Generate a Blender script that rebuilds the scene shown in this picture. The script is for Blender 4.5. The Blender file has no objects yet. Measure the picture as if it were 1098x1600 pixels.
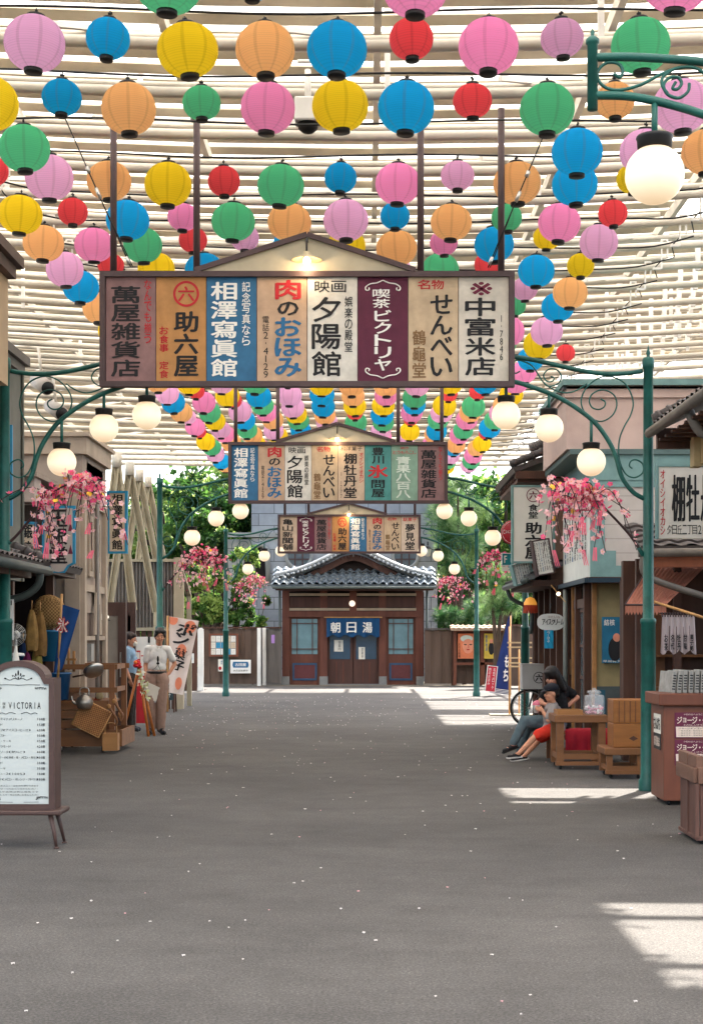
import bpy, math, random
from mathutils import Vector, Matrix
R = math.radians
# ------------------------------------------------------------------ camera, world, sun
sc = bpy.context.scene
COL = sc.collection
F, VX, HY, EYE = 2400.0, 573.0, 995.0, 1.55
cam_d = bpy.data.cameras.new('camera'); cam = bpy.data.objects.new('camera', cam_d); COL.objects.link(cam)
sc.camera = cam
cam.location = (0, 0, EYE); cam.rotation_euler = (R(90), 0, 0)
cam_d.sensor_width = 36; cam_d.sensor_fit = 'AUTO'
cam_d.lens = F / 1600 * 36
cam_d.shift_x = (549 - VX) / 1600.0
cam_d.shift_y = (HY - 800) / 1600.0
cam_d.clip_start = 0.1; cam_d.clip_end = 1000
SUN = Vector((0.30, 0.58, 0.76)).normalized()
w = bpy.data.worlds.new('World'); sc.world = w; w.use_nodes = True
nt = w.node_tree
sky = nt.nodes.new('ShaderNodeTexSky'); sky.sky_type = 'NISHITA'; sky.sun_disc = False
sky.sun_elevation = math.asin(SUN.z); sky.sun_rotation = math.atan2(SUN.x, SUN.y)
sky.air_density = 1.0; sky.dust_density = 3.0
bgn = nt.nodes['Background']; bgn.inputs['Strength'].default_value = 0.14
nt.links.new(sky.outputs[0], bgn.inputs[0])
sl = bpy.data.lights.new('sun', 'SUN'); sl.energy = 5.0; sl.angle = R(0.5); sl.color = (1.0, 0.95, 0.87)
so = bpy.data.objects.new('sun', sl); COL.objects.link(so); so.location = (6, 12, 20)
so.rotation_euler = (-SUN).to_track_quat('-Z', 'Y').to_euler()
sc.view_settings.view_transform = 'Standard'; sc.view_settings.look = 'None'
sc.view_settings.exposure = 2.25; sc.view_settings.gamma = 1.0
sc.cycles.max_bounces = 8; sc.cycles.diffuse_bounces = 5; sc.cycles.transparent_max_bounces = 12
sc.cycles.sample_clamp_indirect = 6; sc.cycles.caustics_reflective = False; sc.cycles.caustics_refractive = False
sc.cycles.use_denoising = True
random.seed(7)

# ------------------------------------------------------------------ helpers
def P(px, py, Y):                       # photograph pixel at depth Y -> point in metres
    return Vector(((px - VX) * Y / F, Y, EYE - (py - HY) * Y / F))
def S(Y): return F / Y                  # pixels per metre at depth Y
def lin(c):
    if isinstance(c, str):
        c = c.lstrip('#'); c = [int(c[i:i+2], 16) / 255 for i in (0, 2, 4)]
        c = [x / 12.92 if x <= .04045 else ((x + .055) / 1.055) ** 2.4 for x in c]
    return tuple(c[:3]) + (1.0,)
MATS = {}
def mat(name, col, rough=.7, var=.15, scale=5.0, bump=0.0, bscale=60.0, metal=0.0, stretch=None, dirt=0.0, spec=.35,
        emit=None, es=0.0, trans=0.0, alpha=1.0, wave=None, col2=None, coat=0.0):
    if name in MATS: return MATS[name]
    m = bpy.data.materials.new(name); m.use_nodes = True; MATS[name] = m
    n = m.node_tree; b = n.nodes['Principled BSDF']; L = n.links.new
    b.inputs['Roughness'].default_value = rough; b.inputs['Metallic'].default_value = metal
    b.inputs['Specular IOR Level'].default_value = spec
    b.inputs['Coat Weight'].default_value = coat
    c = lin(col)
    tc = n.nodes.new('ShaderNodeTexCoord'); mp = n.nodes.new('ShaderNodeMapping'); L(tc.outputs['Object'], mp.inputs[0])
    if stretch: mp.inputs['Scale'].default_value = stretch
    no = n.nodes.new('ShaderNodeTexNoise'); no.inputs['Scale'].default_value = scale; no.inputs['Detail'].default_value = 6
    no.inputs['Roughness'].default_value = .6
    L(mp.outputs[0], no.inputs['Vector'])
    cr = n.nodes.new('ShaderNodeValToRGB'); L(no.outputs[0], cr.inputs[0])
    cr.color_ramp.elements[0].position = .3; cr.color_ramp.elements[1].position = .7
    if col2 is None:
        cr.color_ramp.elements[0].color = tuple(x * (1 - var) for x in c[:3]) + (1,)
        cr.color_ramp.elements[1].color = tuple(min(1, x * (1 + var)) for x in c[:3]) + (1,)
    else:
        cr.color_ramp.elements[0].color = c; cr.color_ramp.elements[1].color = lin(col2)
    out = cr.outputs[0]
    if dirt:
        n2 = n.nodes.new('ShaderNodeTexNoise'); n2.inputs['Scale'].default_value = scale * .35; n2.inputs['Detail'].default_value = 9
        L(tc.outputs['Object'], n2.inputs['Vector'])
        mr = n.nodes.new('ShaderNodeMapRange'); mr.inputs[1].default_value = .48; mr.inputs[2].default_value = .72
        mr.inputs[3].default_value = 0; mr.inputs[4].default_value = dirt; L(n2.outputs[0], mr.inputs[0])
        mx = n.nodes.new('ShaderNodeMixRGB'); L(mr.outputs[0], mx.inputs[0]); L(out, mx.inputs[1])
        mx.inputs[2].default_value = tuple(x * .35 for x in c[:3]) + (1,); out = mx.outputs[0]
    if wave:                                                  # (axis, scale, darkness): plank / slat lines
        wv = n.nodes.new('ShaderNodeTexWave'); wv.bands_direction = wave[0]; wv.inputs['Scale'].default_value = wave[1]
        wv.wave_profile = 'SAW'; L(tc.outputs['Object'], wv.inputs['Vector'])
        mr = n.nodes.new('ShaderNodeMapRange'); mr.inputs[1].default_value = .0; mr.inputs[2].default_value = .08
        mr.inputs[3].default_value = wave[2]; mr.inputs[4].default_value = 0; L(wv.outputs['Fac'], mr.inputs[0])
        mx = n.nodes.new('ShaderNodeMixRGB'); L(mr.outputs[0], mx.inputs[0]); L(out, mx.inputs[1])
        mx.inputs[2].default_value = tuple(x * .2 for x in c[:3]) + (1,); out = mx.outputs[0]
    L(out, b.inputs['Base Color'])
    if bump:
        nb = n.nodes.new('ShaderNodeTexNoise'); nb.inputs['Scale'].default_value = bscale; nb.inputs['Detail'].default_value = 4
        L(mp.outputs[0], nb.inputs['Vector'])
        bp = n.nodes.new('ShaderNodeBump'); bp.inputs['Strength'].default_value = bump; bp.inputs['Distance'].default_value = .01
        L(nb.outputs[0], bp.inputs['Height']); L(bp.outputs[0], b.inputs['Normal'])
    if emit:
        b.inputs['Emission Color'].default_value = lin(emit); b.inputs['Emission Strength'].default_value = es
    if trans:
        t = n.nodes.new('ShaderNodeBsdfTranslucent'); L(out, t.inputs[0])
        ms = n.nodes.new('ShaderNodeMixShader'); ms.inputs[0].default_value = trans
        L(b.outputs[0], ms.inputs[1]); L(t.outputs[0], ms.inputs[2]); L(ms.outputs[0], n.nodes['Material Output'].inputs[0])
    if alpha < 1: b.inputs['Alpha'].default_value = alpha
    return m

class MB:
    def __init__(s): s.v = []; s.f = []; s.m = []; s.sm = []
    def add(s, vs, fs, mi=0, smooth=False, M=None):
        o = len(s.v)
        s.v += [tuple(M @ Vector(p)) if M else tuple(p) for p in vs]
        s.f += [tuple(i + o for i in f) for f in fs]; s.m += [mi] * len(fs); s.sm += [smooth] * len(fs); return s
    def box(s, x0, x1, y0, y1, z0, z1, mi=0, M=None, bev=0):
        if bev:
            b = bev; P_ = [(x0+b, y0, z0), (x1-b, y0, z0), (x1, y0+b, z0), (x1, y1-b, z0), (x1-b, y1, z0), (x0+b, y1, z0), (x0, y1-b, z0), (x0, y0+b, z0)]
            n = 8
            vs = [(x + (b if x <= x0+1e-9 else -b if x >= x1-1e-9 else 0)*.6, y + (b if y <= y0+1e-9 else -b if y >= y1-1e-9 else 0)*.6, z0) for x, y, z in P_]
            vs += [(x, y, z0+b) for x, y, z in P_] + [(x, y, z1-b) for x, y, z in P_]
            vs += [(x, y, z1) for x, y, z in vs[:8]]
            fs = [tuple(range(7, -1, -1)), tuple(range(24, 32))]
            for k in range(3):
                for i in range(8): j = (i+1) % 8; fs.append((k*8+i, k*8+j, k*8+8+j, k*8+8+i))
            return s.add(vs, fs, mi, False, M)
        vs = [(x0,y0,z0),(x1,y0,z0),(x1,y1,z0),(x0,y1,z0),(x0,y0,z1),(x1,y0,z1),(x1,y1,z1),(x0,y1,z1)]
        return s.add(vs, [(3,2,1,0),(4,5,6,7),(0,1,5,4),(1,2,6,5),(2,3,7,6),(3,0,4,7)], mi, False, M)
    def beam(s, a, b, wd, ht, mi=0, up=(0, 0, 1)):            # rectangular bar from a to b
        a = Vector(a); b = Vector(b); d = (b - a); ln = d.length; d.normalize(); u = Vector(up)
        x = d.cross(u)
        if x.length < 1e-4: x = d.cross(Vector((1, 0, 0)))
        x.normalize(); u = x.cross(d).normalized()
        vs = []
        for p in (a, b):
            for (i, j) in ((-1, -1), (1, -1), (1, 1), (-1, 1)): vs.append(p + x * i * wd / 2 + u * j * ht / 2)
        return s.add(vs, [(0,1,2,3),(7,6,5,4),(0,4,5,1),(1,5,6,2),(2,6,7,3),(3,7,4,0)], mi)
    def tube(s, pts, r, n=8, mi=0, cap=True, smooth=True):
        pts = [Vector(p) for p in pts]; k = len(pts)
        rs = r if isinstance(r, (list, tuple)) else [r] * k
        vs = []; fs = []; prev = None
        for i, p in enumerate(pts):
            d = (pts[min(i+1, k-1)] - pts[max(i-1, 0)]); d = d.normalized() if d.length > 1e-9 else Vector((0, 0, 1))
            if prev is None:
                u = d.cross(Vector((0, 0, 1)));
                if u.length < .1: u = d.cross(Vector((0, 1, 0)))
            else: u = prev - d * prev.dot(d)
            u = u.normalized() if u.length > 1e-6 else d.orthogonal().normalized()
            prev = u; vv = d.cross(u)
            for j in range(n):
                a = 2 * math.pi * j / n; vs.append(p + (u * math.cos(a) + vv * math.sin(a)) * rs[i])
        for i in range(k-1):
            for j in range(n):
                q = (j+1) % n; fs.append((i*n+j, i*n+q, (i+1)*n+q, (i+1)*n+j))
        if cap: fs += [tuple(range(n-1, -1, -1)), tuple(range((k-1)*n, k*n))]
        return s.add(vs, fs, mi, smooth)
    def lathe(s, prof, n=20, c=(0, 0, 0), mi=0, smooth=True, M=None):   # prof: (radius, z)
        vs = []; fs = []; k = len(prof)
        for r, z in prof:
            for j in range(n):
                a = 2*math.pi*j/n; vs.append((c[0]+r*math.cos(a), c[1]+r*math.sin(a), c[2]+z))
        for i in range(k-1):
            for j in range(n):
                q = (j+1) % n; fs.append((i*n+j, i*n+q, (i+1)*n+q, (i+1)*n+j))
        return s.add(vs, fs, mi, smooth, M)
    def ell(s, c, r, n=12, m=8, mi=0, M=None):
        if not isinstance(r, (tuple, list)): r = (r, r, r)
        prof = []
        vs = []; fs = []
        for i in range(m+1):
            t = math.pi*i/m
            for j in range(n):
                a = 2*math.pi*j/n; vs.append((c[0]+r[0]*math.sin(t)*math.cos(a), c[1]+r[1]*math.sin(t)*math.sin(a), c[2]-r[2]*math.cos(t)))
        for i in range(m):
            for j in range(n):
                q = (j+1) % n; fs.append((i*n+j, i*n+q, (i+1)*n+q, (i+1)*n+j))
        return s.add(vs, fs, mi, True, M)
    def cap(s, a, ra, b, rb, n=12, mi=0):                      # tapered capsule
        a = Vector(a); b = Vector(b); s.tube([a, b], [ra, rb], n, mi); s.ell(a, ra, n, 8, mi); s.ell(b, rb, n, 8, mi); return s
    def prism(s, poly, y0, y1, mi=0, M=None):                 # polygon in x,z extruded along y
        n = len(poly); vs = [(x, y0, z) for x, z in poly] + [(x, y1, z) for x, z in poly]
        fs = [tuple(range(n)), tuple(range(2*n-1, n-1, -1))] + [(i, i+n, (i+1) % n+n, (i+1) % n) for i in range(n)]
        return s.add(vs, fs, mi, False, M)
    def build(s, name, mats, parent=None, world=False, coll=True):
        me = bpy.data.meshes.new(name)
        vs = s.v
        if world and parent is not None:
            l = parent_loc(parent); vs = [(x-l.x, y-l.y, z-l.z) for x, y, z in vs]
        me.from_pydata([tuple(v) for v in vs], [], s.f)
        if not isinstance(mats, (list, tuple)): mats = [mats]
        for m_ in mats: me.materials.append(m_)
        me.polygons.foreach_set('material_index', s.m); me.polygons.foreach_set('use_smooth', s.sm); me.update()
        o = bpy.data.objects.new(name, me); COL.objects.link(o)
        if parent is not None: o.parent = parent
        return o
def parent_loc(p):
    l = Vector((0, 0, 0))
    while p is not None: l = l + p.location; p = p.parent
    return l
def tag(o, label=None, cat=None, group=None, kind=None):
    if label: o['label'] = label
    if cat: o['category'] = cat
    if group: o['group'] = group
    if kind: o['kind'] = kind
    return o
def thing(name, label, cat, loc=(0, 0, 0), rz=0.0, group=None):
    o = bpy.data.objects.new(name, None); COL.objects.link(o); o.location = loc; o.rotation_euler = (0, 0, rz)
    o.empty_display_size = .2
    return tag(o, label, cat, group)
KIDS = {}
def kids(o):
    return [c for c in COL.objects if c.parent == o]
def dup(root, loc, rz=None, label=None, swap=None):
    def cp(o, par):
        c = o.copy(); COL.objects.link(c)
        if par is not None: c.parent = par
        if swap and c.type == 'MESH' and o.data.name in swap: c.data = swap[o.data.name]
        return c
    r = cp(root, None); r.location = loc
    if rz is not None: r.rotation_euler = (0, 0, rz)
    if label: r['label'] = label
    for ch in kids(root):
        c = cp(ch, r)
        for g in kids(ch): cp(g, c)
    return r
def spline(pts, sub=6):                                       # Catmull-Rom
    pts = [Vector(p) for p in pts]; out = []
    for i in range(len(pts)-1):
        p0 = pts[max(i-1, 0)]; p1 = pts[i]; p2 = pts[i+1]; p3 = pts[min(i+2, len(pts)-1)]
        for k in range(sub):
            t = k/sub
            out.append(.5*((2*p1)+(-p0+p2)*t+(2*p0-5*p1+4*p2-p3)*t*t+(-p0+3*p1-3*p2+p3)*t**3))
    out.append(pts[-1]); return out
# --- lettering: glyph outlines from Blender's built-in font, laid out as flat raised letters
GL = {}
def glyph(ch, bold):
    k = (ch, bold)
    if k in GL: return GL[k]
    cu = bpy.data.curves.new('g', 'FONT'); cu.body = ch; cu.size = 1; cu.offset = bold; cu.resolution_u = 2
    ob = bpy.data.objects.new('g', cu)
    me = ob.to_mesh(); vs = [(v.co.x, v.co.y) for v in me.vertices]; fs = [tuple(p.vertices) for p in me.polygons]
    ob.to_mesh_clear(); bpy.data.objects.remove(ob); bpy.data.curves.remove(cu)
    if vs:
        x0 = min(v[0] for v in vs); x1 = max(v[0] for v in vs); z0 = min(v[1] for v in vs); z1 = max(v[1] for v in vs)
    else: x0 = x1 = z0 = z1 = 0
    GL[k] = (vs, fs, (x0, x1, z0, z1)); return GL[k]
def put(mb, ch, cx, cz, gw, gh, y, mi, bold=.0, rot=False, M=None, fit=True):
    vs, fs, (x0, x1, z0, z1) = glyph(ch, 0)
    if not vs: return
    small = ch in 'ー一-・、。゛ッョャュょゃっ,.1丨'
    w_ = max(x1-x0, .01); h_ = max(z1-z0, .01); mx = (x0+x1)/2; mz = (z0+z1)/2
    if ch.isascii() and ch.isalnum(): sz = gh/.72; sx = min(gw/max(w_, .5), gw/.62) if w_ > .2 else gw/.62
    elif fit and not small: sx, sz = gw / w_, gh / h_
    else: sx = gw/.92; sz = gh/.92
    fs = [tuple(reversed(f)) for f in fs] if rot else fs
    bw = bold * min(gw, gh)
    offs = [(0, 0)] if bold < .006 else [(-bw, 0), (bw, 0), (0, -bw*.7), (0, bw*.7)] if bold < .03 else [(-bw, 0), (bw, 0), (-bw*.4, -bw*.6), (bw*.4, bw*.6), (0, 0)]
    for q, (ox, oz) in enumerate(offs):
        out = []
        for (x, z) in vs:
            a, b = (x-mx)*sx, (z-mz)*sz
            if rot: a, b = (z-mz)*sx, (x-mx)*sz
            out.append((cx+a+ox, y-q*.00035, cz+b+oz))
        mb.add(out, fs, mi, False, M)
def vtext(mb, s, cx, zt, zb, gw, y, mi=0, bold=.02, gap=.1, M=None):
    n = len(s); h = (zt-zb)/n
    for i, ch in enumerate(s):
        if ch == ' ': continue
        put(mb, ch, cx, zt-h*(i+.5), gw, h*(1-gap), y, mi, bold, rot=(ch in 'ー-'), M=M)
def htext(mb, s, x0, x1, cz, gh, y, mi=0, bold=.01, gap=.12, M=None):
    n = len(s); wd = (x1-x0)/n
    for i, ch in enumerate(s):
        if ch == ' ': continue
        put(mb, ch, x0+wd*(i+.5), cz, wd*(1-gap), gh, y, mi, bold, M=M)
def ordi(n):
    return ['first', 'second', 'third', 'fourth', 'fifth', 'sixth', 'seventh', 'eighth', 'ninth', 'tenth', 'eleventh', 'twelfth', 'thirteenth',
            'fourteenth', 'fifteenth', 'sixteenth', 'seventeenth', 'eighteenth', 'nineteenth', 'twentieth', 'twenty-first', 'twenty-second',
            'twenty-third', 'twenty-fourth', 'twenty-fifth', 'twenty-sixth', 'twenty-seventh', 'twenty-eighth', 'twenty-ninth', 'thirtieth'][n]
# ------------------------------------------------------------------ materials
M_ = {}
M_['steel'] = mat('cream_painted_steel', '#d0c8b9', .6, .12, 2.5, dirt=.45)
M_['steel2'] = mat('cream_slat_paint', '#c3b7a2', .7, .16, 2.0, dirt=.5)
M_['white'] = mat('white_paint', '#e2dfd8', .6, .06, 3, dirt=.15)
M_['green'] = mat('green_cast_iron_paint', '#19534a', .45, .22, 9, bump=.25, bscale=60, dirt=.65)
M_['brown_metal'] = mat('dark_brown_frame_paint', '#4a3838', .55, .15, 8, bump=.1)
M_['black'] = mat('black_plastic', '#151515', .5, .1)
M_['cable'] = mat('black_rubber', '#1a1918', .6, .1)
M_['globe'] = mat('lit_opal_glass', '#b9ad98', .3, .02, 3, emit='#ffd9a6', es=.20)
M_['bulb'] = mat('lit_bulb', '#ffffff', .3, .0, 3, emit='#ffe2b8', es=2.0)
M_['wood'] = mat('warm_brown_wood', '#744a2c', .6, .3, 6, bump=.2, stretch=(1, 1, .15))
M_['wood_h'] = mat('warm_brown_wood_long', '#7a4f2e', .6, .3, 6, bump=.2, stretch=(.15, 1, 1))
M_['wood_l'] = mat('pale_brown_box_wood', '#9a6b3c', .6, .22, 6, bump=.15, stretch=(.2, 1, 1))
M_['wood_d'] = mat('dark_stained_wood', '#4c3023', .6, .3, 6, bump=.25, stretch=(1, 1, .12))
M_['wood_dh'] = mat('dark_stained_wood_long', '#4a2f24', .6, .3, 6, bump=.25, stretch=(.12, 1, 1))
M_['redwood'] = mat('red_brown_varnished_wood', '#6b3c2a', .5, .14, 7, bump=.12, stretch=(1, 1, .2), dirt=.2)
M_['bamboo'] = mat('bamboo_cane', '#c08f58', .5, .2, 9)
M_['tile'] = mat('grey_roof_tile', '#4c4f52', .42, .28, 8, bump=.25, dirt=.3, spec=.5)
M_['tile_b'] = mat('brown_grey_roof_tile', '#4b4340', .5, .28, 8, bump=.25, dirt=.3)
M_['metal'] = mat('brushed_aluminium', '#b5b2ac', .3, .1, 10, metal=.9)
M_['glass'] = mat('dim_window_glass', '#54666b', .12, .2, 1.5, spec=.8)
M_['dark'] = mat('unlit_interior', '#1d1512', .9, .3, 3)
M_['paper'] = mat('printed_paper', '#d9d3c6', .8, .06)
M_['ink'] = mat('black_ink', '#1b1a1c', .7, .1)
M_['redink'] = mat('red_ink', '#b3222a', .7, .1)
M_['whiteink'] = mat('white_ink', '#e6e2da', .7, .05)
M_['blueink'] = mat('blue_ink', '#27618a', .7, .1)

def lamp_glass():                        # opal glass, bulb glow painted into the emission: warmer and dimmer near the cap
    m = M_['globe']; n = m.node_tree; L = n.links.new; b = n.nodes['Principled BSDF']
    tc = n.nodes.new('ShaderNodeTexCoord'); sp = n.nodes.new('ShaderNodeSeparateXYZ'); L(tc.outputs['Object'], sp.inputs[0])
    cr = n.nodes.new('ShaderNodeValToRGB'); mr = n.nodes.new('ShaderNodeMapRange'); mr.inputs[1].default_value = -.146; mr.inputs[2].default_value = .146
    L(sp.outputs[2], mr.inputs[0]); L(mr.outputs[0], cr.inputs[0]); e = cr.color_ramp.elements
    e[0].position = .0; e[0].color = (.80, .56, .33, 1); e[1].position = 1; e[1].color = (.38, .19, .08, 1)
    q = e.new(.40); q.color = (1, .86, .62, 1); q = e.new(.72); q.color = (.9, .66, .40, 1)
    L(cr.outputs[0], b.inputs['Emission Color'])
lamp_glass()
# ------------------------------------------------------------------ ground
def asphalt():
    m = bpy.data.materials.new('worn_grey_asphalt'); m.use_nodes = True; n = m.node_tree; L = n.links.new; b = n.nodes['Principled BSDF']
    tc = n.nodes.new('ShaderNodeTexCoord')
    def noise(s, d=8, r=.6, vec=None):
        t = n.nodes.new('ShaderNodeTexNoise'); t.inputs['Scale'].default_value = s; t.inputs['Detail'].default_value = d
        t.inputs['Roughness'].default_value = r; L(vec or tc.outputs['Object'], t.inputs['Vector']); return t.outputs[0]
    def ramp(f, a, ca, bb, cb):
        c = n.nodes.new('ShaderNodeValToRGB'); L(f, c.inputs[0]); e = c.color_ramp.elements
        e[0].position = a; e[0].color = (ca, ca, ca, 1); e[1].position = bb; e[1].color = (cb, cb, cb, 1); return c.outputs[0]
    def mul(a, bb, f=1):
        x = n.nodes.new('ShaderNodeMixRGB'); x.blend_type = 'MULTIPLY'; x.inputs[0].default_value = f; L(a, x.inputs[1]); L(bb, x.inputs[2]); return x.outputs[0]
    spot = ramp(noise(.9, 9, .75), .60, 1.0, .72, .80); big = mul(ramp(noise(.35, 5), .3, .70, .7, 1.14), spot)
    mid = ramp(noise(2.2, 8, .7), .3, .82, .7, 1.08)
    fine = ramp(noise(75, 3, .9), .32, .42, .70, 1.6)
    mp = n.nodes.new('ShaderNodeMapping'); mp.inputs['Scale'].default_value = (.5, 2.6, 1); L(tc.outputs['Object'], mp.inputs[0])
    strk = ramp(noise(1.2, 7, .7, mp.outputs[0]), .28, .84, .5, 1.0)
    vo = n.nodes.new('ShaderNodeTexVoronoi'); vo.inputs['Scale'].default_value = 55; L(tc.outputs['Object'], vo.inputs['Vector'])
    st = ramp(vo.outputs['Distance'], .0, 1.3, .5, .85)
    base = n.nodes.new('ShaderNodeRGB'); base.outputs[0].default_value = (.108, .098, .089, 1)
    c = mul(mul(mul(mul(mul(base.outputs[0], big), mid), fine), strk), st)
    L(c, b.inputs['Base Color']); b.inputs['Roughness'].default_value = .85; b.inputs['Specular IOR Level'].default_value = .25
    bp = n.nodes.new('ShaderNodeBump'); bp.inputs['Strength'].default_value = .5; bp.inputs['Distance'].default_value = .006
    L(fine, bp.inputs['Height']); L(bp.outputs[0], b.inputs['Normal'])
    return m
g = MB(); g.add([(-60, -12, 0), (60, -12, 0), (60, 48.2, 0), (-60, 48.2, 0)], [(0, 1, 2, 3)])
tag(g.build('road', asphalt()), kind='structure')
g = MB(); g.add([(-300, 48.2, 0.0), (300, 48.2, 0.0), (300, 600, 0), (-300, 600, 0)], [(0, 1, 2, 3)])
tag(g.build('ground', mat('dry_earth', '#6e6556', .95, .3, 1.5, bump=.4)), kind='structure')
# fallen petals
pet = MB(); rnd = random.Random(3)
for i in range(520):
    if i < 60: Y = rnd.uniform(6.2, 13); X = rnd.uniform(-.25, .22) * Y
    elif i < 190: Y = rnd.uniform(13, 24); X = rnd.uniform(-.16, .14) * Y
    else:
        Y = rnd.uniform(24, 40); X = rnd.gauss(-2.6, .9) if rnd.random() < .55 else rnd.uniform(-2, 3)
    r = rnd.uniform(.004, .011) * (1 + Y / 60); a = rnd.uniform(0, 6.28); k = 6; h = rnd.uniform(.003, .008)
    if rnd.random() < .12: r *= 1.5
    vs = [(X, Y, h + .004)] + [(X + r * math.cos(a + 6.283*j/k) * (1 if j % 2 else .7), Y + r * 1.0 * math.sin(a + 6.283*j/k), .002 + h * (j % 2)) for j in range(k)]
    pet.add(vs, [(0, 1+j, 1+(j+1) % k) for j in range(k)], 0 if rnd.random() < .82 else 1)
tag(pet.build('fallen_petals', [mat('white_petal', '#bdb4ae', .8), mat('pink_petal', '#c08f90', .8)]),
    'small white and pink petals scattered over the grey asphalt', 'petals', kind='stuff')

# ------------------------------------------------------------------ canopy roof over the street
RZ = 6.86
def rise(x, Y=20): return (.0065 if Y < 22 else max(.001, .0065 - (Y-22)*.00022)) * x * x
canopy = thing('canopy_roof', 'white steel canopy roof of many cross pipes over the street', 'canopy', (0, 10, 0))
canopy['kind'] = 'structure'
XS = [-10, -8, -6.5, -5, -3.5, -2, 0, 2, 3.5, 5, 6.5, 8, 10]
PIPES = [13.8 - 1.25*5 + 1.25*n for n in range(33)]
steel = M_['steel']; slat_m = M_['steel2']
EX = 1.42 + SUN.x/SUN.z*7.75; DY = SUN.y/SUN.z*7.75
def opening(X, Y):       # sheeting openings shaped to let in the sun (ground patch shifted along the sun)
    gx, gy = X - SUN.x/SUN.z*7.75, Y - SUN.y/SUN.z*7.75
    if gy > 42.3: return True
    if gx < 1.42: return False
    return 6.9 < gy < 9.1 or 14.45 < gy < 15.9 or 27.1 < gy < 30.6 or 32.6 < gy < 37.2 or (gx > 3.4 and gy > 27.1) or 38.2 < gy
for Y in PIPES:
    if Y > 51.3: break
    MB().tube([(x, Y, RZ + rise(x, Y)) for x in XS], .055, 8).build('pipe', steel, canopy, True)
    XP = [x for x in XS if x < 3.9] + [3.9] if opening(5, Y+.6) and not opening(0, Y+.6) else XS
    b = MB().tube([(x, Y+.42, RZ + .22 + rise(x, Y)) for x in XP], .036, 6)
    b.tube([(x, Y+.84, RZ + .30 + rise(x, Y)) for x in XP], .045, 6)
    b.build('purlin', steel, canopy, True)
# sheeting: translucent white sheets between the slats; cut along the openings
EX = 1.42 + SUN.x/SUN.z*7.75; DY = SUN.y/SUN.z*7.75
cuts = sorted(set([-6, 6.9+DY, 9.1+DY, 14.45+DY, 15.9+DY, 27.1+DY, 30.6+DY, 32.6+DY, 37.2+DY, 38.2+DY, 42.3+DY]))
sheet = mat('translucent_roof_sheet', '#f1efe9', .9, .06, 1.2, trans=.62)
for i in range(len(cuts)-1):
    a, b_ = cuts[i], cuts[i+1]; mid = (a+b_)/2
    right = 10 if not opening(EX + .5, mid) else EX
    xs = [x for x in [-12, -9, -6, -3, 0, 3] ] + ([right] if right < 5 else [6, 9, 12])
    s_ = MB(); vs = []; n = len(xs)
    for Y in (a-.04, b_): vs += [(x, Y, RZ + .9 + .012*(i % 2) + rise(x, Y)) for x in xs]
    s_.add(vs, [(j, j+1, n+j+1, n+j) for j in range(n-1)])
    s_.build('roof_sheet', sheet, canopy, True)
# slats under the sheeting
Y = -3.0; k = 0
while Y < 48.4:
    xr = EX - .24 if opening(EX + .5, Y) else 10
    if opening(0, Y): break
    xs = [x for x in XS if x < xr - .3] + [xr]
    b = MB()
    for i in range(len(xs)-1):
        b.beam((xs[i], Y, RZ+.55+rise(xs[i], Y)), (xs[i+1], Y, RZ+.55+rise(xs[i+1], Y)), .15, .025, 0, up=(0, .35, 1))
    if Y > 8 or k % 2 == 0: b.build('slat', slat_m, canopy, True)
    Y += .44; k += 1
for X in (-8.2, -6.0, -3.9, -1.9, .1, 2.3, 4.2, 6.4, 8.4):
    b = MB()
    for ya in range(2, 51, 6): b.beam((X, ya, RZ+.42+rise(X, ya)), (X, min(ya+6, 51), RZ+.42+rise(X, min(ya+6, 51))), .07, .14)
    b.build('rafter', steel, canopy, True)
rnd = random.Random(11)
b = MB()
for i, Y in enumerate(PIPES[3:-4]):
    for X in (-7, -4.9, -2.9, -.8, 1.3, 3.4, 5.5):
        if (i + int(X*3)) % 2 == 0:
            if not (X > 3 and opening(EX+.5, Y+.6)): b.beam((X, Y, RZ+.15+rise(X, Y)), (X+1.0, Y+1.2, RZ+.5+rise(X, Y)), .05, .05)
    for X in (-5.6, -4.4, -2.4, .2, 2.1, 4.1, 5.2, 5.6, 6.0):
        if (i * 5 + int(X*7)) % 4 == 0:
            if not (X > 3 and opening(EX+.5, Y)): b.box(X-.028, X+.028, Y-.02, Y+.02, RZ+.05, RZ+.85)
b.build('brace', M_['white'], canopy, True)
gr = MB()
for i, Y in enumerate(PIPES[6:26]):            # rows of short white bars on the right side
    for q in range(6):
        X = 4.9 + .23*q
        if opening(EX+.5, Y): continue
        gr.box(X-.035, X+.035, Y+.2, Y+.26, RZ+.12, RZ+.62)
gr.build('louvre_bars', M_['white'], canopy, True)
# sloping steel struts on the left carrying the canopy
dsteel = mat('weathered_cream_steel', '#a89d84', .7, .12, 4, dirt=.4)
def strut(label, feet, top, r=.075):
    o = thing('support_strut', label, 'strut', feet[0], 0, 'cream steel struts carrying the canopy')
    for f_ in feet:
        b = MB(); a = Vector(f_); t = Vector(top)
        d = Vector((.055, 0, 0))
        e_ = Vector((a.x*.86+t.x*.14, a.y, 2.05)); b.beam((e_.x, e_.y, 0), e_, .09, .14, 0, up=(0, 1, 0)); a = e_
        b.beam(a-d, t-d, .032, .12, 0, up=(0, 1, 0)); b.beam(a+d, t+d, .032, .12, 0, up=(0, 1, 0))
        b.beam(a, t, .07, .02, 0, up=(0, 1, 0))
        b.build('strut_leg', dsteel, o, True)
    MB().tube([Vector(top)+Vector((0, 0, -.10)), Vector(top)+Vector((0, 0, .16))], .095, 14).build('cap', steel, o, True)
    return o
t1 = P(183, 722, 28.5); t2 = P(203, 735, 31); t3 = P(218, 745, 34.5); t4 = P(232, 755, 38)
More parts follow.
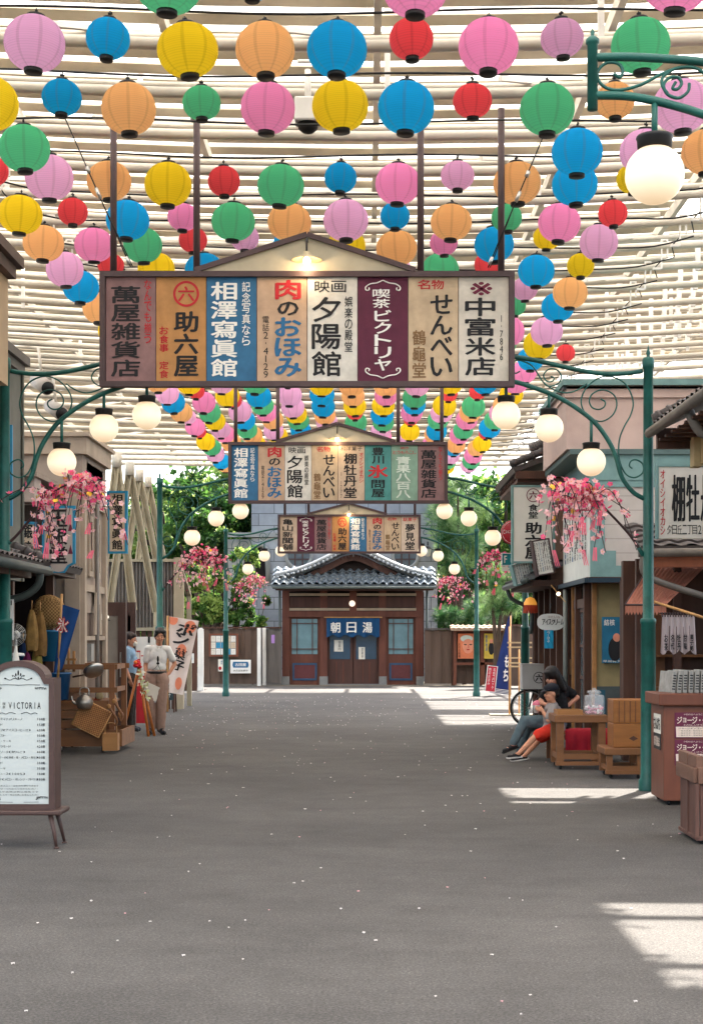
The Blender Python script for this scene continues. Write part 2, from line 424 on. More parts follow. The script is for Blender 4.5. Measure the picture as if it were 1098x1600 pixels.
def gfoot(px, Y): return ((px-VX)*Y/F, Y, 0)
strut('cream V shaped steel strut with round cap just past the brown corner building', [gfoot(212, 28.6), gfoot(150, 28.3)], t1)
strut('second cream V shaped strut behind the narrow photo studio sign', [gfoot(250, 31.4), gfoot(165, 31)], t2)
strut('third cream V shaped strut above the corrugated wall', [gfoot(268, 34.8), gfoot(180, 34.5)], t3)
strut('farthest cream V shaped strut by the left trees', [gfoot(280, 38.4), gfoot(200, 38)], t4)
# spotlights on the left canopy edge
for i, (px, py, Y, lab) in enumerate([(66, 600, 20.5, 'upper grey tube spotlight above the brown corner building'), (88, 640, 21, 'lower grey tube spotlight above the brown corner building')]):
    c = P(px, py, Y); o = thing('spotlight', lab, 'spotlight', c, 0, 'grey tube spotlights under the canopy')
    d = Vector((.35, -.5, -.25)).normalized()
    MB().tube([-d*.2, d*.2], [.10, .10], 16).build('housing', mat('grey_lamp_metal', '#a39a90', .5), o)
    MB().tube([d*.19, d*.215], [.085, .085], 16).build('lens', M_['black'], o)
    MB().tube([(0, 0, .09), (-.05, 0, .5)], .02, 8).build('bracket', steel, o)
# CCTV style box under the roof
c = P(481, 178, 14.6); o = thing('camera_housing', 'white box security camera with dark dome under the canopy pipes', 'camera', c)
MB().box(-.125, .125, -.12, .12, -.09, .13, bev=.015).build('box_body', M_['white'], o)
MB().lathe([(0, -.19), (.05, -.18), (.09, -.145), (.10, -.09), (.11, -.088)], 16).build('dome', M_['black'], o)
MB().tube([(0, 0, .13), (0, 0, .42)], .03, 8).tube([(.1, 0, .5), (-.1, 0, .5)], .02, 8).build('stem', M_['white'], o)

# ------------------------------------------------------------------ cables, clamps and paper lanterns
LX = lambda k: -3.8 + .591 * k
LY = lambda j: 10.75 + 1.22 * j
grid = {0: '....Gb.P.yP.', 1: '..LbYOBrPlG.', 2: '.YbOgPYBrGoL', 3: '.G........BLO', 4: 'rLOYrGbPlOBy', 5: 'YrBpGOLbOgPr', 6: 'OPGrlBYOpByL',
        7: 'LrYBPOGLGrBy', 8: 'BPOGYLRBOYlO', 9: 'OGLPBYOGLBgB', 10: 'YLBGOPYLBOPL', 11: 'GPYBLOGPYLGY', 12: 'LBGOPYBGOPYBr', 13: 'BOPGYLBPOGBP'}
strand = ['OLBOlPrYGLBO', 'YrPGYLPOGYBP', 'LYrLBGOYPGLB', 'GBGPOLYBPGOY', 'rLLYGBPOYGBP', 'YBBOLPGYPBOG', 'OOYrGBPYLOGB', 'OPYBGLPBYPGO',
          'LGBPrYLGBPYO', 'YrYLGBOPGYLB', 'BrGOPGPOBLGY', 'PYOLGBrYOPGL']
for q in range(12): grid[14+q] = ''.join(strand[k][q] for k in range(12))
LC = {'P': ('pink', '#ff8cc8'), 'L': ('lilac pink', '#f2aede'), 'Y': ('yellow', '#ffd62e'), 'O': ('orange', '#ffb870'), 'B': ('blue', '#259fe8'),
      'G': ('green', '#48ba7c'), 'R': ('red', '#f8484e')}
def paper(nm, hexc):
    m = bpy.data.materials.new(nm + '_lantern_paper'); m.use_nodes = True; n = m.node_tree; L = n.links.new; b = n.nodes['Principled BSDF']
    tc = n.nodes.new('ShaderNodeTexCoord'); sp = n.nodes.new('ShaderNodeSeparateXYZ'); L(tc.outputs['Object'], sp.inputs[0])
    def mth(op, a, bv=None):
        x = n.nodes.new('ShaderNodeMath'); x.operation = op
        for i, v in enumerate((a, bv)):
            if v is None: continue
            if isinstance(v, (int, float)): x.inputs[i].default_value = v
            else: L(v, x.inputs[i])
        return x.outputs[0]
    an = mth('ARCTAN2', sp.outputs[1], sp.outputs[0]); fr = mth('ABSOLUTE', mth('SUBTRACT', mth('FRACT', mth('MULTIPLY', an, 8/6.28318)), .5))
    mr = n.nodes.new('ShaderNodeMapRange'); mr.inputs[1].default_value = .41; mr.inputs[2].default_value = .44; L(fr, mr.inputs[0])
    seam = mth('MULTIPLY', mr.outputs[0], .55)
    c = lin(hexc); mx = n.nodes.new('ShaderNodeMixRGB'); L(seam, mx.inputs[0]); mx.inputs[1].default_value = c
    mx.inputs[2].default_value = tuple(x*.5 + .03*(i == 0) for i, x in enumerate(c[:3])) + (1,)
    wr_ = mth('ABSOLUTE', mth('SUBTRACT', mth('FRACT', mth('MULTIPLY', sp.outputs[2], 58.0)), .5)); m2_ = n.nodes.new('ShaderNodeMapRange')
    m2_.inputs[1].default_value = .28; m2_.inputs[2].default_value = .5; m2_.inputs[4].default_value = .24; L(wr_, m2_.inputs[0])     # wire rings seen through the paper
    oi = n.nodes.new('ShaderNodeObjectInfo'); hv = n.nodes.new('ShaderNodeHueSaturation'); hv.inputs['Saturation'].default_value = 1.02
    vv = n.nodes.new('ShaderNodeMapRange'); vv.inputs[3].default_value = .90; vv.inputs[4].default_value = 1.1; L(oi.outputs['Random'], vv.inputs[0])
    L(mth('MULTIPLY', vv.outputs[0], mth('SUBTRACT', 1.0, m2_.outputs[0])), hv.inputs['Value']); L(mx.outputs[0], hv.inputs['Color']); mx = hv
    L(mx.outputs[0], b.inputs['Base Color']); b.inputs['Roughness'].default_value = .8; b.inputs['Specular IOR Level'].default_value = .15
    gm_ = n.nodes.new('ShaderNodeGamma'); gm_.inputs[1].default_value = .36; L(mx.outputs[0], gm_.inputs[0])
    t = n.nodes.new('ShaderNodeBsdfTranslucent'); L(gm_.outputs[0], t.inputs[0]); ms = n.nodes.new('ShaderNodeMixShader'); ms.inputs[0].default_value = .74
    L(b.outputs[0], ms.inputs[1]); L(t.outputs[0], ms.inputs[2]); L(ms.outputs[0], n.nodes['Material Output'].inputs[0])
    return m
PM = {k: paper(v[0].replace(' ', '_'), v[1]) for k, v in LC.items()}
def shade_mb(r, fine):
    prof = []; n = 50 if fine else 22; h = r*.90
    for i in range(n+1):
        t = math.pi * (.085 + .83 * i / n); rr = r * (math.sin(t) ** .92) ; z = -h * math.cos(t) / math.cos(math.pi*.085) * .97
        if fine and i % 2: rr += .0065
        prof.append((rr, z))
    return MB().lathe(prof, 28 if fine else 16, mi=0), prof
SH = {}
for big in (0, 1):
    r = .232 if big else .162
    for fine in (0, 1):
        mb, prof = shade_mb(r, fine); zb, zt = prof[0][1], prof[-1][1]; cr = prof[0][0] * (1.0)
        caps = []
        for (z0, z1) in ((zt-.005, zt+.022), (zb-.03, zb+.005)):
            caps.append(MB().lathe([(0, z0), (cr+.004, z0), (cr+.006, z0+.003), (cr+.006, z1-.003), (cr+.002, z1), (0, z1)], 14))
        hook = MB().tube([(0, 0, zt+.02), (0, 0, zt+.075)], .006, 5); hook.tube([(-.015, 0, zt+.05), (.018, 0, zt+.06)], .012, 5)
        SH[(big, fine)] = (mb, caps, hook, zt)
PROTO = {}
def lantern(c, X, Y, Z, label):
    big = c.isupper() and c != 'R'; fine = Y < 24.5; key = (c.upper(), big, fine)
    mb, caps, hook, zt = SH[(int(big), int(fine))]
    if key not in PROTO:
        if fine:
            o = thing('paper_lantern', label, 'lantern', (X, Y, Z), 0, 'round paper lanterns strung under the canopy')
            mb.build('lantern_shade', PM[c.upper()], o); caps[0].build('top_ring', M_['black'], o); caps[1].build('bottom_ring', M_['black'], o)
            hook.build('hook', M_['black'], o)
        else:
            m2 = MB(); m2.add(mb.v, mb.f, 0, True)
            for q in caps: m2.add(q.v, q.f, 1, True)
            m2.add(hook.v, hook.f, 1)
            o = m2.build('paper_lantern', [PM[c.upper()], M_['black']]); o.location = (X, Y, Z)
            tag(o, label, 'lantern', 'round paper lanterns strung under the canopy')
        PROTO[key] = o
    else: o = dup(PROTO[key], (X, Y, Z), None, label)
    o.rotation_euler = (rnd.uniform(-.08, .08), rnd.uniform(-.08, .08), rnd.uniform(0, 6.28))
    q = rnd.uniform(.95, 1.04); o.scale = (q, q, q*rnd.uniform(.95, 1.03))
    return o
hid = [(157, 425, 803, 605), (357, 692, 699, 785)]
rnd = random.Random(5); NL = 0; nrow = 0
CABLES = []
for j in sorted(grid):
    row = grid[j]; Y = LY(j); s = S(Y); vis = []
    sag = rnd.uniform(.0, .07)
    def cz(X, sag=sag, ph=rnd.uniform(0, 6)):
        return 6.44 + .004*X*X - sag + .02*math.sin(X*1.7+ph) 
    for k, c in enumerate(row):
        if c == '.': continue
        X = LX(k) + rnd.uniform(-.03, .03) + (-.12 if j == 3 and k > 8 else 0) + (.03 if j in (1, 0) else 0)
        big = c.isupper() and c not in 'R'; r = .232 if big else .162; zt = SH[(int(big), 0)][3]
        Z = cz(X) - zt - .07 - rnd.uniform(0, .03)
        x = VX + X*s; y = HY - (Z-EYE)*s; rr = r*s
        if x + rr < 0 or x - rr > 1098 or y + rr < 0: continue
        if any(x-rr > a and x+rr < c_ and y-rr > b_ and y+rr < d for a, b_, c_, d in hid): continue
        vis.append((X, Z, c))
    if not vis: continue
    for i, (X, Z, c) in enumerate(vis):
        nm = LC[c.upper()][0]; sz = 'large' if (c.isupper() and c != 'R') else 'small'
        lantern(c, X, Y, Z, '%s %s paper lantern, %s from left in the %s row back' % (sz, nm, ordi(i), ordi(nrow))); NL += 1
    pts = [(X_, Y, cz(X_) + (0 if abs(X_) < 3.9 else .1)) for X_ in [-4.1, -3.6, -3, -2.4, -1.8, -1.2, -.6, 0, .6, 1.2, 1.8, 2.4, 3, 3.6, 4.1]]
    cb = MB().tube([Vector(p) for p in spline([(x, y-Y, z-6.4) for x, y, z in pts], 3)], .011, 5).build('lantern_cable', M_['cable'])
    cb.location = (0, Y, 6.4)
    tag(cb, 'black cable carrying the %s row of lanterns back' % ordi(nrow), 'cable', 'black cables the lanterns hang from')
    for sx in (-1, 1):
        yy = min(PIPES, key=lambda q: abs(q-Y))
        o = thing('cable_clamp', '%s white cable clamp back on the %s side of the lantern rows' % (ordi(nrow), 'left' if sx < 0 else 'right'), 'clamp', (sx*4.12, yy, RZ+rise(4.12, yy)), 0, 'white cable clamps at the ends of the lantern rows')
        b = MB().box(-.05, -.03, -.02, .02, -.32, .07).box(.03, .05, -.02, .02, -.16, .07).box(-.05, .05, -.02, .02, .07, .09).box(-.16, -.05, -.02, .02, -.33, -.30)
        b.build('bracket', M_['white'], o)
        MB().tube([(-.02, Y-yy, -.34), (-.10, (Y-yy)*.5, -.26), (-.04, 0, -.2)], .008, 6).build('cable_tail', M_['cable'], o)
    nrow += 1
print('lanterns', NL)
# ------------------------------------------------------------------ green lamp posts that carry the name boards
S1 = 155.0
def A(px, py): return Vector(((px-1012)/S1, 0, (1235-py)/S1))
gm = M_['green']
def spiral(c, r0, r1, a0, a1, n=40):
    return [Vector((c[0]+(r0+(r1-r0)*t)*math.cos(a0+(a1-a0)*t), 0, c[2]+(r0+(r1-r0)*t)*math.sin(a0+(a1-a0)*t))) for t in [i/n for i in range(n+1)]]
def lamp_parts(root, x, z_arm, yg, sx=1, rg=.146, y=0.0, stem_r=.016):
    # globe lamp: stem (part), black cap, opal globe
    l = thing('globe_lamp', None, None, (x, y, yg)); l.parent = root
    MB().tube([(0, 0, z_arm-yg), (0, 0, rg+.03)], stem_r, 8).build('stem', gm, l)
    MB().lathe([(0, rg+.045), (.088, rg+.045), (.092, rg+.035), (.088, rg+.028), (.085, rg-.012), (.07, rg-.02)], 20).build('cap', M_['black'], l)
    n = 16; prof = [(rg*math.sin(math.pi*(i/n)), -rg*math.cos(math.pi*i/n)) for i in range(n+1)]
    MB().lathe(prof[:-1], 24).build('globe', M_['globe'], l)
    return l
def lamp_post(m, label):                                      # m = 1: right post, arms reach to -x; m = -1 mirrored
    fx = lambda v: Vector((v[0]*m, v[1], v[2]))
    o = thing('lamp_post', label, 'lamp post', (0, 0, 0), 0, 'green cast iron posts of the name board arches')
    b = MB().lathe([(.098, 0), (.098, .10), (.078, .13), (.074, 1.68), (.080, 1.685), (.080, 1.72), (.072, 1.735), (.056, 1.74), (.052, 3.2), (.049, 4.25),
                    (.058, 4.26), (.062, 4.30), (.060, 4.35), (.05, 4.365), (.018, 4.37), (.016, 4.39), (.024, 4.41), (.010, 4.45), (.001, 4.50)], 20)
    b.build('post', gm, o)
    top = spline([A(1003, 579), A(975, 583), A(940, 583), A(905, 578), A(870, 570), A(835, 562), A(803, 557), A(765, 553)], 5)
    low = spline([A(1006, 779), A(988, 768), A(971, 745), A(962, 715), A(951, 690), A(930, 661), A(900, 637), A(865, 617), A(830, 604), A(803, 596), A(760, 590)], 5)
    for t, r in ((top, .024), (low, .024)):
        MB().tube([fx(p) for p in t], r, 10).build('arm', gm, o)
    def C5(x, y): return A(900 + x/5.333, 560 + y/5.333)
    def C2(x, y): return A(760 + x/3.2, 420 + y/3.2)
    c1 = [C5(465, 915), C5(440, 890), C5(455, 852), C5(500, 842), C5(552, 880), C5(550, 950), C5(485, 990), C5(415, 965), C5(368, 880), C5(350, 780), C5(360, 660),
          C5(400, 560), C5(450, 470), C5(472, 370), C5(440, 260), C5(370, 180), C5(255, 145), C5(150, 180), C5(70, 260), C5(38, 360), C5(80, 460), C5(190, 522),
          C5(290, 480), C5(335, 390), C5(310, 300), C5(220, 258), C5(135, 290), C5(107, 350), C5(130, 405), C5(185, 422), C5(230, 400), C5(238, 360), C5(200, 333)]
    MB().tube([fx(p) for p in spline(c1, 5)], .0085, 6).build('scroll', gm, o)
    c2 = [C2(500, 572), C2(450, 605), C2(395, 618), C2(330, 600), C2(278, 560), C2(250, 515), C2(215, 475), C2(150, 455), C2(120, 490), C2(140, 520), C2(165, 510)]
    c3 = [C2(258, 530), C2(300, 583), C2(350, 575), C2(373, 540), C2(350, 503), C2(310, 500), C2(283, 530), C2(300, 560), C2(328, 560), C2(335, 543), C2(318, 536)]
    MB().tube([fx(p) for p in spline(c2, 5)], .008, 6).build('scroll', gm, o)
    MB().tube([fx(p) for p in spline(c3, 5)], .008, 6).build('scroll', gm, o)
    for (px, py, army) in ((923, 721, 657), (857, 668, 613), (790, 648, 594)):
        p = A(px, py); lamp_parts(o, p.x*m, A(px, army).z, p.z)
    return o
postR = lamp_post(1, 'green lamp post at right of the nearest name board arch')
postL = lamp_post(-1, 'green lamp post cut by left edge, at the nearest name board arch')
def at_px(o, px, Y): o.location = ((px-VX)*Y/F, Y, 0)
at_px(postR, 1012, 15.5); at_px(postL, 8, 15.5)
bpy.context.view_layer.update()
dup(postR, ((820-VX)*27.3/F, 27.3, 0), None, 'green lamp post hidden behind the tall white dining shop sign, right of middle arch')
dup(postL, ((250-VX)*27.3/F, 27.3, 0), None, 'green lamp post behind the standing man, left end of middle name board arch')
dup(postR, ((744-VX)*40/F, 40, 0), None, 'green lamp post beside the posters, right end of farthest name board arch')
dup(postL, ((353-VX)*40/F, 40, 0), None, 'green lamp post before the notice board fence, left end of farthest arch')
# the nearest, upper right bracket
o = thing('lamp_bracket', 'green scrolled bracket with a large globe lamp at upper right corner', 'lamp bracket', (2.95, 7.6, 0))
Q = lambda px, py: P(px, py, 7.6) - Vector((2.95, 7.6, 0))
MB().lathe([(.098, 0), (.098, .10), (.078, .13), (.074, 1.68), (.056, 1.74), (.05, 4.25), (.06, 4.3), (.01, 4.45)], 20).build('post', gm, o)
e = Q(925, 60)
MB().lathe([(0, Q(0, 172).z), (.026, Q(0, 172).z), (.026, Q(0, 70).z), (.034, Q(0, 68).z), (.034, Q(0, 62).z), (.02, Q(0, 58).z), (.008, Q(0, 56).z), (.012, Q(0, 50).z), (0, Q(0, 44).z)], 14, (e.x, 0, 0)).build('end_post', gm, o)
MB().tube(spline([Q(928, 90), Q(980, 89), Q(1040, 92), Q(1098, 97), Q(1200, 112), Q(1350, 100), Q(1505, 95)], 6), .021, 10).build('arm', gm, o)
MB().tube(spline([Q(928, 149), Q(975, 150), Q(1020, 157), Q(1070, 170), Q(1120, 185), Q(1250, 215), Q(1400, 290), Q(1505, 400)], 6), .021, 10).build('arm', gm, o)
c = [(958, 115), (968, 121), (972, 111), (966, 100), (948, 98), (934, 110), (934, 125), (946, 137), (965, 141), (990, 136), (1010, 128), (1030, 117), (1060, 106), (1085, 106), (1102, 118), (1110, 135)]
MB().tube(spline([Q(*p) for p in c], 5), .0085, 6).build('scroll', gm, o)
c = [(1055, 128), (1050, 138), (1058, 139), (1064, 130), (1058, 121), (1044, 122), (1036, 134), (1043, 148), (1060, 153), (1074, 143), (1076, 130), (1068, 118), (1055, 116), (1042, 120)]
MB().tube(spline([Q(*p) for p in c[:11]], 5), .0085, 6).build('scroll', gm, o)
c = [(1042, 146), (1034, 134), (1035, 120), (1052, 108)]
MB().tube(spline([Q(*p) for p in c], 5), .0085, 6).build('scroll', gm, o)
g = Q(1022, 273); lamp_parts(o, g.x, Q(0, 158).z, g.z, 1, .146)

# ------------------------------------------------------------------ name boards
ink, red, wht, blu = M_['ink'], M_['redink'], M_['whiteink'], M_['blueink']
MAR = mat('maroon_ink', '#6d2238', .7); BRN = mat('brown_ink', '#7a5a3a', .7); GRW = mat('pale_green_ink', '#c9d2c4', .7)
INKS = [ink, red, wht, blu, MAR, BRN, GRW]
def pnl(nm, c): return mat('board_' + nm, tuple(x*.90 for x in lin(c)[:3]), .75, .12, 9, bump=.15, dirt=.28)
# each: colour, [(kind, text, cx, top, bottom, width, ink, bold)] in fractions of the panel
PANELS = {
 'general': (pnl('mauve', '#8d6b69'), [('v', '萬屋雑貨店', .40, .08, .96, .56, 0, .035), ('v', 'なんでも揃う', .84, .02, .64, .14, 1, .012)]),
 'diner': (pnl('ochre', '#b98550'), [('o', '六', .60, .16, .23, .23, 1, .03), ('v', '助六屋', .60, .32, .96, .46, 0, .04), ('v', 'お食事 定食', .16, .47, .97, .18, 1, .02)]),
 'photo': (pnl('blue', '#356a8f'), [('v', '相澤寫眞館', .35, .04, .96, .50, 2, .035), ('v', '記念写真なら', .79, .04, .66, .16, 2, .012)]),
 'meat': (pnl('tan', '#c0a084'), [('v', '肉', .62, .02, .22, .48, 1, .05), ('v', 'の', .62, .23, .37, .40, 0, .05), ('v', 'おほみ', .62, .38, .96, .50, 3, .05), ('v', '電話2-4129', .18, .37, .97, .13, 0, .004)]),
 'cinema': (pnl('white', '#d9d2c6'), [('h', '映画', .46, .09, .11, .66, 0, .008), ('v', '夕陽館', .38, .18, .96, .56, 0, .025), ('v', '娯楽の殿堂', .82, .18, .72, .15, 0, .015)]),
 'cafe': (pnl('maroon', '#5d2339'), [('v', '喫茶', .47, .11, .30, .34, 2, .02), ('v', 'ビクトリヤ', .50, .31, .90, .32, 2, .04), ('s', '', .5, 0, 0, 0, 2, 0)]),
 'cracker': (pnl('sand', '#c5ab8b'), [('h', '名物', .45, .07, .09, .55, 1, .02), ('v', 'せんべい', .66, .16, .96, .42, 0, .03), ('v', '鶴龜堂', .22, .50, .97, .26, 5, .02)]),
 'rice': (pnl('cream', '#d3c8b8'), [('v', '※', .45, .04, .18, .42, 4, .03), ('v', '中富米店', .43, .19, .95, .58, 0, .035), ('v', '1-7846', .85, .36, .80, .09, 0, .004)]),
 'sweets': (pnl('light_tan', '#cbb197'), [('h', '和洋菓子', .5, .06, .08, .84, 0, .004), ('v', '棚牡丹堂', .46, .14, .96, .46, 0, .035), ('v', 'オイシイオカシ', .87, .13, .68, .14, 1, .02), ('v', '1-1777', .12, .48, .96, .09, 0, .002)]),
 'ice': (pnl('teal', '#4f8f89'), [('v', '豊川', .5, .03, .34, .44, 0, .03), ('v', '氷', .5, .35, .60, .72, 1, .05), ('v', '問屋', .5, .62, .95, .48, 0, .03)]),
 'greens': (pnl('grey_green', '#86a48f'), [('h', '焼き', .5, .05, .05, .34, 1, .008), ('h', 'とうもろこし', .5, .13, .06, .9, 1, .008), ('v', '青果八百八', .45, .20, .96, .52, 6, .045)]),
 'news': (pnl('pale_tan', '#c6ae96'), [('v', '亀山新聞舗', .46, .06, .96, .58, 0, .035)]),
 'candy': (pnl('pale_cream', '#cfbba5'), [('h', '駄菓子', .5, .08, .11, .82, 1, .015), ('v', '夢見堂', .5, .20, .96, .52, 0, .035)]),
}
def name_board(label, px0, px1, py0, py1, Y, peak, gx0, gx1, rods, rod_top, order):
    a = P(px0, py0, Y); b = P(px1, py1, Y); W = b.x-a.x; H = a.z-b.z; cx = (a.x+b.x)/2
    o = thing('name_board', label, 'sign board', (cx, Y, b.z), 0, 'long name boards hung across the street')
    fr = .055; hw = W/2
    f = MB(); f.box(-hw, hw, -.05, .05, 0, fr).box(-hw, hw, -.052, .052, H-fr, H)
    f.box(-hw, -hw+fr, -.049, .049, fr, H-fr).box(hw-fr, hw, -.049, .049, fr, H-fr)
    f.box(-hw+fr, hw-fr, .0, .045, fr, H-fr)
    f.build('frame', M_['brown_metal'], o)
    n = len(order); pw = (W-2*fr)/n; ph = H-2*fr
    for i, k in enumerate(order):
        m, items = PANELS[k]; x0 = -hw+fr+i*pw
        p = MB().box(.004, pw-.004, -.012, -.001, 0, ph).build('name_panel', m, o); p.location = (x0, 0, fr)
        t = MB(); y = -.0155
        for (kind, s, c, zt, zb, gw, mi, bold) in items:
            if kind == 'v': vtext(t, s, c*pw, ph*(1-zt), ph*(1-zb), gw*pw, y, mi, bold)
            elif kind == 'h': htext(t, s, c*pw-gw*pw/2, c*pw+gw*pw/2, ph*(1-zt), zb*ph, y, mi, bold)
            elif kind == 'o':
                r = zb*pw; cc = (c*pw, ph*(1-zt)); N = 40
                vs = []
                for q in range(N):
                    an = 2*math.pi*q/N
                    vs += [(cc[0]+r*1.12*math.cos(an), y, cc[1]+r*1.12*math.sin(an)), (cc[0]+r*.92*math.cos(an), y, cc[1]+r*.92*math.sin(an))]
                t.add(vs, [(2*q, 2*q+1, (2*q+3) % (2*N), (2*q+2) % (2*N)) for q in range(N)], mi)
                put(t, s, cc[0], cc[1], r*1.35, r*1.25, y, mi, bold)
            elif kind == 's':
                for sg, zc in ((1, ph*.925), (-1, ph*.075)):
                    for sx in (-1, 1):
                        pts = [(pw*.5+sx*pw*a_, y+.002, zc+sg*ph*b_) for a_, b_ in ((0, .045), (.12, .02), (.25, .01), (.34, -.02), (.33, -.05), (.27, -.045), (.28, -.025))]
                        t.tube(spline(pts, 4), .0065, 5, mi)
        t.build('lettering', INKS, p)
    g0 = P(gx0, py0, Y).x-cx; g1 = P(gx1, py0, Y).x-cx; pk = P(peak[0], peak[1], Y); kx = pk.x-cx; kz = pk.z-b.z
    MB().prism([(g0, H+.001), (g1, H+.001), (kx, kz-.03)], -.02, .02).build('gable', mat('gable_paint', '#b3a78f', .7, .1, 4, dirt=.2), o)
    q = MB().beam((g0-.04, 0, H+.012), (kx, 0, kz-.01), .10, .05, 0, up=(0, 0, 1)); q.beam((kx, 0, kz-.012), (g1+.04, 0, H+.012), .104, .05, 0, up=(0, 0, 1))
    q.build('gable_trim', M_['brown_metal'], o)
    for rx in rods:
        x = P(rx, 0, Y).x-cx; z1 = P(0, rod_top, Y).z-b.z
        MB().tube([(x, .03, H-.02), (x, .03, z1)], .034, 8).build('hanging_post', M_['brown_metal'], o)
    l = thing('gable_lamp', None, None, (kx, -.14, kz-.29)); l.parent = o
    MB().lathe([(0, .085), (.03, .08), (.045, .05), (.155, .0), (.157, -.004), (.15, -.004), (.03, .03)], 20).build('lamp_shade', mat('lamp_enamel', '#a89878', .5), l)
    MB().ell((0, 0, -.012), (.038, .038, .045)).build('bulb', M_['bulb'], l)
    MB().tube(spline([(0, .12, .2), (0, .05, .23), (0, 0, .17), (0, 0, .08)], 4), .010, 6).build('stem', M_['black'], l)
    ld = bpy.data.lights.new('lamp_light', 'POINT'); ld.energy = 1.6; ld.color = (1, .75, .45); ld.shadow_soft_size = .04
    lo = bpy.data.objects.new('lamp_light', ld); COL.objects.link(lo); lo.parent = l; lo.location = (0, -.02, -.07)
    return o
name_board('nearest and largest name board with eight painted shop names under a gable', 157, 803, 425, 605, 15.4, (480, 366), 312, 642, (177, 307, 657, 783), 168, ['general', 'diner', 'photo', 'meat', 'cinema', 'cafe', 'cracker', 'rice'])
name_board('middle name board starting with a blue photo studio panel at left end', 357, 699, 691, 787, 27.2, (527, 661), 436, 614, (368, 434, 622, 690), 604, ['photo', 'meat', 'cinema', 'cracker', 'sweets', 'ice', 'greens', 'general'])
name_board('farthest and smallest name board just above the bathhouse roof', 434, 657, 804, 865, 39.9, (545, 786), 482, 602, (445, 482, 602, 648), 720, ['news', 'cafe', 'general', 'diner', 'photo', 'meat', 'cracker', 'candy'])
# guy wires with turnbuckles on the name boards
for (a, b, Y, lab) in (((100, 180), (205, 418), 15.2, 'thin wire and turnbuckle left above the nearest name board'), ((858, 190), (762, 418), 15.2, 'thin wire and turnbuckle right above the nearest name board')):
    A0 = P(a[0], a[1], Y); B0 = P(b[0], b[1], Y); o = thing('guy_wire', lab, 'wire', B0, 0, 'guy wires of the name board')
    d = A0-B0; MB().tube([(0, 0, 0), d], .007, 5).tube([Vector((.02, 0, 0)), d*.45], .005, 5).build('wire', M_['cable'], o)
    MB().tube([d*.45, d*.52], .018, 8).tube([d*.62, d*.66], .02, 8).tube([d*.02, d*.07], .018, 8).build('turnbuckle', M_['metal'], o)

# ------------------------------------------------------------------ artificial blossom branches
PK = [mat('hot_pink_petal', '#f0608f', .7, trans=.45), mat('pale_pink_petal', '#f8c3c6', .7, trans=.45), mat('yellow_stamen', '#e8b23c', .7), mat('bark', '#3d2a2a', .8, bump=.2), M_['green'], mat('pink_streamer', '#ee6c84', .7, trans=.3)]
def blossom(label, base, pts, seed, Y, n=230, spread=1.0, hot=.45):
    rnd = random.Random(seed); w_ = [P(px, py, Y+dy) for px, py, dy in pts]; b0 = w_[0]
    o = thing('blossom_branch', label, 'blossom branch', b0, 0, 'artificial cherry blossom branches on the lamp posts')
    w_ = [p-b0 for p in w_]; main = spline(w_, 6); k = len(main)
    br = MB().tube(main, [.016*(1-.75*i/(k-1)) for i in range(k)], 6, 0)
    br.tube(main[:4], .022, 8, 1)
    fl = MB(); stq = MB(); tw = [];
    def flower(c, r, mi):
        nrm = Vector((rnd.gauss(0, 1), rnd.gauss(-.7, 1), rnd.gauss(0, 1))).normalized(); u = nrm.orthogonal().normalized(); v = nrm.cross(u)
        for q in range(5):
            a = 2*math.pi*q/5 + rnd.uniform(-.15, .15); d = u*math.cos(a)+v*math.sin(a); e = nrm.cross(d)
            fl.add([c, c+d*r*.55+e*r*.42+nrm*r*.2, c+d*r+nrm*r*.35, c+d*r*.55-e*r*.42+nrm*r*.2], [(0, 1, 2, 3)], mi)
        fl.ell(c+nrm*r*.1, r*.16, 5, 4, 2)
    for i in range(34):
        t = main[int(k*(.38+.6*rnd.random()))-1]; d = Vector((rnd.gauss(0, .085), rnd.gauss(0, .13), rnd.uniform(.0, .10)))*spread
        drop = Vector((rnd.gauss(0, .12), rnd.gauss(0, .1), -rnd.uniform(.12, .80)))*spread
        p = spline([t, t+d, t+d*1.5+drop*.5, t+d*1.6+drop], 5); br.tube(p, .0045, 4, 0); tw.append(p)
    for i in range(int(n*1.45)):
        p = rnd.choice(tw); q = rnd.random(); c = p[int(q*(len(p)-1))]+Vector((rnd.gauss(0, .035), rnd.gauss(0, .035), rnd.gauss(0, .03)))
        hp = rnd.random() < hot*(1.25-q*1.1); r = rnd.uniform(.024, .038)
        flower(c, r, 0 if hp else (1 if rnd.random() < .93 else 2))
    for i in range(8):
        stq = MB(); p = rnd.choice(tw)[-1]; L_ = rnd.uniform(.08, .17); sx = rnd.uniform(-.05, .05)
        for q in (-1, 0, 1):
            stq.add([p+Vector((q*.010, 0, 0)), p+Vector((q*.014+.010, 0, 0)), p+Vector((q*.02+.012+sx, .01*q, -L_)), p+Vector((q*.02+sx, .01*q, -L_*.9))], [(0, 1, 2, 3)])
        stq.build('streamer', PK[5], o)
    br.build('branch', [PK[3], PK[4]], o); fl.build('blossoms', PK[:3], o)
    return o
blossom('large pink blossom branch fixed to the near left lamp post', 0, [(10, 852, 15.5-15.5), (28, 835, -.05), (60, 797, -.1), (92, 764, -.1), (120, 756, -.15), (145, 765, -.2), (160, 790, -.2)], 1, 15.5, 300, .95, .55)
blossom('large pink and white blossom branch fixed to the near right lamp post', 0, [(1004, 868, 0), (985, 838, -.05), (950, 800, -.1), (925, 775, -.12), (902, 760, -.15), (880, 764, -.2), (864, 780, -.2)], 2, 15.5, 320, 1.0, .5)
blossom('pink blossom branch before the left trees, on the middle left lamp post', 0, [(252, 925, 0), (265, 908, -.05), (290, 880, -.1), (310, 864, -.1), (330, 866, -.15), (345, 880, -.2)], 3, 27.3, 260, .98, .55)
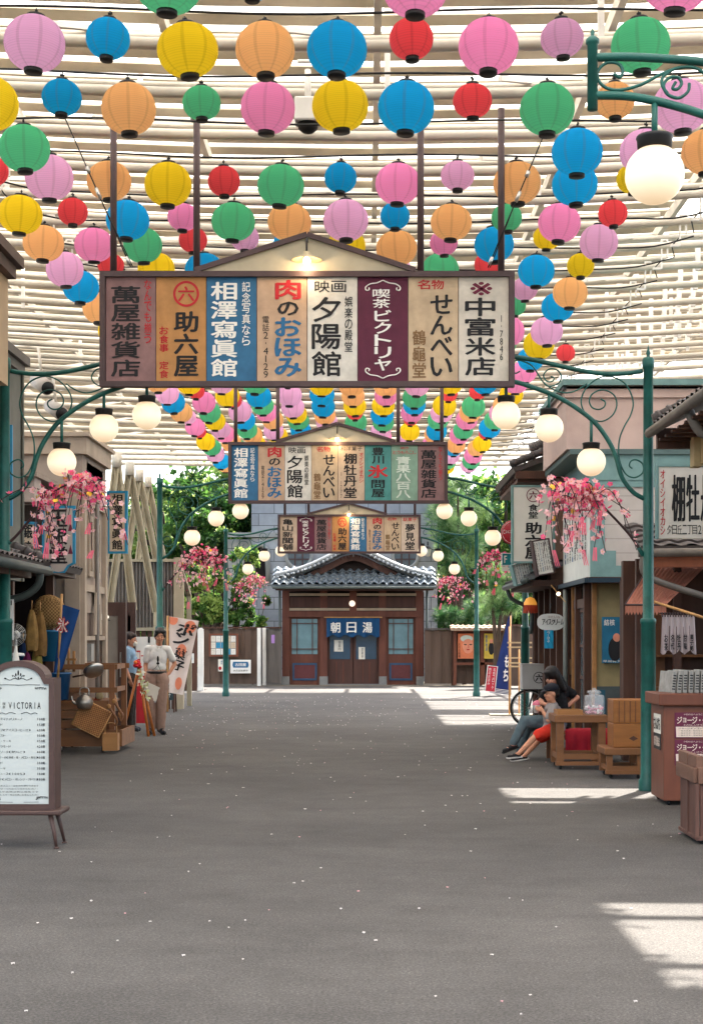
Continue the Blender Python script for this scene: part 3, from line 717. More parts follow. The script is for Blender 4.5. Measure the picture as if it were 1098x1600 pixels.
blossom('pink blossom branch right of the middle arch beside the red disc sign', 0, [(818, 920, 0), (805, 898, -.05), (792, 880, -.1), (780, 868, -.12), (768, 870, -.15), (755, 878, -.2)], 4, 27.3, 130, .8, .6)
blossom('small pink blossom branch left of the bathhouse on the far left lamp post', 0, [(354, 955, 0), (365, 935, -.05), (378, 915, -.1), (390, 904, -.1), (402, 906, -.15), (410, 912, -.2)], 5, 40, 200, .9, .5)
blossom('small pink blossom branch right of the bathhouse on the far right lamp post', 0, [(743, 955, 0), (735, 930, -.05), (722, 914, -.1), (708, 906, -.1), (695, 908, -.15), (686, 915, -.2)], 6, 40, 210, .95, .55)
# ------------------------------------------------------------------ building helpers
def brickmat(name, col, mort, bw, bh, off=.5, var=.12):
    m = mat(name, col, .85, var, 3, bump=.3, bscale=30, dirt=.25); n = m.node_tree; L = n.links.new; b = n.nodes['Principled BSDF']
    src = b.inputs['Base Color'].links[0].from_socket
    tc = n.nodes.new('ShaderNodeTexCoord'); sp = n.nodes.new('ShaderNodeSeparateXYZ'); cb = n.nodes.new('ShaderNodeCombineXYZ')
    ad = n.nodes.new('ShaderNodeMath'); L(tc.outputs['Object'], sp.inputs[0]); L(sp.outputs[0], ad.inputs[0]); L(sp.outputs[1], ad.inputs[1])
    L(ad.outputs[0], cb.inputs[0]); L(sp.outputs[2], cb.inputs[1])
    br = n.nodes.new('ShaderNodeTexBrick'); L(cb.outputs[0], br.inputs[0]); br.inputs['Scale'].default_value = 1
    br.inputs['Brick Width'].default_value = bw; br.inputs['Row Height'].default_value = bh; br.inputs['Mortar Size'].default_value = .012
    br.offset = off; br.inputs['Color1'].default_value = (1, 1, 1, 1); br.inputs['Color2'].default_value = (.82, .82, .84, 1); br.inputs['Mortar'].default_value = lin(mort)
    mx = n.nodes.new('ShaderNodeMixRGB'); mx.blend_type = 'MULTIPLY'; mx.inputs[0].default_value = 1; L(src, mx.inputs[1]); L(br.outputs[0], mx.inputs[2]); L(mx.outputs[0], b.inputs['Base Color'])
    return m
def tile_sheet(mb, O, U, V, nu, nv, amp=.03, step=.03, mi=0, thick=.05):
    O = Vector(O); U = Vector(U); V = Vector(V); Nn = U.cross(V).normalized()
    if Nn.z < 0: Nn = -Nn
    cx = 6; W_ = nu*cx
    prof = [amp*(.5-.5*math.cos(2*math.pi*(i % cx)/cx)) for i in range(W_+1)]
    vs = []; fs = []
    for r in range(nv):
        for (t, h) in ((r/nv, step), ((r+1)/nv, 0)):
            for i in range(W_+1): vs.append(O+U*(i/W_)+V*t+Nn*(h+prof[i]))
        o = r*2*(W_+1)
        for i in range(W_): fs.append((o+i, o+i+1, o+W_+2+i, o+W_+1+i))
        if r:
            for i in range(W_): fs.append((o-W_-1+i, o-W_+i, o+i+1, o+i))
    mb.add(vs, fs, mi, False)
    mb.add([O-Nn*thick, O+U-Nn*thick, O+U+V-Nn*thick, O+V-Nn*thick, O+Nn*step, O+U+Nn*step, O+U+V, O+V],
           [(3, 2, 1, 0), (0, 1, 5, 4), (1, 2, 6, 5), (2, 3, 7, 6), (3, 0, 4, 7)], mi)
def ridge(mb, a, b, r=.07, mi=0, n=12):
    a = Vector(a); b = Vector(b)
    mb.tube([a, b], r, 8, mi)
    for i in range(n): p = a.lerp(b, (i+.5)/n); q = (b-a).normalized()*.02; mb.tube([p-q, p+q], r*1.2, 8, mi)
def BX(o, name, m, x0, x1, y0, y1, z0, z1, bev=0):           # world-coordinate box part
    return MB().box(x0, x1, y0, y1, z0, z1, bev=bev).build(name, m, o, True)
def pxbox(o, name, m, px0, px1, py0, py1, Y, d=.05, bev=0):   # front-facing box whose front face is at depth Y
    a = P(px0, py1, Y); b = P(px1, py0, Y); return BX(o, name, m, a.x, b.x, Y, Y+d, a.z, b.z, bev)
def textpart(name, fn, parent, mats=None):
    t = MB(); fn(t); return t.build(name, mats or INKS, parent)

plaster_p = mat('pink_plaster', '#bda398', .85, .08, 3, bump=.15, dirt=.4)
teal_t = mat('faded_teal_trim', '#71908c', .7, .12, 6, dirt=.3)
siding = mat('grey_white_siding', '#b7aca3', .8, .07, 4, dirt=.3, wave=('Z', 1.65, .6))
cream_w = mat('yellowed_plaster', '#96865f', .85, .12, 4, bump=.2, dirt=.3)
greyblue = mat('grey_blue_wainscot', '#4c5454', .8, .12, 4, dirt=.3)
# ------------------------------------------------------------------ right: pink two storey shop
A_ = thing('shop_building', 'two storey shop with pink plaster top and pale teal trim on the right', 'shop', (3, 20.5, 0))
BX(A_, 'upper_wall', plaster_p, 2.66, 6.6, 20.5, 23.2, 4.05, 4.90)
BX(A_, 'parapet', teal_t, 2.60, 6.66, 20.42, 23.26, 4.90, 4.98)
BX(A_, 'parapet_band', plaster_p, 2.635, 6.63, 20.46, 23.22, 4.74, 4.785)
BX(A_, 'cornice', mat('dark_teal_gutter', '#4f625f', .6, .1), 2.70, 6.6, 20.44, 23.3, 3.98, 4.05)
BX(A_, 'teal_band', teal_t, 2.985, 6.6, 20.48, 23.2, 3.64, 3.98)
BX(A_, 'siding_wall', siding, 2.98, 6.6, 20.52, 23.2, 2.35, 3.64)
for (x0, x1, z0, z1) in ((2.975, 3.10, 2.35, 3.64), (3.10, 6.6, 2.35, 2.50), (3.10, 3.32, 2.50, 2.70), (3.10, 3.17, 2.7, 3.55), (3.10, 4.1, 3.55, 3.64)):
    BX(A_, 'corner_trim', teal_t, x0, x1, 20.495, 20.53, z0, z1)
BX(A_, 'street_wall', mat('white_menu_wall', '#d6d6ce', .8, .06, 4, dirt=.2), 2.955, 2.98, 20.5, 23.15, 2.35, 3.55)
BX(A_, 'soffit', M_['wood_dh'], 2.92, 6.6, 20.45, 23.2, 2.27, 2.345)
q = MB(); q.beam((2.93, 20.36, 2.30), (2.93, 23.2, 2.30), .10, .06).beam((2.93, 20.36, 2.30), (3.35, 20.36, 2.30), .06, .06)
q.build('eave_edge', mat('navy_sheet_edge', '#1f3442', .5, .1), A_, True)
BX(A_, 'front_wall', cream_w, 3.06, 6.6, 20.75, 20.85, .88, 2.27)
BX(A_, 'wainscot', greyblue, 3.06, 6.6, 20.73, 20.85, 0, .88)
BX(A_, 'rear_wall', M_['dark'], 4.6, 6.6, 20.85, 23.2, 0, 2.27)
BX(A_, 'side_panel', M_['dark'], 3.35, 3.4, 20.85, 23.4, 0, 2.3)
for (x, y, wd, m) in ((3.06, 20.72, .06, M_['wood_l']), (3.34, 19.95, .105, M_['wood_d']), (3.02, 21.1, .09, M_['wood_d']), (3.02, 22.0, .09, M_['wood_d']), (3.00, 22.35, .05, M_['wood_l']), (3.0, 23.1, .08, M_['wood_d'])):
    BX(A_, 'post', m, x-wd/2, x+wd/2, y-wd/2, y+wd/2, 0, 2.28)
BX(A_, 'lintel', M_['wood_d'], 3.0, 3.05, 21.1, 22.35, 1.95, 2.08)
dr = thing('door', None, None, (3.05, 21.15, 0)); dr.parent = A_; dr.location = (3.05-3, 21.15-20.5, 0)
b = MB()
for yy in (0, .38, .80): b.box(-.02, .02, yy, yy+.05, 0, 1.95)
for zz in (0, .45, .95, 1.4, 1.9): b.box(-.018, .018, .05, .80, zz, zz+.05)
b.build('door_frame', M_['wood_d'], dr)
MB().box(0, .006, .05, .8, .5, 1.9).build('glass', M_['glass'], dr)
MB().tube([(2.93, 22.7, .1), (2.93, 22.7, 2.25)], .035, 10).build('drainpipe', mat('grey_drainpipe', '#6d716c', .5), A_, True)
BX(A_, 'flat_roof', M_['tile'], 2.62, 6.6, 20.5, 23.2, 4.86, 4.895)
# handwritten vertical menu on the street wall (reads along the wall)
t = MB(); Mw = Matrix(((0, 1, 0, 2.95), (-1, 0, 0, 23.1), (0, 0, 1, 0), (0, 0, 0, 1)))
cols = ['カレーライス定食御飯', '焼魚定食味噌汁付', '親子丼天丼玉丼', '支那そばワンタン麺', '生姜焼定食大盛有', 'オムライスチキン', '冷し中華始めました', 'とんかつ定食上', '日替り定食お得']
for i, s_ in enumerate(cols): vtext(t, s_, .25+i*.26, 3.42, 2.62, .13, 0, 0 if i % 3 else 3, .03, M=Mw)
t.build('menu_lettering', INKS, A_, True)
# ------------------------------------------------------------------ right: diner further back with tiled roof
B_ = thing('diner_building', 'dark wooden diner with small brown tiled roofs beyond the pink shop', 'diner', (2.8, 23.3, 0))
BX(B_, 'upper_wall', mat('brown_plaster', '#9b7b6a', .8, .12, 4, dirt=.3), 2.86, 5.5, 23.9, 26.6, 2.4, 4.15)
for y in (23.95, 25.2, 26.5): BX(B_, 'wall_post', M_['wood_d'], 2.80, 2.86, y-.06, y+.06, 2.4, 4.1)
BX(B_, 'window', M_['glass'], 2.84, 2.858, 24.2, 25.0, 2.9, 3.6)
r_ = MB(); tile_sheet(r_, (2.25, 23.6, 4.12), (0, 3.3, 0), (1.6, 0, .62), 14, 6); ridge(r_, (3.85, 23.6, 4.82), (3.85, 26.9, 4.82))
ridge(r_, (2.2, 23.62, 4.2), (3.85, 23.62, 4.86), .055)
ridge(r_, (2.55, 23.9, 4.45), (2.95, 23.9, 4.62), .09); r_.lathe([(0, -.05), (.14, -.04), (.16, .05), (.09, .13), (0, .15)], 10, (2.75, 23.62, 4.66))
r_.build('tile_roof', M_['tile_b'], B_, True)
for i in range(13): BX(B_, 'rafter', M_['wood_d'], 2.3, 3.0, 23.72+i*.25, 23.78+i*.25, 4.0, 4.07)
BX(B_, 'end_board', M_['wood_d'], 2.28, 2.9, 23.6, 23.68, 3.98, 4.1)
BX(B_, 'fascia', M_['wood_d'], 2.32, 2.9, 23.66, 26.8, 3.93, 3.99)
r_ = MB(); tile_sheet(r_, (2.42, 23.2, 2.44), (0, 3.6, 0), (.55, 0, .26), 15, 3, mi=0); tile_sheet(r_, (2.42, 23.2, 2.44), (.6, 0, .26), (0, .14, .02), 3, 1)
r_.build('lower_roof', M_['tile'], B_, True)
BX(B_, 'eave_board', M_['wood_dh'], 2.5, 3.0, 23.25, 26.75, 2.32, 2.41)
MB().tube([(2.40, 23.15, 2.40), (2.40, 26.8, 2.40)], .05, 8).tube(spline([(2.40, 26.3, 2.38), (2.48, 26.3, 2.2), (2.8, 26.3, 2.0), (2.8, 26.3, 1.6)], 4), .035, 8).build('gutter', mat('grey_green_gutter', '#4b524e', .5, .15), B_, True)
for y in (23.4, 24.2, 25.0, 25.8, 26.7): BX(B_, 'post', M_['wood_d'], 2.88, 2.98, y-.05, y+.05, 0, 2.35)
BX(B_, 'back_wall', M_['dark'], 3.5, 3.6, 23.3, 26.7, 0, 2.35)
BX(B_, 'end_wall', M_['wood_d'], 2.9, 5.4, 26.6, 26.75, 0, 2.4)
BX(B_, 'counter', M_['wood_dh'], 2.92, 3.3, 24.25, 25.7, .7, .95)
q = MB(); rr = random.Random(8)
for i in range(16): x = 3.0+rr.random()*.25; y = 24.3+rr.random()*1.3; q.lathe([(.04, 0), (.05, .02), (.035, .14), (.015, .2), (.015, .24)], 8, (x, y, .95))
q.build('shelf_goods', [mat('brown_jar', '#8a6a45', .4)], B_, True)

# nearer right eave with grey tiles
C_ = thing('corner_shop', 'near right shop with tiled eave above the pastry shop sign', 'shop', (3.2, 12.4, 0))
BX(C_, 'upper_wall', mat('beige_plaster_wall', '#b39a6f', .85, .1, 4, dirt=.25), 3.22, 6, 12.9, 15.0, 3.22, 3.62)
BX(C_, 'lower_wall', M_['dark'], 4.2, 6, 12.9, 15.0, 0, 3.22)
BX(C_, 'pilaster', mat('beige_plaster_trim', '#bda67c', .85, .1, 4), 3.16, 3.24, 14.85, 15.04, 3.2, 3.55)
BX(C_, 'soffit_band', M_['wood_l'], 3.0, 3.3, 12.4, 15.1, 3.50, 3.57)
r_ = MB(); tile_sheet(r_, (2.84, 12.1, 3.62), (0, 3.1, 0), (1.8, 0, .86), 16, 8); ridge(r_, (2.84, 15.22, 3.70), (4.6, 15.22, 4.56), .06, n=16)
r_.build('tile_roof', M_['tile_b'], C_, True)
MB().tube([(2.80, 12.1, 3.57), (2.80, 15.25, 3.57)], .05, 8).tube(spline([(2.84, 13.6, 3.56), (2.95, 13.6, 3.36), (3.12, 13.6, 3.35), (3.4, 13.6, 3.3)], 4), .045, 8).build('gutter', mat('weathered_gutter', '#6a625a', .5, .2), C_, True)
for i in range(10): BX(C_, 'rafter', M_['wood_d'], 2.86, 3.2, 12.3+i*.3, 12.38+i*.3, 3.47, 3.495)
BX(C_, 'verge_board', M_['wood_d'], 2.85, 4.5, 15.08, 15.16, 3.40, 3.60)
# pastry shop with sign, awning, noren
D_ = thing('pastry_shop', 'low dark wooden shop front behind the red brown cabinet', 'shop', (3.3, 17.6, 0))
BX(D_, 'back_wall', M_['wood_d'], 3.2, 6.4, 19.2, 19.35, 0, 2.5)
BX(D_, 'side_wall', M_['dark'], 5.2, 5.3, 17.9, 19.2, 0, 2.5)
for x in (3.32, 3.78, 4.2): BX(D_, 'post', M_['wood_dh'], x-.045, x+.045, 18.7, 18.79, 0, 2.5)
for z in (.9, 1.3): BX(D_, 'shelf', M_['wood_h'], 3.36, 4.6, 18.9, 19.18, z, z+.03)
BX(D_, 'lattice_door', M_['wood'], 3.55, 3.7, 19.1, 19.18, .3, 2.0)
r_ = MB(); tile_sheet(r_, (3.18, 17.85, 2.58), (2.6, 0, .0), (0, 1.2, .36), 11, 5); r_.build('tile_roof', M_['tile_b'], D_, True)
BX(D_, 'eave_board', mat('orange_brown_board', '#8c4f35', .6, .2, 4), 3.24, 5.6, 17.9, 17.96, 2.36, 2.53)
MB().tube([(3.14, 17.78, 2.52), (5.6, 17.78, 2.55)], .05, 8).tube(spline([(3.20, 17.78, 2.5), (3.20, 17.78, 2.3), (3.4, 17.8, 2.18), (4.0, 17.9, 2.0)], 4), .04, 8).build('gutter', MATS['weathered_gutter'], D_, True)
# shop front sign 棚牡丹堂
a = P(1028, 842, 16.6); sg = thing('shop_sign', 'white pastry shop sign with large black characters above right eave', 'sign', (a.x, 16.6, a.z), R(0))
MB().box(0, 1.5, 0, .06, 0, .78, bev=.008).build('board', mat('sign_white', '#cfc8bc', .7, .06, 5, dirt=.15), sg)
MB().box(-.02, 1.52, -.012, .07, .78, .815).box(-.025, -.0, -.01, .07, 0, .78).build('sign_frame', teal_t, sg)
def f_(t):
    for i, ch in enumerate('棚牡丹堂'): put(t, ch, .215+i*.155, .44, .135, .50, -.004, 0, .04)
    htext(t, '夕日丘二丁目2番地6.1-', .09, .80, .10, .10, -.004, 0, .005, .05); vtext(t, 'オイシイオカシ', .045, .75, .04, .05, -.004, 1, .02)
textpart('lettering', f_, sg)

# ------------------------------------------------------------------ left buildings
beige_p = mat('weathered_beige_boards', '#9a8b7e', .85, .1, 3, bump=.15, dirt=.3)
beige_t = mat('beige_trim', '#ab9a88', .8, .08, 4, dirt=.4)
grey_w = mat('grey_green_wall', '#6b6b62', .85, .12, 4, dirt=.3)
E_ = thing('left_shop_building', 'tall grey green shop cut by the left edge, with stepped eaves', 'shop', (-4, 14, 0))
BX(E_, 'upper_wall', mat('tan_plaster_wall', '#b29a7c', .85, .1, 3, dirt=.25), -7, -3.5, 12.5, 15.0, 4.0, 5.05)
q = MB(); q.box(-7, -3.36, 12.2, 15.08, 5.16, 5.26).box(-7, -3.42, 12.2, 15.0, 5.04, 5.159); q.build('upper_eave', mat('dark_brown_eave', '#5a4a42', .7, .15), E_, True)
BX(E_, 'wall', grey_w, -7, -4.05, 15.0, 18.0, 2.2, 4.62)
q = MB(); q.box(-7, -3.95, 14.9, 18.06, 4.72, 4.82).box(-7, -4.0, 14.9, 18.0, 4.62, 4.719); q.build('lower_eave', mat('grey_eave', '#5e5a54', .7, .15), E_, True)
for i in range(7): BX(E_, 'wall_panel', mat('grey_panel', '#7a7a70', .8, .1, 4, dirt=.3), -6.9, -4.04, 18.0, 18.03, 2.3+i*.33, 2.3+i*.33+.31)
BX(E_, 'corner_board', grey_w, -4.14, -4.02, 18.0, 18.05, 2.2, 4.62)
# lower tiled awning over the goods
r_ = MB(); tile_sheet(r_, (-3.50, 13.6, 2.32), (0, 3.0, 0), (-1.7, 0, .72), 15, 7)
ridge(r_, (-3.5, 16.62, 2.38), (-5.2, 16.62, 3.10), .065, n=14); r_.build('tile_awning', M_['tile_b'], E_, True)
MB().tube([(-3.44, 13.6, 2.26), (-3.44, 16.65, 2.26)], .05, 8).tube(spline([(-3.46, 16.3, 2.24), (-3.5, 16.3, 2.08), (-3.75, 16.3, 1.95), (-4.4, 16.3, 1.92)], 4), .042, 8).build('gutter', mat('dark_green_gutter', '#3c433f', .5, .2), E_, True)
BX(E_, 'under_eave', M_['wood_dh'], -5.2, -3.6, 13.7, 16.5, 2.18, 2.25)
# brown corner building with cornice
G_ = thing('corner_building', 'beige pilastered corner building with heavy cornice on the left', 'building', (-4, 21.6, 0))
BX(G_, 'wall', beige_p, -7.6, -4.03, 21.65, 23.55, 1.9, 4.1)
BX(G_, 'cornice', beige_t, -7.7, -3.93, 21.55, 23.65, 4.12, 4.36)
BX(G_, 'cornice_cap', beige_t, -7.76, -3.88, 21.50, 23.7, 4.36, 4.42)
BX(G_, 'frieze', beige_p, -7.62, -4.0, 21.62, 23.58, 3.55, 4.12)
BX(G_, 'lower_wall', mat('brown_plaster_dark', '#6e5c50', .85, .1, 4, dirt=.3), -7.6, -4.05, 21.67, 23.5, 0, 1.9)
for y in (21.65, 23.4): BX(G_, 'pilaster', beige_t, -4.03, -3.97, y, y+.17, 0, 3.55)
BX(G_, 'corner_pilaster', beige_t, -4.24, -4.031, 21.58, 21.66, 0, 3.55)
for z0, z1 in ((2.2, 2.3), (3.43, 3.5), (1.5, 1.56)): BX(G_, 'string_course', beige_t, -4.03, -3.985, 21.82, 23.4, z0, z1)
for y in (22.15, 22.75):
    q = MB(); q.box(-4.03, -3.99, y, y+.06, 2.42, 3.3).box(-4.03, -3.99, y+.24, y+.30, 2.42, 3.3).box(-4.03, -3.99, y+.06, y+.24, 3.22, 3.3).box(-4.03, -3.99, y+.06, y+.24, 2.42, 2.5)
    q.build('slot_frame', beige_t, G_, True)
BX(G_, 'recessed_panel', beige_p, -4.03, -4.0, 21.95, 23.3, 3.6, 4.05)
q = MB(); M2 = Matrix(((0, 1, 0, -3.99), (-1, 0, 0, 23.0), (0, 0, 1, 1.58), (0, 0, 0, 1)))
q.prism([(0, 0), (.14, 0), (.18, .45), (.38, .45), (.42, 0), (.56, 0), (.46, .62), (.10, .62)], 0, .03, 0, M2); q.build('keystone', beige_t, G_, True)
# low side roof and beam between left shop and corner building
H_ = thing('goods_shop', 'dark open shop hung with baskets behind the wooden cart', 'shop', (-4.6, 18, 0))
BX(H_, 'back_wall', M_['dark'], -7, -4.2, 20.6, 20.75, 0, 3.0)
BX(H_, 'floor_platform', M_['wood_dh'], -6, -4.15, 16.8, 20.6, 0, .35)
BX(H_, 'side_wall', M_['wood_d'], -5.9, -5.8, 16.8, 20.6, 0, 2.9)
BX(H_, 'roof_soffit', M_['wood_dh'], -7, -4.05, 18.2, 21.4, 2.36, 2.43)
q = MB(); tile_sheet(q, (-3.95, 18.4, 2.45), (0, 2.9, 0), (-.75, 0, .42), 14, 4); q.build('tile_roof', M_['tile_b'], H_, True)
BX(H_, 'white_fascia', mat('pale_fascia', '#b5a49a', .8, .08), -6.9, -4.3, 19.9, 20.3, 3.30, 3.62)
BX(H_, 'eave_slab', beige_p, -6.9, -4.25, 19.8, 21.5, 3.62, 3.68)
for (x, y) in ((-4.25, 18.3), (-4.2, 20.4), (-4.25, 16.9)): BX(H_, 'post', M_['wood_d'], x-.05, x+.05, y-.05, y+.05, 0, 2.4)
BX(H_, 'upper_wall', mat('dark_brown_board_wall', '#4c3f38', .8, .2, 4), -6.9, -4.3, 20.4, 20.55, 2.4, 3.3)
MB().tube([(-3.96, 22.6, .0), (-3.96, 22.6, 3.5)], .03, 8).build('downpipe', mat('grey_downpipe', '#77706a', .5), G_, True)
MB().tube(spline([(-3.95, 21.7, 3.9), (-3.9, 22.4, 3.82), (-3.95, 23.4, 3.93)], 5), .010, 5).tube(spline([(-4.6, 21.6, 3.3), (-4.3, 21.55, 3.2), (-4.0, 21.55, 3.35)], 5), .008, 5).build('cable', M_['cable'], G_, True)
BX(G_, 'meter_box', mat('meter_grey', '#8d8b86', .5, .1, 5), -4.0, -3.93, 21.95, 22.15, 1.2, 1.45)
# corrugated wall
I_ = thing('corrugated_wall', 'grey corrugated metal wall behind the cream struts', 'wall', (-5, 33, 0))
q = MB(); n = 150; x0 = -6.4; x1 = -4.15; vs = []
for i in range(n+1):
    x = x0+(x1-x0)*i/n; dy = .03*math.cos(i*2*math.pi/5)
    vs += [(x, 33+dy, 1.75), (x, 33+dy, 3.16)]
q.add(vs, [(2*i, 2*i+2, 2*i+3, 2*i+1) for i in range(n)]); q.build('sheet', mat('grey_corrugated_sheet', '#77706a', .6, .12, 3, metal=.3, dirt=.35), I_, True)
q = MB(); q.box(-6.4, -4.1, 32.93, 33.07, 3.16, 3.22).box(-6.4, -4.1, 32.93, 33.07, 1.68, 1.75); q.build('rail', dsteel, I_, True)
q = MB()
for i in range(18): q.box(-6.4+i*.13, -6.4+i*.13+.10, 33.0, 33.03, 0, 1.68)
q.build('slatted_base', M_['wood_d'], I_, True)
BX(I_, 'corner_column', mat('tan_steel', '#a2937a', .7, .1), -4.13, -3.93, 32.9, 33.1, 0, 3.25)
q = MB(); q.beam((-4.06, 33, 3.2), (-3.99, 34.5, 2.5), .1, .1).beam((-3.99, 34.5, 2.5), (-3.98, 34.5, 0), .1, .1); q.build('raking_column', dsteel, I_, True)

# ------------------------------------------------------------------ bathhouse at the end of the street
YB = 49.6; sB = S(YB)
K_ = thing('bathhouse', 'dark wooden bathhouse with black tiled gable roof at the street end', 'bathhouse', ((552-VX)/sB, YB, 0))
wd = mat('bathhouse_brown_wood', '#4d3129', .65, .25, 5, bump=.2, stretch=(1, 1, .15)); wr = mat('bathhouse_red_wood', '#63382b', .6, .2, 5, stretch=(1, 1, .2))
pxbox(K_, 'back_wall', M_['dark'], 446, 662, 925, 1070, YB+.5, .1)
for (a, b) in ((441, 452), (500, 511), (592, 603), (649, 661)): pxbox(K_, 'post', wr, a, b, 922, 1071, YB, .2)
pxbox(K_, 'lintel', wd, 441, 661, 933, 949, YB+.02, .15)
pxbox(K_, 'lower_lintel', wr, 441, 661, 955, 964, YB-.04, .2)
for (a, b) in ((452, 546), (557, 650)):
    pxbox(K_, 'plaster_strip', mat('cream_plaster_strip', '#a8957f', .8), a, b, 927, 931, YB-.01, .1)
    pxbox(K_, 'plaster_strip', MATS['cream_plaster_strip'], a, b, 950, 954, YB-.02, .1)
pxbox(K_, 'centre_strut', wr, 546, 557, 922, 956, YB-.02, .1)
for (a, b) in ((452, 500), (603, 649)):
    w_ = pxbox(K_, 'window', wr, a, b, 964, 1070, YB+.12, .08)
    pxbox(K_, 'window_pane', mat('blue_grey_pane', '#6a8a92', .35, .15, 3), a+4, b-4, 967, 1022, YB+.10, .015)
    q = MB(); Y0 = YB+.06
    for fx_ in (.20, .80):
        x = a+4+(b-a-8)*fx_; p0 = P(x-.5, 1022, Y0); p1 = P(x+.5, 967, Y0); q.box(p0.x, p1.x, Y0, Y0+.03, p0.z, p1.z)
    for y in (974, 1014): p0 = P(a+4, y+.5, Y0-.01); p1 = P(b-4, y-.5, Y0-.01); q.box(p0.x, p1.x, Y0-.01, Y0+.02, p0.z, p1.z)
    q.build('glazing_bars', wr, K_, True)
    q = MB()
    for (c, d, e, f) in ((a+5, b-5, 1036, 1039), (a+5, b-5, 1060, 1063), (a+5, a+8, 1039, 1060), (b-8, b-5, 1039, 1060)):
        p0 = P(c, f, YB+.09); p1 = P(d, e, YB+.09); q.box(p0.x, p1.x, YB+.09, YB+.12, p0.z, p1.z)
    q.build('blue_panel_border', mat('dull_blue_paint', '#2f4a66', .6), K_, True)
    pxbox(K_, 'red_panel', mat('dull_red_paint', '#5f2f30', .6), a+8, b-8, 1039, 1060, YB+.10, .02)
for (a, b) in ((440, 452), (499, 512), (592, 604), (650, 662)): pxbox(K_, 'stone_base', mat('grey_footing', '#82817e', .8), a, b, 1057, 1071, YB-.08, .3)
for (a, b) in ((511, 551), (552, 592)):
    d_ = pxbox(K_, 'door', wd, a, b, 966, 1070, YB+.2, .06)
    pxbox(K_, 'door_glass', mat('dark_blue_pane', '#28435a', .2, .1, spec=.7), a+4, b-4, 985, 1030, YB+.185, .012)
    for fx_ in (.33, .66): pxbox(K_, 'door_bar', wr, a+4+(b-a-8)*fx_-.8, a+4+(b-a-8)*fx_+.8, 1034, 1066, YB+.19, .02)
pxbox(K_, 'threshold', MATS['grey_footing'], 512, 592, 1069, 1073, YB-.1, .4)
# roof: front eave of glazed tiles, big gable with bargeboards
r_ = MB(); e0 = P(424, 916, YB-1.1); e1 = P(682, 916, YB-1.1)
tile_sheet(r_, e0, (e1.x-e0.x, 0, 0), (0, 1.35, .62), 20, 4, .09, .06)
r_.build('eave_tiles', mat('glazed_blue_grey_tile', '#6e777f', .25, .3, 9, bump=.2, spec=.8, dirt=.35), K_, True)
pxbox(K_, 'eave_fascia', wd, 430, 677, 917, 922, YB-1.0, .6); 
MB().tube([P(426, 918, YB-1.15), P(681, 918, YB-1.15)], .045, 8).tube([P(437, 920, YB-.5), P(438, 1065, YB-.2)], .04, 8).tube([P(667, 920, YB-.5), P(666, 1065, YB-.2)], .04, 8).build('gutter', MATS['grey_green_gutter'], K_, True)
c0 = P(552, 866, YB-.3); gy = YB-.35
def gcurve(sgn): return [P(552+sgn*d, y, gy) for d, y in ((0, 864), (16, 868), (40, 880), (66, 892), (92, 901), (122, 908))]
gb = MB(); gt = MB()
for sgn in (-1, 1):
    cv = spline(gcurve(sgn), 4)
    for i in range(len(cv)-1):
        a, b = cv[i], cv[i+1]; gb.beam(a+Vector((0, -.02, -.14)), b+Vector((0, -.02, -.14)), .08, .20, 0, up=(0, 0, 1))
    for i in range(len(cv)-1):
        a, b = cv[i], cv[i+1]
        gt.add([a+Vector((0, -.25, .0)), b+Vector((0, -.25, 0)), b+Vector((0, 2.6, 0)), a+Vector((0, 2.6, 0)), a+Vector((0, -.25, .09)), b+Vector((0, -.25, .09)), b+Vector((0, 2.6, .09)), a+Vector((0, 2.6, .09))],
               [(0, 1, 2, 3), (4, 5, 6, 7), (0, 1, 5, 4), (2, 3, 7, 6)], 0)
    for i in range(0, 24):
        t = i/23; p = cv[min(int(t*(len(cv)-1)), len(cv)-1)]
        gt.tube([p+Vector((0, -.30, .12)), p+Vector((0, 2.6, .12))], .055, 8, 0)
    gt.tube([p+Vector((0, -.33, .20)) for p in cv], .055, 8, 1)
    for i in range(0, len(cv), 1): gt.ell(cv[i]+Vector((0, -.40, .10)), (.042, .04, .042), 8, 6, 1)
gt.lathe([(0, -.1), (.16, -.08), (.18, .1), (.10, .26), (0, .28)], 10, (c0.x, gy-.3, c0.z+.10), 0)
gt.build('gable_roof', [mat('black_glazed_tile', '#2c3236', .3, .3, 9, spec=.8), mat('ridge_tile_highlight', '#a9adb0', .35, .25, 9, spec=.6)], K_, True)  # white highlights along the ridge painted as a paler tile colour
gb.build('bargeboard', wd, K_, True)
gp = MB(); pts = [(P(552, 872, gy).x-c0.x, P(552, 872, gy).z-c0.z)]
gp.prism([(p.x, p.z-.2) for p in reversed(spline(gcurve(-1), 3))] + [(p.x, p.z-.2) for p in spline(gcurve(1), 3)[1:]] + [(P(640, 915, gy).x, P(640, 905, gy).z), (P(464, 915, gy).x, P(464, 905, gy).z)], gy+.25, gy+.30)
gp.build('gable_wall', mat('gable_dark_lattice', '#2c211d', .8, .2, 5, wave=('Z', 3.0, .6)), K_, True)
l = MB().ell(P(550, 943, YB-.15), .10, 14, 10).build('door_lamp', mat('lit_small_globe', '#efe6d8', .4, .02, emit='#ffe6c8', es=.25), K_, True)
q = MB(); rr = random.Random(4)
hall = BX(K_, 'rear_hall', wd, P(446, 0, YB).x, P(660, 0, YB).x, YB+.62, YB+3, 0, 3.1)
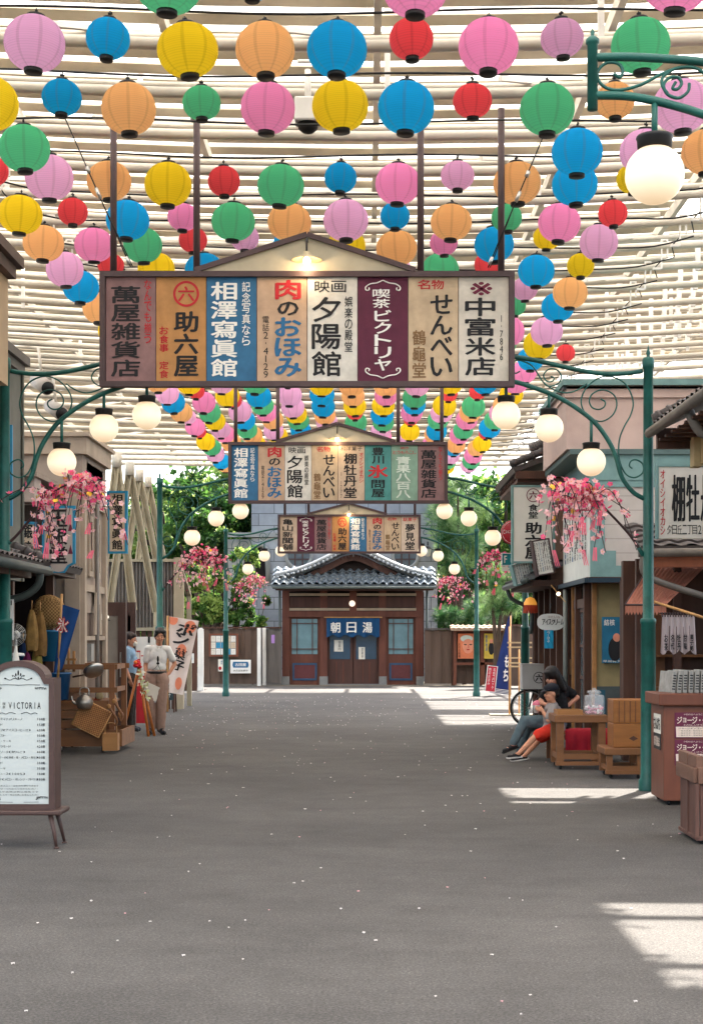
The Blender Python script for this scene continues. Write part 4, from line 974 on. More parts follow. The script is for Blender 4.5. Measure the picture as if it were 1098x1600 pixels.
# noren curtain
a = P(510, 966, YB-.12); o = thing('noren_curtain', 'blue noren curtain with white bathhouse name over the door', 'curtain', (a.x, YB-.15, a.z))
W = (593-510)/S(YB-.15); Hh = 30/S(YB-.15)
q = MB(); n = 48; vs = []
for i in range(n+1):
    x = W*i/n; lo_ = Hh*(.93+.07*math.cos(i*.55)); 
    for t in (0, .35, .7, 1): vs.append((x, -.03*math.sin(i*.8)*(.3+t)-.02*t, -lo_*t))
q.add(vs, [(i*4+k, i*4+k+1, i*4+k+5, i*4+k+4) for i in range(n) for k in range(3)], 0, True); q.build('cloth', mat('deep_blue_cloth', '#12436b', .85, .12, 4), o)
MB().tube([(-.08, .03, .03), (W+.08, .03, .03)], .02, 6).build('rod', M_['bamboo'], o)
textpart('lettering', lambda t: [put(t, ch, W*(.17+i*.30), -Hh*.48, .30, .33, -.055, 2, .03) for i, ch in enumerate('朝日湯')], o)
for (x0, x1, y0, y1, lab, inkc) in ((522, 536, 1000, 1018, 'cream paper notice on the left bathhouse door', '御案内'), (560, 570, 1011, 1030, 'white paper notice on the right bathhouse door', '営業中')):
    a = P(x0, y1, YB+.17); b = P(x1, y0, YB+.17); o = thing('paper_notice', lab, 'notice', (a.x, YB+.17, a.z))
    MB().box(0, b.x-a.x, 0, .008, 0, b.z-a.z).build('sheet', M_['paper'], o)
    textpart('lettering', lambda t: vtext(t, inkc, (b.x-a.x)*.6, b.z-a.z-.02, .03, (b.x-a.x)*.3, -.004, 0, 0), o)
# stone building behind
YS = 54.0; sS = S(YS)
N_ = thing('stone_building', 'grey blue stone block building with round windows behind the bathhouse', 'building', (-.5, YS, 0))
stone = brickmat('grey_stone_blocks', '#a9aaa9', '#8b8c8c', 1.1, .42)
BX(N_, 'wall', stone, P(393, 0, YS).x, P(683, 0, YS).x, YS, YS+5, 0, 6.55)
BX(N_, 'parapet', mat('stone_trim', '#9b9a93', .8, .08, 4), P(388, 0, YS).x, P(688, 0, YS).x, YS-.12, YS+5.1, 6.55, 6.75)
pxbox(N_, 'string_course', MATS['stone_trim'], 355, 437, 832, 839, YS-.1, .14)
BX(N_, 'left_wing', brickmat('pale_stone_blocks', '#aaa79d', '#7c7a73', .9, .36), P(352, 0, YS).x, P(392.5, 0, YS).x, YS+.4, YS+4, 0, 5.0)
for px in (467, 633):
    c = P(px, 868, YS-.02); r = 21/sS
    q = MB(); Mx = Matrix.Translation(c) @ Matrix.Rotation(R(90), 4, 'X')
    q.lathe([(r*.82, -.05), (r*.82, .07), (r*1.08, .07), (r*1.08, -.05)], 36, M=Mx); fo = q.build('round_window', MATS['stone_trim'], N_, True)
    q = MB().lathe([(0, .01), (r*.82, .01)], 32, M=Mx).build('pane', mat('grey_blue_glass', '#59676f', .15, .1, spec=.8), N_, True)
    q = MB()
    for k_ in (-.28, .28): q.box(c.x+r*k_-.025, c.x+r*k_+.025, c.y-.06, c.y-.02, c.z-r*.78, c.z+r*.78).box(c.x-r*.78, c.x+r*.78, c.y-.055, c.y-.025, c.z+r*k_-.02, c.z+r*k_+.02)
    q.build('window_bars', M_['brown_metal'], N_, True)
a = P(398, 910, YS-.03); b = P(416, 862, YS-.03); w2 = (b.x-a.x)/2; cxw = (a.x+b.x)/2
q = MB(); arc = [(w2*math.cos(math.pi*i/14), w2*math.sin(math.pi*i/14)) for i in range(15)]
poly = [(cxw-w2, a.z), (cxw+w2, a.z)] + [(cxw+x, b.z+z) for x, z in arc]
q.prism(poly, YS-.03, YS+.0); q.build('arched_window', M_['dark'], N_, True)
q = MB(); q.tube([(cxw-w2-.08, YS-.04, a.z)] + [(cxw+x*1.18, YS-.04, b.z+z*1.18) for x, z in reversed(arc)] + [(cxw+w2+.08, YS-.04, a.z)], .09, 8); q.build('arch_surround', MATS['stone_trim'], N_, True)
for (px, py, lab) in ((541+0, 862, 0),): pass
lt = thing('wall_lantern', 'small white outdoor lantern on the stone wall by far right globes', 'lantern', P(668, 860, YS-.3))
MB().lathe([(.0, -.22), (.09, -.2), (.12, .05), (0, .2)], 6).build('lantern_body', M_['white'], lt); MB().lathe([(.15, .05), (.03, .16), (.02, .3), (0, .32)], 6).tube([(0, 0, .1), (0, .3, .1)], .02, 6).build('lantern_top', M_['black'], lt)

# ------------------------------------------------------------------ fences
def fence(label, px0, px1, py0, py1, Y, posts, horiz=(990, 1060), seed=1, m=None, cap_m=None):
    a = P(px0, py1, Y); b = P(px1, py0, Y); o = thing('board_fence', label, 'fence', (a.x, Y, 0)); rr = random.Random(seed)
    m = m or mat('grey_brown_fence_board', '#5c4a3f', .8, .28, 5, bump=.3, stretch=(1, 1, .12)); q = MB(); x = a.x; i = 0
    while x < b.x-.02:
        w_ = .20; off = .03 if i % 2 else 0; q.box(x, min(x+w_, b.x), Y+off, Y+off+.025, .06, b.z-rr.uniform(0, .02)); x += w_-.035; i += 1
    q.build('boards', m, o, True)
    BX(o, 'top_rail', cap_m or M_['wood_d'], a.x, b.x, Y-.06, Y+.1, b.z, b.z+.05)
    q = MB()
    for y in horiz: z = P(0, y, Y).z; q.box(a.x, b.x, Y+.056, Y+.10, z-.04, z+.04)
    q.build('rail', M_['wood_d'], o, True)
    for px, pm in posts: x = P(px, 0, Y).x; BX(o, 'fence_post', pm, x-.055, x+.055, Y-.10, Y-.005, 0, b.z+.02)
    return o
wp = M_['white']
fence('brown board fence between flag and bathhouse, carrying the notice board', 318, 404, 982, 1073, 48.6, [(309+5, wp), (405, wp)])
fence('narrow grey board fence just left of the bathhouse', 404, 440, 982, 1073, 49.2, [(413, wp)], seed=2, m=mat('grey_fence_board', '#66605c', .8, .25, 5, bump=.3, stretch=(1, 1, .12)))
fence('brown board fence right of the bathhouse, behind the two posters', 663, 792, 984, 1073, 48.9, [(707, M_['wood_d']), (750, M_['wood_d'])], seed=3, cap_m=M_['tile_b'])
fence('short brown fence behind the blue standing flag', 792, 850, 978, 1076, 46.5, [(816, wp)], seed=4)
# darker gate piece left of the notice fence
o = thing('gate', 'low brown gate with white top post left of the notice board fence', 'gate', P(288, 1082, 44.2))
for (a, b, c, d, n_, m) in ((290, 308, 985, 1082, 'gate_panel', M_['wood_d']), (309, 318, 983, 1083, 'white_post', wp), (287, 290, 983, 1082, 'gate_post', M_['wood_d'])): pxbox(o, n_, m, a, b, c, d, 44.2, .06)
# ------------------------------------------------------------------ trees
def leafmat(name, c1, c2, tr=.48):
    return mat(name, c1, .6, 0, 1.2, col2=c2, trans=tr, spec=.3)
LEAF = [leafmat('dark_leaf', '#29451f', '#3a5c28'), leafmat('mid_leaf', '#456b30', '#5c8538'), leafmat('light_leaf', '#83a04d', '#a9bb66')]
PINE = [leafmat('pine_needle_dark', '#37603a', '#4c7c46'), leafmat('pine_needle_light', '#6c9256', '#98b272')]
bark = mat('tree_bark', '#4b3d31', .9, .3, 8, bump=.6, bscale=20, stretch=(1, 1, .3))
def crown(o, clumps, nper, size, mats, wts, seed, mode='leaf', flowers=0):
    rr = random.Random(seed); q = MB()
    for (c, r) in clumps:
        c = Vector(c); n = int(nper * r * r)
        # sub clumps on the surface
        subs = []
        for i in range(max(6, int(14*r))):
            d = Vector((rr.gauss(0, 1), rr.gauss(0, 1), rr.gauss(0, 1))).normalized(); subs.append((c+d*r*rr.uniform(.45, 1.0), r*rr.uniform(.18, .42), rr.choices(range(len(wts)), wts)[0]))
        for i in range(n):
            sc_, sr, tone = rr.choice(subs); d = Vector((rr.gauss(0, 1), rr.gauss(0, 1), rr.gauss(0, .7))).normalized()
            p = sc_ + d*sr*rr.random()**.35
            nn = Vector((rr.gauss(0, 1), rr.gauss(-.3, 1), rr.gauss(.5, 1))).normalized(); u = nn.orthogonal().normalized(); v = nn.cross(u)
            a = rr.uniform(0, 6.28); u, v = u*math.cos(a)+v*math.sin(a), v*math.cos(a)-u*math.sin(a)
            mi = tone if rr.random() < .8 else rr.randrange(len(wts))
            if mode == 'leaf':
                L_ = size*rr.uniform(.6, 1.3); w_ = L_*.36
                q.add([p, p+u*L_*.5+v*w_, p+u*L_, p+u*L_*.5-v*w_], [(0, 1, 2, 3)], mi)
            else:
                for k in range(4):
                    d2 = (d+Vector((rr.gauss(0, .5), rr.gauss(0, .5), rr.gauss(.15, .5)))).normalized(); e = d2.orthogonal().normalized()*.009; L_ = size*rr.uniform(.7, 1.3)
                    q.add([p-e, p+e, p+d2*L_], [(0, 1, 2)], mi)
    return q.build('crown', mats, o, True)
def trunk(o, base, limbs, r0):
    q = MB()
    for pts in limbs:
        pts = spline(pts, 4); k = len(pts); q.tube(pts, [r0*(1-.8*i/(k-1)) for i in range(k)], 8)
    q.build('trunk', bark, o, True)
def tree(label, cat, base_px, Y, clpx, nper, size, mats, wts, seed, mode='leaf', r0=.16, name='broadleaf_tree', grp='trees and shrubs behind the street end'):
    b = ((base_px-VX)*Y/F, Y, 0); o = thing(name, label, cat, b, 0, grp); cl = []
    for (px, py, rp, dy) in clpx: cl.append((tuple(P(px, py, Y+dy)), rp/S(Y)))
    crown(o, cl, nper, size, mats, wts, seed, mode)
    limbs = []
    for (c, r) in cl[:6]:
        limbs.append([Vector(b), Vector((b[0]*.85+c[0]*.15, Y, c[2]*.4)), Vector((b[0]*.4+c[0]*.6, (Y+c[1])/2, c[2]*.75)), Vector(c)])
    trunk(o, b, limbs, r0); return o
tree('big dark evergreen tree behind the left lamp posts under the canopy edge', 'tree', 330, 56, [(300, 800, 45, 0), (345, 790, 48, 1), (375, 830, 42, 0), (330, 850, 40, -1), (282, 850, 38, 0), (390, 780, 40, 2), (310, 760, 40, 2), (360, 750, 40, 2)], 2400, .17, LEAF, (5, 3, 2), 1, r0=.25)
tree('light green tree behind the cream struts at left', 'tree', 262, 58, [(255, 800, 40, 0), (230, 840, 36, 0), (265, 860, 34, 0), (235, 780, 34, 1), (205, 850, 34, 0), (200, 800, 34, 1)], 2300, .17, LEAF, (2, 4, 4), 2, r0=.2)
tree('leafy green shrub tree directly right of the white banner', 'tree', 325, 50.5, [(310, 930, 30, 0), (335, 915, 30, .3), (355, 945, 28, 0), (300, 960, 24, 0), (330, 962, 28, 0), (380, 925, 26, .3), (300, 905, 24, .2)], 4200, .12, LEAF, (1, 4, 5), 3, r0=.08)
tree('thin young tree with pale leaves left of the bathhouse roof', 'tree', 365, 51, [(372, 880, 24, 0), (390, 900, 22, 0), (365, 920, 22, 0), (400, 870, 16, 0), (385, 860, 18, 0)], 3000, .12, LEAF, (1, 3, 6), 4, r0=.05)
tree('dark low shrub with pale tips against the stone wall left', 'shrub', 395, 50, [(392, 948, 16, 0), (405, 968, 15, 0), (385, 968, 14, 0), (415, 940, 10, 0)], 4800, .11, LEAF, (5, 2, 2), 5, r0=.03, name='shrub')
tree('soft green pine tree right of the stone building', 'tree', 716, 53, [(700, 810, 36, 0), (722, 850, 34, 0), (705, 890, 28, -.5), (690, 840, 24, 0), (730, 800, 34, .5), (715, 770, 30, 0)], 1500, .26, PINE, (3, 5), 6, 'pine', r0=.12, name='pine_tree')
tree('low dark pine branch mass over the fence right of the bathhouse', 'tree', 725, 49.8, [(700, 962, 20, 0), (725, 958, 20, 0), (690, 970, 12, 0), (745, 965, 18, 0), (755, 940, 20, 0)], 2600, .22, PINE, (5, 2), 7, 'pine', r0=.07, name='pine_tree')
tree('light green pine reaching the diner roof above the posters', 'tree', 775, 46.8, [(765, 900, 24, 0), (785, 930, 24, 0), (770, 955, 22, 0), (800, 950, 18, 0), (790, 900, 16, 0)], 2400, .22, PINE, (2, 6), 8, 'pine', r0=.09, name='pine_tree')
tree('broadleaf tree with bright leaves behind the red disc sign', 'tree', 790, 55, [(775, 820, 36, 0), (800, 850, 34, 0), (760, 850, 30, 0), (790, 780, 34, 0), (815, 800, 36, 0), (770, 890, 28, 0), (830, 870, 34, 0), (750, 780, 34, 1)], 2300, .16, LEAF, (3, 3, 3), 9, r0=.18)
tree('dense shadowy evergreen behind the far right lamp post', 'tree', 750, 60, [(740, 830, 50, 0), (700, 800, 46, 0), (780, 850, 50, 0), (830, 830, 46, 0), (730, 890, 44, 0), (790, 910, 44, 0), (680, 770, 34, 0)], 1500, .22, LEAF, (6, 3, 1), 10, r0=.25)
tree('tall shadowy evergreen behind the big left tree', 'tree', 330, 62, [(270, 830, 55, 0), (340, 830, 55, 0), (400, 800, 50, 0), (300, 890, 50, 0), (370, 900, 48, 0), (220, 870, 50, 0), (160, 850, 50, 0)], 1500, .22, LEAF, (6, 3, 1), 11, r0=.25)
far = MB(); rr = random.Random(12)
o = thing('far_wood', 'dark wood of distant trees filling the gap beyond the street end', 'trees', (0, 75, 0)); o['kind'] = 'stuff'
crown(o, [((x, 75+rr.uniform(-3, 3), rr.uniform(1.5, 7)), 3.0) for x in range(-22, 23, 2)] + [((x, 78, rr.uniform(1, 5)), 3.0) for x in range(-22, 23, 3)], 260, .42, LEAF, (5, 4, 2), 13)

# ------------------------------------------------------------------ far notices, posters, banners
def board(name, label, cat, px0, px1, py0, py1, Y, m, text=None, frame=None, d=.03, rz=0, tilt=0, group=None, fr=.03):
    a = P(px0, py1, Y); b = P(px1, py0, Y); W = b.x-a.x; H = b.z-a.z
    o = thing(name, label, cat, (a.x+W/2, Y, a.z), rz, group); 
    if tilt: o.rotation_euler = (0, tilt, rz)
    MB().box(-W/2, W/2, 0, d, 0, H).build('panel', m, o)
    if frame:
        q = MB(); q.box(-W/2-fr*.2, -W/2+fr, -.012, d+.004, 0, H).box(W/2-fr, W/2+fr*.2, -.012, d+.004, 0, H).box(-W/2+fr, W/2-fr, -.012, d+.004, 0, fr).box(-W/2+fr, W/2-fr, -.012, d+.004, H-fr, H)
        q.build('frame', frame, o)
    if text: textpart('lettering', lambda t: text(t, W, H), o)
    return o
blue_f = mat('bright_blue_frame', '#2b87ad', .6, .12, 6); paperm = M_['paper']; tanp = mat('aged_tan_sign', '#cdb89d', .75, .08, 5, dirt=.15)
Yf = 48.4
def nb(t, W, H):
    r_ = random.Random(2)
    for i in range(5):
        for j in range(3):
            x = -W/2+.06+i*(W-.12)/5; z = .07+j*(H-.12)/3; w_ = (W-.12)/5*.86; h_ = (H-.12)/3*.86
            for k in range(3): vtext(t, 'お知らせ', x+w_*(.25+.25*k), z+h_-.02, z+.02, w_*.13, -.006, 0, 0)
nbo = board('notice_board', 'framed notice board full of papers on the left fence', 'notice board', 327, 372, 990, 1026, Yf, mat('notice_backing', '#8d8a86', .8), nb, MATS['red_brown_varnished_wood'], fr=.06)
NW, NH = 45/S(Yf), 36/S(Yf); rr = random.Random(2)
for i in range(5):
    for j in range(3): x = -NW/2+.06+i*(NW-.12)/5; z = .07+j*(NH-.12)/3; MB().box(x, x+(NW-.12)/5*.86, -.004, -.001, z, z+(NH-.12)/3*.86).build('paper', [paperm, blue_f, M_['white'], tanp][rr.randrange(4)], nbo)
board('small_poster', 'small white poster with a figure, left half under the notice board', 'poster', 341, 349, 1030, 1049, Yf, paperm, lambda t, W, H: (vtext(t, '東京', .03, H-.04, H*.55, .07, -.004, 3, .01), t.ell((-.02, -.003, .10), (.05, .002, .06), 8, 6, 1)))
def lg(t, W, H):
    t.add([(-W*.36, -.004, H*.42), (W*.36, -.004, H*.42), (W*.40, -.004, H*.62), (W*.36, -.004, H*.86), (-W*.36, -.004, H*.86), (-W*.40, -.004, H*.62)], [(0, 1, 2, 3, 4, 5)], 3)
    htext(t, '古田屋', -W*.28, W*.28, H*.64, H*.22, -.007, 2, .02); htext(t, '氷の店営業中', -W*.36, W*.36, H*.20, H*.14, -.004, 0, .01)
board('white_sign', 'white fence sign with a dark blue emblem beside the far left post', 'sign', 360, 392, 1031, 1052, Yf, M_['white'], lg)
board('white_sign', 'pale sign with blue lettering between banner and gate', 'sign', 286, 303, 1021, 1036, 43.6, M_['white'], lambda t, W, H: htext(t, '喫煙所', -W*.4, W*.4, H*.5, H*.35, -.004, 3, .01))
board('purple_slip', 'narrow lilac paper slip on the grey fence left of bathhouse', 'notice', 424, 429, 992, 1005, 48.7, mat('lilac_paper', '#a77fc0', .8))
def face(t, W, H):
    t.ell((.02, -.004, H*.5), (W*.30, .003, H*.30), 18, 12, 7); t.ell((-.02, -.002, H*.80), (W*.34, .003, H*.14), 16, 8, 6)
    t.ell((-.06, -.009, H*.56), (.05, .002, .018), 8, 6, 0); t.ell((.11, -.009, H*.56), (.05, .002, .018), 8, 6, 0); t.ell((.03, -.009, H*.36), (.05, .002, .02), 8, 6, 1)
    t.tube([(.03, -.009, H*.56), (.05, -.009, H*.45), (.02, -.009, H*.44)], .007, 4, 1); vtext(t, '天然色映画', -W*.42, H*.62, H*.04, W*.09, -.005, 0, .01)
INKS.append(mat('poster_skin', '#d98d6f', .7)); INKS.append(mat('poster_yellow', '#d9b23c', .7))
case = thing('poster_case', 'brown roofed poster case on the fence right of the bathhouse', 'poster case', P(750, 1070, 48.7))
case.location.z = 0
for (a, b, c, d) in ((708, 800, 984, 988), (708, 713, 988, 1070), (750, 757, 988, 1070), (713, 800, 1035, 1039)): pxbox(case, 'frame', MATS['red_brown_varnished_wood'], a, b, c, d, 48.62, .1)
q = MB(); a = P(704, 983, 48.3); tile_sheet(q, a, (2.2, 0, 0), (0, .7, .12), 13, 2); q.build('tile_cap', mat('pale_clay_tile', '#a98e78', .7, .15, 6), case, True)  # cap tiles in one pale clay colour
board('portrait_poster', 'orange film poster with a large face in the case', 'poster', 715, 744, 990, 1029, 48.58, mat('orange_poster', '#d3764e', .7, .2, 4), face)
board('film_poster', 'yellow film poster with small figures right of the far post', 'poster', 756, 781, 990, 1029, 48.58, mat('yellow_poster', '#cdae44', .7, .3, 4), lambda t, W, H: (t.ell((-.03, -.004, H*.40), (.09, .003, .20), 10, 8, 0), t.ell((-.03, -.005, H*.70), (.06, .003, .07), 10, 8, 7), t.ell((.13, -.004, H*.3), (.07, .003, .16), 10, 8, 3), t.ell((.13, -.005, H*.56), (.05, .003, .06), 10, 8, 7), vtext(t, '青春物語', -W*.36, H*.95, H*.3, W*.13, -.005, 3, .02)))
# blue standing flag (Y 41) and red sign
def flag(name, label, pts_px, Y, m, text, pole=None, grp=None, wob=.04):
    o_ = P(*pts_px[0], Y); o = thing(name, label, 'banner', (o_.x, Y, 0), 0, grp)
    # pts: top-left, top-right, bottom-right, bottom-left
    c = [P(x, y, Y)-o.location for x, y in pts_px]; q = MB(); nu, nv = 10, 16; vs = []
    for j in range(nv+1):
        for i in range(nu+1):
            u = i/nu; v = j/nv; p = (c[0]*(1-u)+c[1]*u)*(1-v)+(c[3]*(1-u)+c[2]*u)*v
            vs.append(p+Vector((0, wob*math.sin(u*7+v*3)*(.3+v*.7), 0)))
    q.add(vs, [(j*(nu+1)+i, (j+1)*(nu+1)+i, (j+1)*(nu+1)+i+1, j*(nu+1)+i+1) for j in range(nv) for i in range(nu)], 0, True)
    q.build('cloth', m, o)
    def uv(u, v, dy=0): p = (c[0]*(1-u)+c[1]*u)*(1-v)+(c[3]*(1-u)+c[2]*u)*v; return Vector((p.x, wob*math.sin(u*7+v*3)*(.3+v*.7)-.028+dy, p.z))
    if text:
        t = MB(); text(t, uv); t.build('lettering', INKS, o)
    if pole:
        MB().tube([P(*pole[0], Y)-o.location, P(*pole[1], Y)-o.location], pole[2], 8).build('pole', M_['bamboo'], o)
    return o
def flat(t, uv, ch, u, v, w_, h_, mi, bold=.03, ang=0):       # glyph laid on the flag surface
    vs, fs, (x0, x1, z0, z1) = glyph(ch, 0); W = max(x1-x0, z1-z0)
    for k, (ox, oz) in enumerate([(0, 0), (bold, 0), (-bold, 0), (0, bold)]):
        out = []
        for x, z in vs:
            a = (x-(x0+x1)/2)/W+ox; b = (z-(z0+z1)/2)/W+oz; a, b = a*math.cos(ang)-b*math.sin(ang), a*math.sin(ang)+b*math.cos(ang)
            out.append(uv(u+a*w_, v-b*h_, -k*.0006))
        t.add(out, fs, mi)
navy = mat('navy_flag_cloth', '#1c2f66', .8, .15, 4)
def bt(t, uv):
    for i, ch in enumerate('もち'): flat(t, uv, ch, .72, .58+i*.18, .34, .15, 2, .05)
    for i in range(4): p = [uv(.02+.08*i*0+j*.02, .93+.012*i) for j in (0, 48)]; t.add([uv(.02, .94+.018*i), uv(.98, .94+.018*i), uv(.98, .948+.018*i), uv(.02, .948+.018*i)], [(0, 1, 2, 3)], 2)
flag('blue_flag', 'tall navy standing flag with white brush marks by the far right post', [(794, 963), (797, 962), (796, 1086), (765, 1082)], 40.6, navy, bt, ((797, 962), (797, 1100), .018), None, .022)
o = board('red_sign', 'small red sign with white lettering leaning on the navy flag', 'sign', 757, 773, 1040, 1081, 40.2, mat('red_sign_paint', '#c3283a', .6, .1, 5), lambda t, W, H: (vtext(t, '肉のおほみ', -W*.22, H*.92, H*.25, W*.22, -.004, 2, .0), vtext(t, '名物コロッケ', W*.2, H*.92, H*.1, W*.22, -.004, 2, .0)), M_['white'], fr=.015, tilt=R(6))
# slim white rack left of the bicycle
o = thing('slat_rack', 'slim wooden rack with white slats left of the bicycle', 'rack', P(797, 1118, 30.2)); o.location.z = 0
L_ = o.location
q = MB().tube([(-.02, 0, 0), (-.02, 0, 1.75)], .018, 6).tube([(.18, .1, 0), (.18, .1, 1.3)], .015, 6); q.build('upright', M_['bamboo'], o)
for z in (.95, 1.02, 1.12, 1.33, 1.42): MB().box(-.06, .42, -.02, .0, z, z+.03).build('slat', mat('cream_slat_wood', '#c9ad84', .7), o)
MB().box(-.4, .5, -.1, .3, 0, .03).build('foot_board', mat('cream_slat_wood2', '#a3937c', .8), o)
# white banner with orange circles (left)
def wb(t, uv):
    for (u, v, r) in ((.12, .03, .18), (.75, .10, .20), (.55, .42, .20), (.60, .86, .2)):
        vs = [uv(u, v, -.001)] + [uv(max(0.01, min(.99, u+r*math.cos(a*.35))), max(.005, min(.995, v+r*.42*math.sin(a*.35))), -.001) for a in range(18)]
        t.add(vs, [(0, 1+i, 1+(i+1) % 18) for i in range(18)], 9)
    for ch, u, v, s_ in (('ポ', .62, .14, .62), ('ン', .48, .28, .55), ('菓', .50, .47, .5), ('子', .50, .63, .5)): flat(t, uv, ch, u, v, s_, s_*.28, 0, .05, -.2)
INKS.append(mat('orange_dot', '#e88a68', .8))
flag('white_banner', 'white cloth banner with orange dots and black letters right of the standing man', [(265, 963), (311, 970), (286, 1086), (264, 1082)], 28.5, mat('white_banner_cloth', '#ddccc2', .85, .06, 3, trans=.25), wb, ((262, 962), (262, 1112), .02), None, .018)
# blackboard easel
def cb(t, W, H): htext(t, '冷し飴', -W*.4, W*.4, H*.8, H*.12, -.004, 2, 0); vtext(t, 'MENU', 0, H*.6, H*.1, W*.3, -.004, 2, 0)
o = thing('blackboard', 'small standing blackboard between the man and the white banner', 'blackboard', P(264, 1113, 31.5)); o.location.z = 0
MB().box(-.10, .10, 0, .03, .25, .95).build('board', mat('slate_green', '#2f4246', .7), o); textpart('lettering', lambda t: [vtext(t, '甘酒有り升', 0, .9, .3, .08, -.006, 2, 0)], o)
for x in (-.11, .11): MB().beam((x, .0, 0), (x, .02, 1.02), .03, .04).build('leg', M_['wood_d'], o); MB().beam((x, .35, 0), (x, .03, 1.0), .03, .04).build('leg', M_['wood_d'], o)

# ------------------------------------------------------------------ left foreground: menu board
Yv = 11.27
o = thing('menu_board', 'brown framed cafe menu board with arched top, cut by the left edge', 'menu board', (P(28.5, 0, Yv).x, Yv, 0))
hw = 57/S(Yv); zb, zs, zt = .28, 1.245, 1.375; aw = 43/S(Yv)
def outline(ins):
    pts = [(-hw+ins, zb+ins), (hw-ins, zb+ins), (hw-ins, zs-ins), (aw-ins*.3, zs-ins)]
    N = 16; pts += [((aw-ins*.7)*math.cos(math.pi*i/N), zs-ins*.6+(zt-zs-ins*.45)*math.sin(math.pi*i/N)) for i in range(1, N)]
    return pts + [(-aw+ins*.3, zs-ins), (-hw+ins, zs-ins)]
fr_m = mat('plum_brown_painted_frame', '#4b3630', .5, .12, 8, bump=.1)
A1, A2 = outline(0), outline(.042); N = len(A1); q = MB()
vs = [(x, 0, z) for x, z in A1] + [(x, -.0, z) for x, z in A2] + [(x, .02, z) for x, z in A2] + [(x, .24, z) for x, z in A1]
q.add(vs, [(i, (i+1) % N, N+(i+1) % N, N+i) for i in range(N)] + [(N+i, N+(i+1) % N, 2*N+(i+1) % N, 2*N+i) for i in range(N)] + [((i+1) % N, i, 3*N+i, 3*N+(i+1) % N) for i in range(N)] + [tuple(range(4*N-1, 3*N-1, -1))])
q.build('frame', fr_m, o)
MB().prism(outline(.04), .015, .05).build('panel', mat('menu_white', '#b9bdb8', .5, .04, 3), o)
MB().box(-hw-.05, hw+.055, -.05, .30, zb-.035, zb-.002, bev=.008).build('base_plank', fr_m, o)
for sx in (-1, 1):
    for (y0, y1) in ((0, -.03), (.22, .27)):
        q = MB().tube([(sx*(hw-.03), y0, zb-.03), (sx*(hw+.0), (y0+y1)/2, .12), (sx*(hw+.02), y1, .012)], [.02, .015, .011], 8); q.lathe([(0, 0), (.022, 0), (.02, .012), (0, .014)], 10, (sx*(hw+.02), y1, 0)); q.build('leg', fr_m, o)
def menu(t):
    y = .011
    htext(t, 'VICTORIA', -.075, hw-.10, 1.045, .050, y, 0, .012, .25); vtext(t, '喫茶', -.105, 1.07, 1.02, .022, y, 0, .0)
    rows = ['スパゲッティナポリターノ', 'カツサンド', 'エビピラフ(アイスコーヒー付)', 'ピザトースト', 'コーヒー・ケーキ', 'プリンアラモード', 'クリームソーダ(青りんご)', 'クリームソーダ(檸檬・苺・メロン・青空)', 'レモネード', 'ミルクセーキ', 'ぶどうジュース(100%)', '特製ソーダ(メロン・オレンジ・ブドウ)']
    pr = ['700圓', '650圓', '600圓', '550圓', '450圓', '420圓', '400圓', '400圓', '350圓', '350圓', '380圓', '380圓']
    for i, s_ in enumerate(rows):
        z = .945-i*.0402; htext(t, s_, -.215, -.215+min(.36, len(s_)*.0205), z, .017, y, 0, .0, .1); htext(t, pr[i], .135, .195, z, .017, y, 0, .014, .1)
    for i, s_ in enumerate(['喫茶メニューはお持ち帰りできます', 'ごゆっくりおくつろぎください。', '表示価格は税込価格です', 'アレルギー等は係員にお尋ねください']): htext(t, s_, -.15, .15, .455-i*.022, .011, y, 0, 0, .1)
    # scroll ornaments
    for sg in (-1, 1):
        for pts in (((0, 1.235), (.03, 1.245), (.06, 1.232), (.085, 1.24), (.10, 1.25)), ((.01, 1.24), (.03, 1.262), (.045, 1.268), (.04, 1.256)), ((.02, .985), (.06, .995), (.09, .983), (.12, .992), (.14, .985)), ((0, 1.195), (.08, 1.198), (.16, 1.196))):
            t.tube(spline([(sg*a, y, b) for a, b in pts], 4), .0018, 4, 0)
        for (cx_, cz_) in ((.185, 1.165), (.195, .365)):
            for k in range(7): a = k*.9; t.tube(spline([(sg*(cx_-.012*k+.01*math.cos(a)), y, cz_+.010*math.sin(a)+(.006 if cz_ > 1 else -.002)*k*.4), (sg*(cx_-.012*k+.016), y, cz_+.012), (sg*(cx_-.012*k+.02), y, cz_-.003)], 4), .0016, 4, 0)
        t.tube([(sg*.04, y, .335), (sg*.15, y, .337)], .0014, 4, 0)
    for (dx, dz, w_, h_, an) in ((0, 1.285, .006, .02, 0), (-.018, 1.272, .005, .012, .6), (.018, 1.272, .005, .012, -.6), (-.095, 1.243, .009, .005, 0), (.095, 1.243, .009, .005, 0), (0, 1.248, .005, .01, 0)): t.ell((dx, y, dz), (w_, .001, h_), 8, 6, 0)
textpart('lettering', menu, o)

